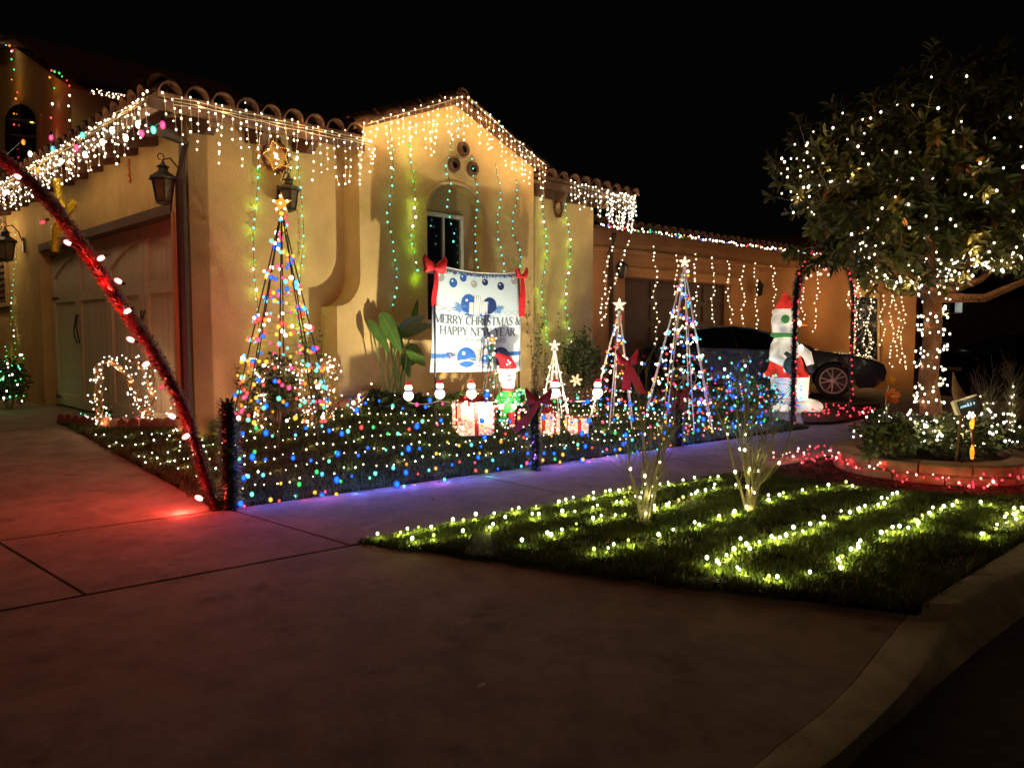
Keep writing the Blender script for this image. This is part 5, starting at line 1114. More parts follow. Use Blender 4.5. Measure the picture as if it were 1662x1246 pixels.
# mini snowmen on a wire
SM = [(663, 645, 'first mini snowman light from the left, arms out'), (714, 642, 'second mini snowman light below the banner corner'), (765, 642, 'third mini snowman light, above the largest gift box'), (901, 640, 'mini snowman light inside the smallest rod tree'), (970, 640, 'mini snowman light beside the middle white rod tree')]
SP = [P(x, y, 8.35 + .25 * i) for i, (x, y, l_) in enumerate(SM)]
for c, (x, y, l_) in zip(SP, SM):
    k = c.y / F; t = thing('mini_snowman', c, l_, 'snowman light', 'mini snowman lights strung along the flower bed')
    m_ = MB(); m_.ball(c + UP * 3 * k, 8.5 * k, 'f_snow', 14, 10, (1, .9, 1)); m_.build('body', t)
    m_ = MB(); m_.ball(c + UP * 16 * k, 6.3 * k, 'f_snow', 14, 10, (1, .9, 1)); hd = m_.build('head', t)
    m_ = MB(); m_.lathe([(5.6 * k, 20.5 * k), (4.6 * k, 23 * k), (2.4 * k, 25 * k), (0, 26 * k)], c, 'f_red', 12); m_.build('hat', t)
    m_ = MB(); m_.tube([c + UP * 16 * k - Yv * 5.5 * k, c + UP * 15.5 * k - Yv * 10 * k], [1.2 * k, .2 * k], 'snow_orange', 6); m_.build('nose', hd)
    m_ = MB(); m_.tube([c + Vector((6 * k * math.cos(a), 5.5 * k * math.sin(a), 10.5 * k)) for a in np.linspace(0, 2 * math.pi, 13)], 1.4 * k, 'ink_blue', 6); m_.build('scarf', t)
    for s in (-1, 1):
        m_ = MB(); m_.tube([c + Vector((7 * s * k, 0, 6 * k)), c + Vector((12 * s * k, -.01, 11 * k))], .9 * k, 'wood', 5); m_.build('arm', t)
    m_ = MB(); q = G(x, y + 30) if False else Vector((c.x, c.y, gz(c.x, c.y))); m_.tube([q - UP * .03, c - UP * 4 * k], .003, 'wire_g', 5); m_.build('stake', t)
    lamp(t, c - Yv * .16 + UP * .02, .30, (1, .75, .55), .03)
t = thing('snowman_wire', SP[0], 'white cord linking the mini snowman lights', 'cord'); m_ = MB()
for a, b in zip(SP, SP[1:]): m_.tube(sag(a - UP * .055, b - UP * .055, .03, 8), .005, 'wire_w', 4)
m_.build('cord', t)
# inflatable snowman
p = G(1292, 667); k = p.y / F; t = thing('inflatable_snowman', p, 'tall inflatable snowman with red hat, green earmuffs and red coat', 'inflatable'); px_ = lambda dx, dz, dy=0: p + Vector(((dx) * k, dy, dz * k))
HX = -22
m_ = MB(); m_.ball(px_(HX + 1, 146), 22 * k, 'snow_skin', 20, 14, (1, .9, 1.05)); m_.lathe([(20 * k, 138 * k), (19 * k, 128 * k), (15 * k, 122 * k), (0, 122 * k)], px_(HX, 0), 'snow_skin', 18); hd = m_.build('head', t)
m_ = MB(); m_.tube([px_(HX + 1, 161), px_(HX + 1, 173), px_(HX + 0, 184), px_(HX - 1, 192)], [18 * k, 14 * k, 7 * k, 2 * k], 'snow_red', 16); m_.build('hat', t)
m_ = MB(); m_.tube([px_(HX + 1 + 17 * math.cos(a), 161, 16 * k * math.sin(a)) for a in np.linspace(0, 2 * math.pi, 17)], 4.6 * k, 'snow_skin', 8); m_.build('hat_brim', t)
m_ = MB(); m_.tube([px_(HX + 16, 141, -.12), px_(HX + 30, 139, -.2)], [4 * k, .5 * k], 'snow_orange', 9); m_.build('nose', hd)
for s, dx in ((-1, -6), (1, 8)):
    m_ = MB(); m_.ball(px_(HX + dx, 149, -19 * k if s < 0 else 18 * k), 7 * k, 'snow_green', 12, 9, (1, .6, 1)); m_.build('earmuff', hd)
for dx in (9, 17): m_ = MB(); m_.ball(px_(HX + dx, 152, -18 * k + (dx - 9) * .4 * k), 1.6 * k, 'black', 8, 6); m_.build('eye', hd)
m_ = MB(); m_.tube([px_(HX + 18 * math.cos(a), 124, 16 * k * math.sin(a)) for a in np.linspace(0, 2 * math.pi, 17)], 4 * k, 'snow_green', 8); m_.build('scarf', t)
m_ = MB(); m_.lathe([(0, 120 * k), (17 * k, 119 * k), (22 * k, 108 * k), (24 * k, 95 * k), (23 * k, 84 * k), (0, 82 * k)], px_(HX + 1, 0), 'snow_skin', 20, sy=.85); m_.build('torso', t)
m_ = MB(); m_.lathe([(21 * k, 92 * k), (26 * k, 80 * k), (29 * k, 68 * k), (36 * k, 60 * k), (38 * k, 56 * k), (22 * k, 57 * k), (0, 58 * k)], px_(HX + 4, 0), 'snow_red', 20, sy=.75); m_.build('coat', t)
m_ = MB(); m_.tube([px_(HX - 16, 104, -.1), px_(HX - 21, 88, -.16), px_(HX - 8, 80, -.26)], [9 * k, 9 * k, 7 * k], 'snow_skin', 10); ar = m_.build('arm', t)
m_ = MB(); m_.ball(px_(HX + 0, 76, -.30), 11 * k, 'snow_grey', 12, 9, (1, .8, 1.3)); m_.tube([px_(HX + 2, 88, -.3), px_(HX - 8, 96, -.28)], [5 * k, 3 * k], 'snow_grey', 8); m_.build('mitten', ar)
m_ = MB(); m_.tube([px_(HX + 20, 104, -.05), px_(HX + 34, 92, -.1), px_(HX + 38, 76, -.14)], [8 * k, 8 * k, 6 * k], 'snow_skin', 10); ar = m_.build('arm', t)
m_ = MB(); m_.ball(px_(HX + 39, 70, -.15), 7 * k, 'snow_grey', 10, 8); m_.build('mitten', ar)
m_ = MB(); m_.lathe([(0, 58 * k), (20 * k, 58 * k), (18 * k, 40 * k), (16 * k, 22 * k), (17 * k, 6 * k), (0, 4 * k)], px_(HX - 1, 0), 'snow_skin', 18, sy=.85); m_.build('leg', t)
m_ = MB(); m_.lathe([(0, 58 * k), (13 * k, 58 * k), (12 * k, 40 * k), (11 * k, 20 * k), (12 * k, 8 * k), (0, 6 * k)], px_(HX + 27, 0, -.05), 'snow_lit', 16); m_.build('leg', t)
m_ = MB(); m_.ball(px_(HX + 34, 8, -.06), 27 * k, 'snow_skin', 20, 10, (1.05, .9, .5)); m_.ball(px_(HX + 2, 8, -.02), 22 * k, 'snow_skin', 18, 10, (1, .9, .45)); m_.build('base', t)
for dx, dz in ((HX + 14, 142), (HX - 6, 70), (HX + 18, 104)): m_ = MB(); m_.ball(px_(dx, dz, -.27), 3.6 * k, 'e_wo', 8, 6, (1, .5, 1.4)); m_.build('inner_bulb', t, ang=180)
lamp(t, px_(HX + 30, 30, -.45), 1.2, (1, .8, .5), .06); lamp(t, px_(HX + 10, 140, -.5), .6, (1, .8, .5), .06)
# garland arch with red lights
aL, aR = G(1286, 690), G(1379, 672); YA = (aL.y + aR.y) / 2; t = thing('garland_arch', aL, 'garland arch with red lights standing over the side path', 'arch')
topz = P(1330, 398, YA).z; arcp = []
for i in range(31):
    q = i / 30
    if q < .3: v = aL.lerp(Vector((aL.x, aL.y, topz - .95)), q / .3)
    elif q > .7: v = aR.lerp(Vector((aR.x, aR.y, topz - .95)), (1 - q) / .3)
    else: a = math.pi * (q - .3) / .4; c_ = (aL + aR) / 2; h_ = (aR - aL) / 2; v = c_ - h_ * math.cos(a); v = Vector((v.x, v.y, topz - .95 + .95 * math.sin(a)))
    arcp.append(v)
m_ = MB(); m_.tube(arcp, .016, 'wood', 6); m_.build('pole', t)
tinsel(arcp[:12], .078, 1300, M['tinsel_g'], parent=t, name='garland', core=.35, wid=.009); tinsel(arcp[11:], .055, 500, M['tinsel_g'], parent=t, name='garland', core=.5)
ap = [jit(q + Vector((0, -.07, 0)), .05) for q in along(arcp, .115)]; bulbs(t, ap, ['rd'] * len(ap), .0175); lamps(t, ap, ['rd'] * len(ap), 6, .10, (0, -.06, 0))
oc = P(1331, 437, YA); tt = thing('hanging_ornament', oc, 'cluster of rosy lit bells hanging inside the garland arch', 'ornament'); m_ = MB()
for dx, dz in ((0, 24), (-8, 8), (9, 10), (-14, -10), (0, -8), (13, -9), (-20, -14), (6, 0)): m_.ball(oc + Vector((dx * YA / F, U(-.05, .05), dz * YA / F)), U(.025, .04), 'e_rw', 8, 6, (1, 1, .8))
m_.build('bells', tt, ang=180, kind='stuff'); m_ = MB(); m_.tube([oc + UP * .2, P(1331, 400, YA)], .006, 'black', 4); m_.build('cord', tt); lamp(tt, oc - Yv * .2, 1.2, 'rw', .04)
# red lights on the ground in front of the neighbour's drive
pg = [(1300, 672), (1345, 660), (1428, 658), (1420, 676), (1350, 688), (1305, 689)]
poly_sheet('side_planting', [G(x, y) + UP * .035 for x, y in pg], M['soil'], drop=.06)['label'] = 'strip of dark planting under the red ground lights'
rg = [G(U(1305, 1420), U(662, 684)) + UP * .09 for _ in range(50)]; t = thing('light_string', rg[0], 'red lights scattered on the ground around the arch foot', 'light string')
rg.sort(key=lambda q: q.x); m_ = MB(); m_.tube(rg, .003, 'wire_g', 3); m_.build('wire', t); bulbs(t, rg, ['rd'] * 50, .018); lamps(t, rg, ['rd'] * 50, 7, .08, (0, 0, .04))
# =============================================================== PARKED CAR
def car(c, fwd, label, name='parked_car', lit=True):
    """c: ground point midway between the axles; fwd: unit vector to the nose"""
    t = thing(name, c, label, 'car'); Fw = fwd; Sd = Vector((-fwd.y, fwd.x, 0))
    def Q(x, y, z): return c + Fw * x + Sd * y + UP * z
    wb = 1.4; wr = .335; prof = [(-2.25, .32)]
    def arch(x0):
        return [(x0 - .40 * math.cos(a), .30 + .40 * math.sin(a) * 1.0) for a in np.linspace(0, math.pi, 9)]
    low = [(-2.25, .36), (-2.1, .24), (-1.82, .22)] + arch(-wb) + [(-.95, .19), (.95, .19)] + arch(wb) + [(1.85, .20), (2.15, .22), (2.32, .36)]
    up = [(2.36, .52), (2.30, .66), (2.1, .76), (1.6, .86), (1.0, .94), (.3, .955), (-.6, .97), (-1.5, .99), (-2.05, 1.0), (-2.28, .93), (-2.33, .72), (-2.30, .5)]
    ring = low + up; n = len(ring); vs = []; fs = []; sl_ = [(-.90, .94, .0), (-.93, .985, -.03), (-.86, 1, -.015), (-.5, 1, 0), (0, 1, .012), (.5, 1, 0), (.86, 1, -.015), (.93, .985, -.03), (.90, .94, 0)]
    for yy, sc_, dz in sl_:
        for x, z in ring:
            y = yy * (1 - .10 * (abs(x) / 2.3) ** 4) ; edge = abs(yy) > .88
            zz = z + (dz if z > .6 else 0); zz = .55 + (zz - .55) * (sc_ if edge and z > .7 else 1)
            vs.append(Q(x * (1 - .012 * (abs(yy) / .9) ** 3 * (1 if abs(x) > 2 else 0)), y, zz))
    for j in range(len(sl_) - 1):
        for i in range(n): fs.append((j * n + i, j * n + (i + 1) % n, (j + 1) * n + (i + 1) % n, (j + 1) * n + i))
    m_ = MB(); m_.add(vs, fs + [tuple(range(n - 1, -1, -1)), tuple((len(sl_) - 1) * n + i for i in range(n))], 'carpaint'); m_.build('body', t, ang=32, clean=True)
    gh = [(1.05, .93), (.75, 1.03), (.35, 1.19), (-.05, 1.31), (-.45, 1.365), (-.85, 1.355), (-1.3, 1.28), (-1.75, 1.13), (-2.05, .99)]
    base = [(-2.05, .95), (1.05, .90)]; rg_ = gh + base; n = len(rg_); vs = []; fs = []
    hw = lambda z: .80 - .42 * max(0, z - .93) ** 1.0 * .75
    for kx in (-1, -.5, 0, .5, 1):
        for x, z in rg_: vs.append(Q(x, kx * hw(z), z + (.012 * (1 - kx * kx) if z > 1 else 0)))
    for j in range(4):
        for i in range(n): fs.append((j * n + i, j * n + (i + 1) % n, (j + 1) * n + (i + 1) % n, (j + 1) * n + i))
    m_ = MB(); m_.add(vs, fs + [tuple(range(n - 1, -1, -1)), tuple(4 * n + i for i in range(n))], 'carglass'); m_.build('window_glass', t, ang=50, clean=True)
    vs = []; rf = gh[2:7]
    for kx in (-1.01, -.5, 0, .5, 1.01):
        for x, z in rf: vs.append(Q(x, kx * hw(z), z + .012 + (.012 * (1 - min(1, kx * kx)))))
    fs = [(j * 5 + i, j * 5 + i + 1, (j + 1) * 5 + i + 1, (j + 1) * 5 + i) for j in range(4) for i in range(4)]
    m_ = MB(); m_.add(vs, fs, 'carpaint'); m_.build('roof', t)
    for s in (-1, 1):
        m_ = MB(); m_.tube([Q(x, s * (hw(z) + .004), z + .004) for x, z in gh], .022, 'carpaint', 5); m_.build('pillar', t)
        m_ = MB(); m_.tube([Q(-.35, s * .80, .95), Q(-.5, s * (hw(1.34)), 1.34)], .03, 'carpaint', 5); m_.build('pillar', t)
        m_ = MB(); m_.ball(Q(.62, s * .98, 1.0), .10, 'carpaint', 10, 7, (.6, 1.1, .6), (Fw, Sd, UP)); m_.build('mirror', t)
        m_ = MB(); m_.box(Q(-.42, s * .925, .80), (.09, .012, .012), 'carpaint', (Fw, Sd, UP)); m_.build('door_handle', t)
        m_ = MB(); m_.ball(Q(2.16, s * .66, .62), .12, 'lampglass', 12, 8, (1.2, 1.1, .6), (Fw, Sd, UP)); m_.build('headlight', t)
        m_ = MB(); m_.ball(Q(-2.24, s * .66, .76), .11, 'ribbon', 12, 8, (.7, 1.6, .6), (Fw, Sd, UP)); m_.build('tail_light', t)
        for x0 in (-wb, wb):
            wc = Q(x0, s * .83, wr); ax = Sd * s; e = thing('w', wc, None, None); bpy.data.objects.remove(e)
            m_ = MB(); m_.lathe([(.23, -.12), (.30, -.125), (wr - .005, -.10), (wr, -.06), (wr, .06), (wr - .005, .09), (.30, .10), (.245, .095), (.235, .05)], wc, 'tyre', 28, ax); wh = m_.build('wheel', t)
            m_ = MB(); m_.lathe([(.245, .09), (.25, .098), (.235, .10), (.225, .085), (.225, -.05)], wc, 'alloy', 28, ax); X1, Y1, Z1 = frame(ax)
            for q in range(5):
                for dq in (-.13, .13):
                    a = 2 * math.pi * q / 5 + dq * 1.0; a2 = 2 * math.pi * q / 5 + dq * 1.7
                    m_.tube([wc + Z1 * .075 + (X1 * math.cos(a) + Y1 * math.sin(a)) * .05, wc + Z1 * .088 + (X1 * math.cos(a2) + Y1 * math.sin(a2)) * .235], [.018, .012], 'alloy', 5)
            m_.lathe([(0, .095), (.045, .09), (.06, .07), (.06, .04)], wc, 'alloy', 14, ax); m_.build('rim', wh, ang=35)
            m_ = MB(); m_.lathe([(.22, .02), (0, .02)], wc, 'black', 20, ax); m_.build('brake_disc', wh)
    m_ = MB(); m_.box(Q(2.335, 0, .46), (.02, .42, .10), 'black', (Fw, Sd, UP)); m_.build('grille', t)
    m_ = MB(); m_.box(Q(2.36, 0, .34), (.008, .26, .055), 'cream', (Fw, Sd, UP)); m_.build('number_plate', t)
    return t
wA = G(1351, 651); wB = P(1104, 632, 15.4); fw = Vector((wA.x - wB.x, wA.y - wB.y, 0)).normalized(); sd = Vector((-fw.y, fw.x, 0))
if sd.y < 0: sd = -sd
cc = Vector((wA.x, wA.y, 0)) - fw * 1.4 + sd * .83; cc.z = gz(cc.x, cc.y) + .012
car(cc, fw, 'dark blue saloon with silver spoked wheels on the neighbouring driveway')
bpy.data.objects.remove(dc)
sv = P(1640, 600, 24); sv.z = .05; car(sv, Vector((-.9, -.3, 0)).normalized(), 'dark parked car barely visible in the shadows at far right', 'distant_car')
# =============================================================== TREE IN THE RING PLANTER
TC = P(1508, 745, 7.62); TC.z = PKZ + .01; RP_ = .90
t = thing('ring_planter', TC, 'round two course planter of tan concrete blocks around the tree', 'planter')
def wedge(r0, r1, a0, a1, z0, z1, m, nm, jx=0):
    n_ = 5; m_ = MB(); vs = []
    for i in range(n_ + 1):
        a = a0 + (a1 - a0) * i / n_; c_, s_ = math.cos(a), math.sin(a)
        vs += [TC + Vector((c_ * r0, s_ * r0, z0)), TC + Vector((c_ * (r1 - .012), s_ * (r1 - .012), z0)), TC + Vector((c_ * r1, s_ * r1, z0 + .015)), TC + Vector((c_ * (r1 + jx), s_ * (r1 + jx), z1 - .015)), TC + Vector((c_ * (r1 - .012), s_ * (r1 - .012), z1)), TC + Vector((c_ * r0, s_ * r0, z1))]
    fs = [(i * 6 + j, (i + 1) * 6 + j, (i + 1) * 6 + (j + 1) % 6, i * 6 + (j + 1) % 6) for i in range(n_) for j in range(6)] + [tuple(range(5, -1, -1)), tuple(n_ * 6 + j for j in range(6))]
    m_.add(vs, fs, m); m_.build(nm, t, ang=25, clean=True)
for k in range(13): a = 2 * math.pi * k / 13; wedge(RP_ - .2, RP_ + U(0, .008), a + .008, a + 2 * math.pi / 13 - .008, 0, .10, 'block', 'block')
for k in range(13): a = 2 * math.pi * (k + .5) / 13; wedge(RP_ - .21, RP_ + .015 + U(0, .01), a + .008, a + 2 * math.pi / 13 - .008, .105, .205, 'block', 'block')
m_ = MB(); m_.lathe([(RP_ - .19, .02), (RP_ - .19, .15), (.4, .18), (0, .19)], TC, 'soil', 28); m_.build('soil', t)
tree = thing('street_tree', TC + UP * .2, 'broad leafy tree wound with warm lights, rising from the ring planter', 'tree')
cc_ = TC + Vector((.08, .05, 2.86)); TB = TC + UP * .15
m_ = MB(); trk = [TB, TB + Vector((.01, 0, .35)), TB + Vector((-.03, .02, .8)), TB + Vector((-.01, 0, 1.25)), TB + Vector((-.02, .02, 1.65)), TB + Vector((-.05, .05, 2.2)), TB + Vector((0, .05, 3.0))]
m_.tube(trk, [.15, .105, .09, .085, .085, .07, .03], 'bark', 12)
m_.build('trunk', tree)
for e, r0 in (((.9, -.35, 1.85), .05), ((-.8, -.1, 2.3), .04), ((.5, .8, 2.1), .045), ((-.5, .8, 2.2), .04), ((-.45, -.75, 1.9), .04), ((1.2, .3, 2.3), .04), ((.1, -.9, 2.4), .035)):
    b = TB + Vector((-.01, 0, 1.6)); E = TB + Vector(e); m_ = MB(); md_ = b.lerp(E, .45) + Vector((0, 0, -.12)); m_.tube([b, md_, E, E + (E - md_) * .5], [r0, r0 * .8, r0 * .55, .01], 'bark', 7); m_.build('limb', tree)
leafv = []; leaff = []; lfb = MB(); lfd = MB()
def leafgeo(p, a, nrm, L, W):
    b = a.cross(nrm).normalized() * W; n_ = b.cross(a).normalized() * (L * .10)
    return [p, p + a * (L * .35) + b * .85 + n_, p + a * (L * .72) + b * .8 + n_ * .6, p + a * L - n_ * .6, p + a * (L * .72) - b * .8 + n_ * .6, p + a * (L * .35) - b * .85 + n_, p + a * (L * .5)]
LF = [(0, 1, 6), (1, 2, 6), (2, 3, 6), (3, 4, 6), (4, 5, 6), (5, 0, 6)]
RX, RY, RZ = 2.12, 1.5, 1.16
def crown_r(d):
    k = .80 + .28 * noise.noise(Vector((d.x * 1.7 + 3, d.y * 1.7, d.z * 1.7))) + .16 * noise.noise(Vector((d.x * 4 + 9, d.y * 4, d.z * 4)))
    if d.z < -.25: k *= 1 - .12 * (-d.z - .25)
    return k
for i in range(2100):
    d = Vector((random.gauss(0, 1), random.gauss(0, 1), random.gauss(0, 1))).normalized(); q = (.45 + .55 * R() ** .6) * crown_r(d)
    if i > 1980: q = crown_r(d) * U(1.0, 1.13)
    c = cc_ + Vector((d.x * RX * q, d.y * RY * q, d.z * RZ * q)); ax = (d + Vector((U(-.5, .5), U(-.5, .5), U(-.2, .6)))).normalized()
    x1, y1, _ = frame(ax); nl = random.randint(7, 13); stemL = .13
    lfd.tube([c - ax * .16, c + ax * stemL], .005, 'twig', 3, cap=False)
    for j in range(nl):
        a_ = 2.4 * j + R(); q = j / nl; base = c + ax * (stemL * q); dr_ = (x1 * math.cos(a_) + y1 * math.sin(a_) + ax * (.2 + 1.1 * q)).normalized(); dr_ = (dr_ + Vector((0, 0, -.18))).normalized()
        (lfb if R() > .035 else lfd).add(leafgeo(base, dr_, ax if abs(dr_.dot(ax)) < .95 else x1, U(.085, .145), U(.02, .032)), LF, 'leaf' if True else 'leaf') if R() > .035 else lfd.add(leafgeo(base, dr_ - Vector((0, 0, .6)), ax, U(.08, .12), .024), LF, 'leafbrown')
cr = lfb.build('crown', tree, smooth=False, kind='stuff'); lfd.build('dry_leaves_and_twigs', tree, smooth=False, kind='stuff')
t = thing('tree_lights', TC + UP * 2, 'warm white string looped through the crown of the street tree', 'light string'); cps = []; m_ = MB()
for k, (z0, n_, ph, amp) in enumerate(((-.97, 70, 0, .05), (-.88, 66, .4, .08), (-.78, 56, .9, .1), (-.62, 44, 1.0, .10), (-.42, 40, 2.0, .13), (-.22, 36, .7, .12), (.0, 34, .3, .12), (.22, 30, 1.8, .1), (.45, 24, .2, .1), (.65, 16, 1.2, .1))):
    pth = []
    for i in range(n_):
        a = math.pi * (1.02 + .96 * i / (n_ - 1)); zz = z0 + amp * math.sin(i * 1.1 + ph) ; c_ = math.sqrt(max(0, 1 - min(zz * zz, .96)))
        d = Vector((math.cos(a) * c_, math.sin(a) * c_, max(-1, min(1, zz)))).normalized(); q = crown_r(d) * .99 + .02
        if R() < .82 or k < 2: pth.append(cc_ + Vector((d.x * RX * q, d.y * RY * q - .04, d.z * RZ * q)))
    m_.tube(pth, .002, 'wire_g', 3); cps += [jit(q, .03) for q in pth]
for q0_ in range(18):
    a = U(-.2, 1); cps.append(P(1290 + 22 * math.sin(q0_), 240 + 4 * q0_ + U(-8, 8), 7.35))
m_.build('wire', t); bulbs(t, cps, [random.choice(['ww', 'wo']) for _ in cps], .0112); lamps(t, cps, ['wo'] * len(cps), 6, .075, (0, -.04, -.02))
strand('warm string spiralling around the tree trunk', [TB + Vector((math.cos(a * 8.0) * (.122 if a > .8 else .16) - .012, math.sin(a * 8.0) * .145, .12 + a * .148 + .05 * math.sin(a * 5.3))) for a in np.linspace(0, 12.5, 420)], .072, ['ww', 'ww', 'wo'], .0125, 'wire_g', every=7, pw=.05, off=(0, -.08, 0), wig=.028)
strand('light string bunched on the lower right limb of tree', [P(1545, 470, 7.3), P(1560, 450, 7.3), P(1585, 440, 7.2), P(1610, 425, 7.1), P(1600, 440, 7.1), P(1630, 430, 7.1), P(1648, 425, 7.1), P(1640, 440, 7.1), P(1615, 442, 7.1)], .10, ['ww'], .0135, every=4, pw=.06, wig=.04)
# plants in the ring
for k, (x, y, rx, rz_, n_) in enumerate(((1440, 722, .36, .26, 1300), (1492, 735, .34, .24, 1000), (1555, 733, .36, .26, 1300), (1608, 722, .22, .22, 700))):
    pl = P(x, y, 7.2 + .2 * (k % 2)); pl.z = TC.z + .15
    shrub('ring_shrub', pl, (rx, .3, rz_), n_, .06, 'shrub', ['leafy shrub on left side of the ring planter', 'low shrub in front of the tree trunk in the planter', 'shrub behind the orange torch in the ring planter', 'small shrub on right edge of the ring planter'][k], m2='leafbrown')
rp_ = []
for i in range(150):
    a = U(math.pi * .9, math.pi * 2.1); r_ = U(.35, .74); rp_.append(TC + Vector((math.cos(a) * r_ * 1.05, math.sin(a) * r_ * .85, .30 + U(0, .42) * (1.1 - .5 * r_))))
rp_.sort(key=lambda q: q.x + .3 * math.sin(q.z * 20)); t = thing('planter_lights', TC + UP * .4, 'warm string lights tangled in the shrubs of the ring planter', 'light string'); m_ = MB(); m_.tube(rp_, .0022, 'wire_g', 3); m_.build('wire', t); bulbs(t, rp_, 'ww', .0125); lamps(t, rp_, 'ww', 8, .06, (0, -.05, .03))
def blossom(c, r, m, label):
    t = thing('blossom', c, label, 'flower')
    for k in range(5):
        a = 2 * math.pi * k / 5 + .3; d = Vector((math.cos(a), -.25, math.sin(a))).normalized(); s_ = Vector((-math.sin(a), 0, math.cos(a))) * r * .42
        m_ = MB(); m_.add([c, c + d * r * .5 + s_, c + d * r + s_ * .7 - Vector((0, r * .2, 0)), c + d * r * 1.08, c + d * r - s_ * .7 - Vector((0, r * .2, 0)), c + d * r * .5 - s_], [(0, 1, 2, 3), (0, 3, 4, 5)], m); m_.build('petal', t)
    m_ = MB(); m_.tube([c, c - Vector((0, r * .9, -r * .1))], [r * .08, r * .05], 'gold', 6); m_.build('stamen', t)
    m_ = MB(); m_.tube([c, c + Vector((.03, .12, -.12)), c + Vector((.06, .2, -.4))], .006, 'stalk', 4); m_.build('stem', t)
blossom(P(1446, 643, 6.95), .075, 'flower', 'large coral blossom on the left of the ring planter'); blossom(P(1445, 617, 7.0), .045, 'flower_o', 'small orange blossom above the coral one')
# solar sign and torch
p = P(1569, 657, 6.85); t = thing('light_box_sign', p, 'small dark tilted sign with glowing bluish lettering in the planter', 'sign'); X1 = Vector((.93, -.1, .33)).normalized(); N1 = Vector((-.1, -1, .1)).normalized(); Z1 = N1.cross(X1).normalized()
if Z1.z < 0: Z1 = -Z1
m_ = MB(); m_.box(p, (.088, .022, .056), 'signface', (X1, N1, Z1)); m_.build('panel', t, smooth=False)
m_ = MB(); m_.box(p - X1 * .100, (.012, .03, .062), 'cream', (X1, N1, Z1)); m_.box(p + Z1 * .063, (.10, .028, .006), 'cream', (X1, N1, Z1)); m_.build('case', t, smooth=False)
m_ = MB(); u0 = -.068
for gi, g_ in enumerate(([(0, 0), (.3, .9), (.6, .1), (.9, .8)], [(0, .1), (.1, .8), (.5, .1), (.6, .8), (1, .1), (1, .8)], [(0, .1), (0, .8), (.5, .1), (.6, .8), (1, .1), (1.1, .8)], [(0, 1.3), (0, 0), (.8, 0), (.9, .6)], [(0, 1.3), (.1, 0)], [(.1, .9), (.1, 0), (.5, .6), (.2, .8)])):
    sc_ = .021; m_.tube([p + X1 * (u0 + a * sc_) + Z1 * (b * sc_ * 1.1 - .012) + N1 * .026 for a, b in g_], .0028, 'signtext', 4); u0 += .0235
m_.build('lettering', t); m_ = MB(); m_.tube([Vector((p.x, p.y + .03, TC.z + .2)), p], .008, 'black', 5); m_.build('post', t); lamp(t, p + N1 * .08 + UP * .05, .12, (1, .85, .6), .02)
q = P(1579, 725, 6.9); q.z = TC.z + .24; t = thing('garden_torch', q, 'slim orange glowing torch stake below the tilted sign', 'torch')
m_ = MB(); m_.tube([q - UP * .05, q + Vector((-.01, 0, .34))], .014, 'tinsel_r', 8); m_.build('stake', t)
for z0, z1, r_ in ((.0, .13, .020), (.28, .38, .022)): m_ = MB(); m_.tube([q + Vector((-.01 - z0 * .05, -.012, z0)), q + Vector((-.012 - z0 * .05, -.012, (z0 + z1) / 2)), q + Vector((-.012, -.012, z1))], [.012, r_, .007], 'flame', 8); m_.build('glow_tube', t)
lamp(t, q + Vector((0, -.07, .1)), .12, 'o', .02)
q = P(1556, 640, 7.0); t = thing('stump_carving', Vector((q.x, q.y, TC.z + .25)), 'pale weathered driftwood piece standing behind the tilted sign', 'driftwood')
m_ = MB(); m_.tube([Vector((q.x, q.y, TC.z + .2)), q + Vector((.03, 0, -.2)), q + Vector((.02, 0, -.05)), q + Vector((-.02, 0, .03)), q + Vector((-.045, 0, .13)), q + Vector((-.06, 0, .21))], [.012, .014, .055, .045, .02, .006], 'block', 9); m_.build('wood', t)
# red lights round the planter
rr = []
for i in range(46): a = math.pi * (.97 + 1.1 * i / 45); rr.append(TC + Vector((math.cos(a) * (RP_ + .045), math.sin(a) * (RP_ + .045), .10 + .07 * math.sin(i * .9) * (1 if i % 9 < 4 else .2))))
strand('red string draped around the ring planter blocks', rr, .055, ['rw', 'rd', 'rr', 'rd'], .0125, 'wire_g', every=4, pw=.10, wig=.03, off=(0, -.04, 0))
for k, (pl, l_) in enumerate((([(1250, 752), (1290, 745), (1330, 738), (1362, 737), (1366, 752), (1385, 765), (1402, 772), (1440, 775), (1470, 778), (1500, 785), (1520, 790)], 'red string on mulch along left of the planter'), ([(1520, 792), (1570, 800), (1610, 795), (1640, 785), (1662, 765), (1700, 750)], 'red string on mulch at right front of the planter'), ([(1290, 758), (1310, 755), (1345, 748), (1358, 740)], 'short red string on the mulch near the sidewalk'))):
    strand(l_, [jit(q, .03) for q in along([G(x, y, zflat(PKZ)) + UP * .06 for x, y in pl], .06)], .052, ['rw', 'rd', 'rd', 'rr'], .0125, every=4, pw=.09, off=(0, 0, .02), wig=.04)
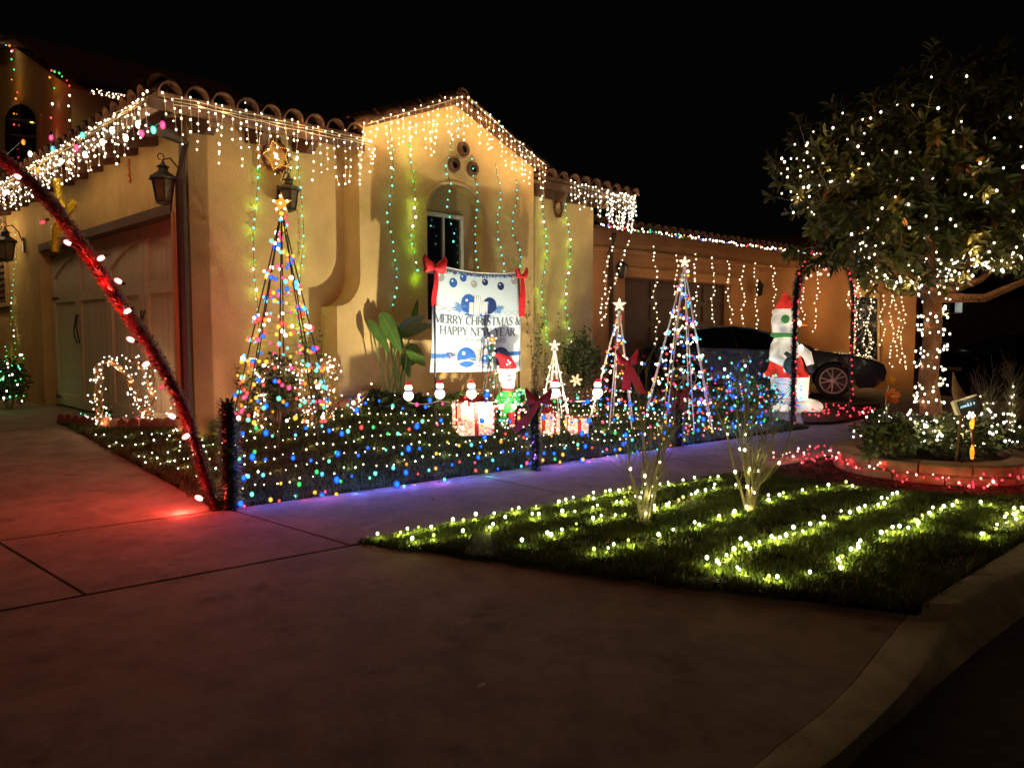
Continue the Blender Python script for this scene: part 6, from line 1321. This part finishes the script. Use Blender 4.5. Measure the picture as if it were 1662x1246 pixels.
# mulch chips
m_ = MB(); poly2 = [(q.x, q.y) for q in mulP]
def inside(x, y, poly):
    c = False; j = len(poly) - 1
    for i in range(len(poly)):
        if (poly[i][1] > y) != (poly[j][1] > y) and x < (poly[j][0] - poly[i][0]) * (y - poly[i][1]) / (poly[j][1] - poly[i][1]) + poly[i][0]: c = not c
        j = i
    return c
def scatter(poly, n):
    xs = [q[0] for q in poly]; ys = [q[1] for q in poly]; out = []
    while len(out) < n:
        x, y = U(min(xs), max(xs)), U(min(ys), max(ys))
        if inside(x, y, poly): out.append((x, y))
    return out
for x, y in scatter(poly2, 4500):
    if (x - TC.x) ** 2 + (y - TC.y) ** 2 < (RP_ - .05) ** 2: continue
    a = U(0, 6.28); d = Vector((math.cos(a), math.sin(a), U(-.3, .6))) * U(.012, .035); e = Vector((-math.sin(a), math.cos(a), U(-.3, .3))) * U(.005, .012); c = Vector((x, y, PKZ + .02)); m_.add([c - d, c + e, c + d, c - e + UP * .008], [(0, 1, 2), (0, 2, 3)], 'mulch')
m_.build('mulch_chips', smooth=False, kind='stuff'); tag(bpy.data.objects['mulch_chips'], 'loose reddish mulch chips around the ring planter', 'mulch')
# =============================================================== PARKWAY LIGHTS
PKR = [([(612, 877), (640, 873), (690, 864), (735, 856), (790, 845), (850, 835), (905, 823), (960, 812), (1000, 806), (1060, 795), (1110, 787), (1170, 779)], 'string on parkway grass along the sidewalk edge'),
 ([(660, 884), (700, 881), (735, 875), (800, 858), (880, 845), (950, 832), (1000, 822), (1060, 812)], 'string on parkway grass, second from the sidewalk'),
 ([(838, 893), (870, 883), (905, 872), (960, 852), (1010, 844), (1055, 835), (1100, 815), (1150, 800), (1190, 796)], 'string on parkway grass passing the left twig tree'),
 ([(950, 903), (975, 905), (1005, 895), (1050, 885), (1100, 866), (1160, 850), (1215, 830), (1255, 812), (1310, 800), (1370, 792), (1400, 797)], 'string on parkway grass passing the right twig tree'),
 ([(1150, 928), (1190, 912), (1215, 890), (1260, 882), (1305, 868), (1345, 850), (1390, 838), (1430, 820), (1450, 803)], 'string across middle of the front parkway grass'),
 ([(1165, 935), (1190, 930), (1225, 947), (1280, 944), (1312, 936), (1345, 938), (1372, 912), (1410, 888), (1440, 872), (1470, 865), (1505, 845), (1545, 826), (1560, 818)], 'string along the front edge of parkway grass'),
 ([(1583, 878), (1605, 868), (1625, 862), (1640, 848), (1655, 836), (1680, 822)], 'short bright string at right edge of the parkway'), ([(1575, 822), (1612, 826), (1650, 832)], 'few lights on grass below the ring planter')]
for pl, l_ in PKR:
    pts = along([G(x, y, zflat(PKZ)) + UP * .045 for x, y in pl], .02); pts = [q + UP * .012 * math.sin(i * .5) for i, q in enumerate(pts)]
    t = thing('light_string', pts[0], l_, 'light string', 'yellow white light strings laid on the parkway grass')
    m_ = MB(); m_.tube([jit(q, .005) - UP * .02 for q in pts[::3]], .002, 'wire_g', 3); m_.build('wire', t); bp = []; i = 2
    while i < len(pts): bp.append(pts[i] + Vector((U(-.04, .04), U(-.04, .04), U(-.012, .018)))); i += random.choice([3, 4, 5, 6, 8, 12])
    bulbs(t, bp, [random.choice(['yw', 'yw', 'yw', 'yd']) for _ in bp], .0122)
    for q in bp: lamp(t, Vector((q.x + U(-.015, .015), q.y - U(.015, .03), PKZ + .034)), .50 * U(.4, 1.6), (1, 1, .26), .008)
t = thing('light_string', P(1640, 700, 8.5), 'warm lights on far grass right of the ring planter', 'light string'); pts = [G(U(1615, 1700), U(695, 730), zflat(PKZ)) + UP * .05 for _ in range(22)]; pts.sort(key=lambda q: q.x); m_ = MB(); m_.tube(pts, .002, 'wire_g', 3); m_.build('wire', t); bulbs(t, pts, 'yw', .012); lamps(t, pts, 'yw', 3, .05, (0, 0, .03))
# =============================================================== GRASS
def grass(name, pos, hmin, hmax, m, label, wid=.0035, lean=.5):
    n = len(pos); pos = np.array(pos, dtype=np.float64); a = np.random.uniform(0, 2 * np.pi, n); h = np.random.uniform(hmin, hmax, n); w_ = wid * np.random.uniform(.7, 1.3, n)
    la = np.random.uniform(0, 2 * np.pi, n); ll = h * np.random.uniform(.1, lean, n); v = np.zeros((n, 5, 3))
    dx, dy = np.cos(a) * w_, np.sin(a) * w_; lx, ly = np.cos(la) * ll, np.sin(la) * ll
    for k, (s_, f, hh) in enumerate(((-1, 0, 0), (1, 0, 0), (.8, .35, .55), (-.8, .35, .55), (0, 1, 1))):
        v[:, k, 0] = pos[:, 0] + dx * s_ + lx * f; v[:, k, 1] = pos[:, 1] + dy * s_ + ly * f; v[:, k, 2] = pos[:, 2] + h * hh * (1 if k < 4 else .95)
    me = bpy.data.meshes.new(name); me.vertices.add(n * 5); me.vertices.foreach_set('co', v.ravel())
    idx = np.arange(n) * 5; loops = np.stack([idx, idx + 1, idx + 2, idx + 3, idx + 3, idx + 2, idx + 4], 1).ravel(); me.loops.add(n * 7); me.loops.foreach_set('vertex_index', loops)
    me.polygons.add(n * 2); st = np.stack([np.arange(n) * 7, np.arange(n) * 7 + 4], 1).ravel(); me.polygons.foreach_set('loop_start', st); me.materials.append(M[m]); me.update(); me.validate()
    o = bpy.data.objects.new(name, me); col.objects.link(o); return tag(o, label, 'grass', kind='stuff')
def scat_np(poly, n):
    poly = np.array([(q[0], q[1]) for q in poly]); lo, hi = poly.min(0), poly.max(0); out = []; tot = 0
    while tot < n:
        q = np.random.uniform(lo, hi, (n, 2)); x, y = q[:, 0], q[:, 1]; c = np.zeros(n, bool); j = len(poly) - 1
        for i in range(len(poly)):
            xi, yi = poly[i]; xj, yj = poly[j]; c ^= ((yi > y) != (yj > y)) & (x < (xj - xi) * (y - yi) / (yj - yi + 1e-12) + xi); j = i
        out.append(q[c]); tot += c.sum()
    return np.concatenate(out)[:n]
pgp = [G(x, y, zflat(PKZ)) for x, y in ((582, 880), (800, 839), (1000, 801), (1150, 775), (1237, 764), (1290, 777), (1380, 793), (1500, 802), (1640, 807), (1700, 805), (1760, 815), (1700, 860), (1665, 872), (1572, 929), (1488, 981), (1200, 955), (900, 919))]
q = scat_np(pgp, 100000); nz = np.array([noise.noise(Vector((x * 2.5, y * 2.5, 0))) for x, y in q]); q = q[nz > -.36]
grass('grass', np.column_stack([q, np.full(len(q), PKZ - .005)]), .02, .052, 'grass', 'short green parkway grass in front, dotted with lights')
lw = [lawnf(u, 0) for u in np.linspace(0, 1, 40)] + [lawnf(1, v) for v in (.3, .6)] + [lawnf(u, 1) for u in np.linspace(1, 0, 60)] + [lawnf(0, v) for v in (.6, .3)]
q = scat_np(lw, 90000); grass('grass', np.array([(x, y, gz(x, y) + .012) for x, y in q]), .025, .06, 'grassy', 'green yard grass between the sidewalk and the flower bed', wid=.004)
def edge_tufts(poly, n, zf, out=.03):
    res = []; m_ = len(poly)
    Ls = [math.hypot(poly[(i + 1) % m_][0] - poly[i][0], poly[(i + 1) % m_][1] - poly[i][1]) for i in range(m_)]
    for i in range(m_):
        a, b = poly[i], poly[(i + 1) % m_]
        for _ in range(int(n * Ls[i] / sum(Ls))):
            q = R(); x, y = a[0] + (b[0] - a[0]) * q, a[1] + (b[1] - a[1]) * q; k = noise.noise(Vector((x * 6, y * 6, 3)))
            if k > -.15: g = random.gauss(0, out * (.6 + k)); an = U(0, 6.28); res.append((x + g * math.cos(an), y + g * math.sin(an), zf(x, y)))
    return res
grass('edge_grass', np.array(edge_tufts([(p[0], p[1]) for p in pgp], 9000, lambda x, y: PKZ - .02)), .02, .055, 'grass', 'ragged grass blades spilling over the parkway lawn edge', lean=1.2)
grass('edge_grass', np.array(edge_tufts([(p[0], p[1]) for p in lw], 12000, lambda x, y: gz(x, y))), .025, .06, 'grassy', 'ragged grass blades along the yard lawn edge', lean=1.2)
grass('dry_grass', np.column_stack([scat_np(pgp, 5000), np.full(5000, PKZ - .002)]), .015, .04, 'drygrass', 'straw coloured dead blades among the parkway grass', lean=1.5)
pg2 = [G(x, y, zflat(PKZ)) for x, y in ((1608, 694), (1750, 672), (1900, 700), (1800, 760), (1700, 735), (1640, 712))]
q = scat_np(pg2, 14000); grass('grass', np.column_stack([q, np.full(len(q), PKZ - .005)]), .03, .06, 'grass', 'patch of grass right of the ring planter')
# =============================================================== TWIG TREES
def twigtree(px, py, ty, n, label, sp=.5, nb=26, thick=.014, name='twig_tree', pw=.05, topw=.3):
    b = G(px, py, zflat(PKZ)); Y = b.y; H = P(px, ty, Y).z - b.z; t = thing(name, b, label, 'bare tree'); pts = []
    for i in range(n):
        a = U(0, 6.28); sp_ = sp * U(.3, 1); p_ = b + Vector((U(-.03, .03), U(-.03, .03), -.02)); d = Vector((math.cos(a) * sp_ * .5, math.sin(a) * sp_ * .5, 1)).normalized(); L = H * U(.55, 1.0); path = [p_]; m_ = MB()
        for k in range(9): d = (d + Vector((U(-.16, .16), U(-.16, .16), U(-.02, .1)))).normalized(); path.append(path[-1] + d * L / 9)
        m_.tube(path, thick * U(.6, 1.1), 'twig', 5, r2=.0025)
        for k in range(2, 9):
            for _ in range(3):
                q = path[k]; e = (d + Vector((U(-.9, .9), U(-.9, .9), U(-.1, .5)))).normalized(); s1 = q + e * U(.08, .22); s2 = s1 + (e + UP * .4).normalized() * U(.04, .14) + jit((0, 0, 0), .02); m_.tube([q, s1, s2], .003, 'twig', 3, r2=.0012, cap=False)
        m_.build('branch', t); pts += [jit(q, .015) for q in along(path[:7], H / 9)]
    random.shuffle(pts); bulbs(t, pts[:nb], 'ww' if nb < 30 else 'ww', .0125); lamps(t, sorted(pts[:nb], key=lambda q: q.z), 'yw', 3, pw, (0, -.03, 0)); return t
random.seed(23)
twigtree(1047, 845, 560, 7, 'left bare twig tree on the parkway with a few lights', .45, 15, .014, pw=.07)
twigtree(1218, 832, 560, 9, 'right bare twig tree on the parkway, wider and brighter', .60, 17, .015, pw=.07)
for px, py, l_ in ((1600, 700, 'bare twig bush wrapped in lights at right, left of pair'), (1640, 702, 'bare twig bush wrapped in lights by the right picture edge')):
    twigtree(px, py, 575, 8, l_, .35, 22, .013, pw=.06)
twigtree(1575, 728, 585, 5, 'thin leaning twigs rising behind the tilted sign', .5, 6, .009)
# =============================================================== BED PLANTS
def paddle(t, base, tip0, tip1, w_, m='paddle'):
    m_ = MB(); mid = base.lerp(tip0, .5) + Vector((0, 0, .05)); m_.tube([base, mid, tip0], .013, 'stalk', 5, r2=.008); m_.build('stalk', t)
    d = tip1 - tip0; L = d.length; d.normalize(); w_ *= .78; V = (EYE - tip0).normalized(); s_ = d.cross(V).normalized(); N = s_.cross(d).normalized(); vs = []; fs = []; n_ = 10
    for i in range(n_ + 1):
        q = i / n_; c = tip0 + d * L * q - UP * (.10 * L * q * q); ww = w_ * math.sin(math.pi * min(1, .04 + q * .96) ** .8) ** .75 + .003
        vs += [c - s_ * ww + N * ww * .35, c, c + s_ * ww + N * ww * .35]
    for i in range(n_): fs += [(i * 3, i * 3 + 1, i * 3 + 4, i * 3 + 3), (i * 3 + 1, i * 3 + 2, i * 3 + 5, i * 3 + 4)]
    m_ = MB(); m_.add(vs, fs, m); lo = m_.build('leaf', t); m_ = MB(); m_.tube([Vector(vs[i * 3 + 1]) - N * .0 for i in range(n_ + 1)], .006, 'stalk', 4, r2=.002); m_.build('midrib', lo)
bb = P(640, 640, 8.95); bb.z = gz(bb.x, bb.y); t = thing('paddle_leaf_plant', bb, 'tall plant with large paddle leaves left of the banner', 'plant')
for i, (x0, y0, x1, y1, w_) in enumerate(((600, 520, 632, 566, .075), (618, 508, 652, 566, .10), (626, 508, 655, 560, .07), (648, 540, 690, 506, .10), (650, 545, 700, 520, .08), (662, 560, 690, 590, .11), (655, 575, 665, 610, .07), (630, 530, 605, 486, .045), (668, 540, 678, 480, .05), (655, 590, 684, 572, .09))):
    paddle(t, bb + Vector((U(-.1, .1), U(-.06, .06), 0)), P(x0, y0, 8.8 + .05 * i), P(x1, y1, 8.75 + .05 * i), w_)
def weed(px, py, ty, Y, label, n=8, lean=.15, m='shrub', lsz=.05, dens=14):
    b = P(px, py, Y); b.z = gz(b.x, b.y); H = P(px, ty, Y).z - b.z; t = thing('leafy_weed', b, label, 'plant'); m_ = MB(); l_ = MB()
    for i in range(n):
        a = U(0, 6.28); d = Vector((math.cos(a) * lean, math.sin(a) * lean, 1)).normalized(); L = H * U(.5, 1); pth = [b + d * (L * q) + Vector((.03 * math.sin(q * 6 + i), 0, 0)) for q in np.linspace(0, 1, 6)]; m_.tube(pth, .006, 'twig', 4, r2=.002)
        for _ in range(dens):
            q = U(.15, 1); p_ = b + d * L * q; e = Vector((U(-1, 1), U(-1, 1), U(-.2, .7))).normalized(); s_ = e.cross(Vector((U(-1, 1), U(-1, 1), 1))).normalized() * lsz * .3; l_.add([p_, p_ + e * lsz * .6 + s_, p_ + e * lsz * 1.2, p_ + e * lsz * .6 - s_], [(0, 1, 2, 3)], m)
    m_.build('stems', t); l_.build('leaves', t, smooth=False, kind='stuff'); return t
weed(866, 650, 470, 10.2, 'tall weedy plant just right of the banner', 6, .10, dens=30)
weed(890, 650, 500, 10.6, 'second tall weedy plant behind the smallest rod tree', 6, .16, dens=26)
weed(515, 650, 480, 8.6, 'spindly plant against the wall right of tallest wire tree', 5, .18, 'shrub', .05, 24)
weed(405, 650, 560, 8.1, 'dark leafy plant behind the left legs of tallest wire tree', 7, .25, 'shrub', .05, 26)
weed(1012, 660, 575, 11.4, 'thin sprays of foliage behind the middle rod tree', 9, .25, 'stalk', .05, 12)
weed(1160, 655, 560, 12.0, 'wispy stems in front of the parked car', 6, .3, 'twig', .03, 6)
def bsh(px, py, Y, rad, n, label, m='shrub', ls=.05): b = P(px, py, Y); b.z = gz(b.x, b.y) - .02; return shrub('garden_shrub', b, rad, n, ls, m, label)
bsh(450, 640, 8.0, (.33, .25, .42), 1700, 'dark leafy shrub inside the tallest wire tree')
bsh(945, 650, 11.3, (.42, .3, .62), 2400, 'large dark shrub at the right corner of house wall')
bsh(610, 655, 8.8, (.22, .2, .12), 900, 'low strappy clump under the paddle leaf plant', 'shrub', .09)
bsh(665, 660, 8.9, (.25, .2, .13), 900, 'low dark clump below the first mini snowman', 'shrub', .09)
bsh(740, 655, 9.2, (.5, .2, .14), 1500, 'low green plants under the banner bottom edge', 'stalk', .08)
bsh(850, 665, 9.6, (.35, .2, .15), 900, 'low plants behind the red hatted figure', 'shrub', .07)
bsh(360, 680, 7.9, (.16, .14, .13), 700, 'small green shrub right of the downspout foot', 'stalk', .045)
bsh(172, 690, 9.1, (.12, .1, .16), 260, 'dark plant inside the left wicker arch', 'shrub', .05)
bsh(1010, 665, 11.2, (.5, .3, .18), 1200, 'low plants at the right end of the flower bed', 'shrub', .06)
t = bsh(12, 640, 11.5, (.42, .3, .44), 2200, 'green lit shrub at left edge beside the garage'); gp = [P(U(-20, 40), U(575, 652), 11.1) for _ in range(46)]; gt = thing('light_net', gp[0], 'green net lights over the shrub at left edge', 'net lights'); m_ = MB(); m_.tube(sorted(gp, key=lambda q: q.x), .002, 'wire_g', 3); m_.build('wire', gt); bulbs(gt, gp, [random.choice(['g', 't', 'g', 'yw']) for _ in gp], .0135); lamps(gt, gp, ['g'] * 46, 9, .02, (0, -.08, 0))
t = thing('poinsettia_light', P(938, 620, 10.4), 'small lit flower ornament between the two white rod trees', 'ornament')
c = P(935, 617, 10.4)
for k in range(6): a = math.pi * k / 3 + .2; m_ = MB(); d = Vector((math.cos(a), 0, math.sin(a))); m_.ball(c + d * .05, .04, 'gift', 8, 6, (1, .4, .45), (d, Yv, Vector((-d.z, 0, d.x)))); m_.build('petal', t)
m_ = MB(); m_.tube([Vector((c.x, c.y, gz(c.x, c.y))), c], .006, 'wire_g', 4); m_.build('stake', t); lamp(t, c - Yv * .1, .25, 'wo', .02)
# =============================================================== WICKER ARCHES
random.seed(5)
WK = [([(163, 692), (160, 650), (160, 590), (178, 583), (205, 606), (228, 650), (243, 692)], 'leftmost lit wicker arch in front of the garage door'), ([(238, 692), (246, 640), (243, 605), (226, 588), (212, 584)], 'lit wicker curl joined to the leftmost arch'),
 ([(293, 690), (292, 640), (302, 604), (325, 588), (350, 590), (372, 612), (384, 650), (388, 690)], 'lit wicker arch beside the downspout, behind the red pole'), ([(424, 690), (424, 640), (430, 604), (450, 591), (478, 592), (492, 606), (500, 650), (502, 690)], 'lit wicker arch seen through the tallest wire tree'),
 ([(536, 684), (534, 640), (524, 600), (530, 582), (545, 582), (546, 600), (536, 616)], 'lit wicker post with curled top right of tallest wire tree'), ([(578, 672), (582, 650), (592, 632)], 'low lit wicker spray beside the strappy plants')]
for pl, l_ in WK:
    x0 = pl[0][0]; Y0 = float(np.interp(x0, [160, 240, 300, 430, 540, 580], [8.95, 8.75, 8.3, 7.9, 8.1, 8.4])); pth = [P(x, y, Y0 + .05 * i * 0) for i, (x, y) in enumerate(pl)]
    pth[0].z = gz(pth[0].x, pth[0].y) + .02; t = thing('wicker_arch', pth[0], l_, 'wicker ornament', 'lit wicker shapes in the flower bed'); fine = along(pth, .05)
    for k in range(6):
        m_ = MB(); m_.tube([q + Vector((.045 * math.cos(i * .8 + k * 1.6), .04 * math.sin(i * .8 + k * 1.6), .02 * math.sin(i * .5 + k))) for i, q in enumerate(fine)], .006, 'wicker', 4); m_.build('vine', t)
    bp = [jit(q + Vector((0, -.03, 0)), .075) for q in along(pth, .02)]; bulbs(t, bp, 'ww', .0098); lamps(t, bp, 'wo', 9, .05, (0, -.05, 0))
# =============================================================== SMALL THINGS
random.seed(3)
def dry_leaf(px, py, f, sz, label):
    c = G(px, py, f) + UP * .004; a = U(0, 6.28); d = Vector((math.cos(a), math.sin(a), .05)); m_ = MB(); vs = leafgeo(c, d, UP, sz, sz * .3); vs = [v + UP * (.004 + U(0, .012)) for v in vs]; m_.add(vs, LF, 'leafbrown'); o = m_.build('fallen_leaf', None, smooth=False); return tag(o, label, 'leaf')
dry_leaf(780, 1126, zapron, .07, 'single dry leaf lying mid apron in the foreground'); dry_leaf(90, 876, gz, .08, 'dry leaf caught in driveway joint at left'); dry_leaf(272, 846, gz, .05, 'small dry leaf on joint left of the red pole foot')
dry_leaf(75, 655, gz, .12, 'leaf on the driveway before the garage door'); dry_leaf(1262, 704, gz, .07, 'leaf on sidewalk left of the arch foot'); dry_leaf(1175, 716, gz, .07, 'leaf on the sidewalk behind the right twig tree')
dry_leaf(1125, 812, zflat(PKZ + .05), .07, 'orange brown leaf on parkway grass between the twig trees')
dry_leaf(940, 868, zflat(PKZ + .03), .06, 'pale leaf on the parkway grass left of centre')
dry_leaf(420, 1010, zapron, .035, 'tiny leaf scrap on apron below the sidewalk joint'); dry_leaf(1010, 1060, zapron, .03, 'tiny leaf scrap on apron between lawn edge and picture bottom')
dry_leaf(700, 812, gz, .035, 'tiny leaf scrap on the blue lit part of the sidewalk'); dry_leaf(250, 930, gz, .035, 'tiny leaf scrap on the reddish sidewalk slab')
print('objects', len(bpy.data.objects), 'lights', sum(1 for o in bpy.data.objects if o.type == 'LIGHT'), 'tris', sum(len(o.data.polygons) for o in bpy.data.objects if o.type == 'MESH'))
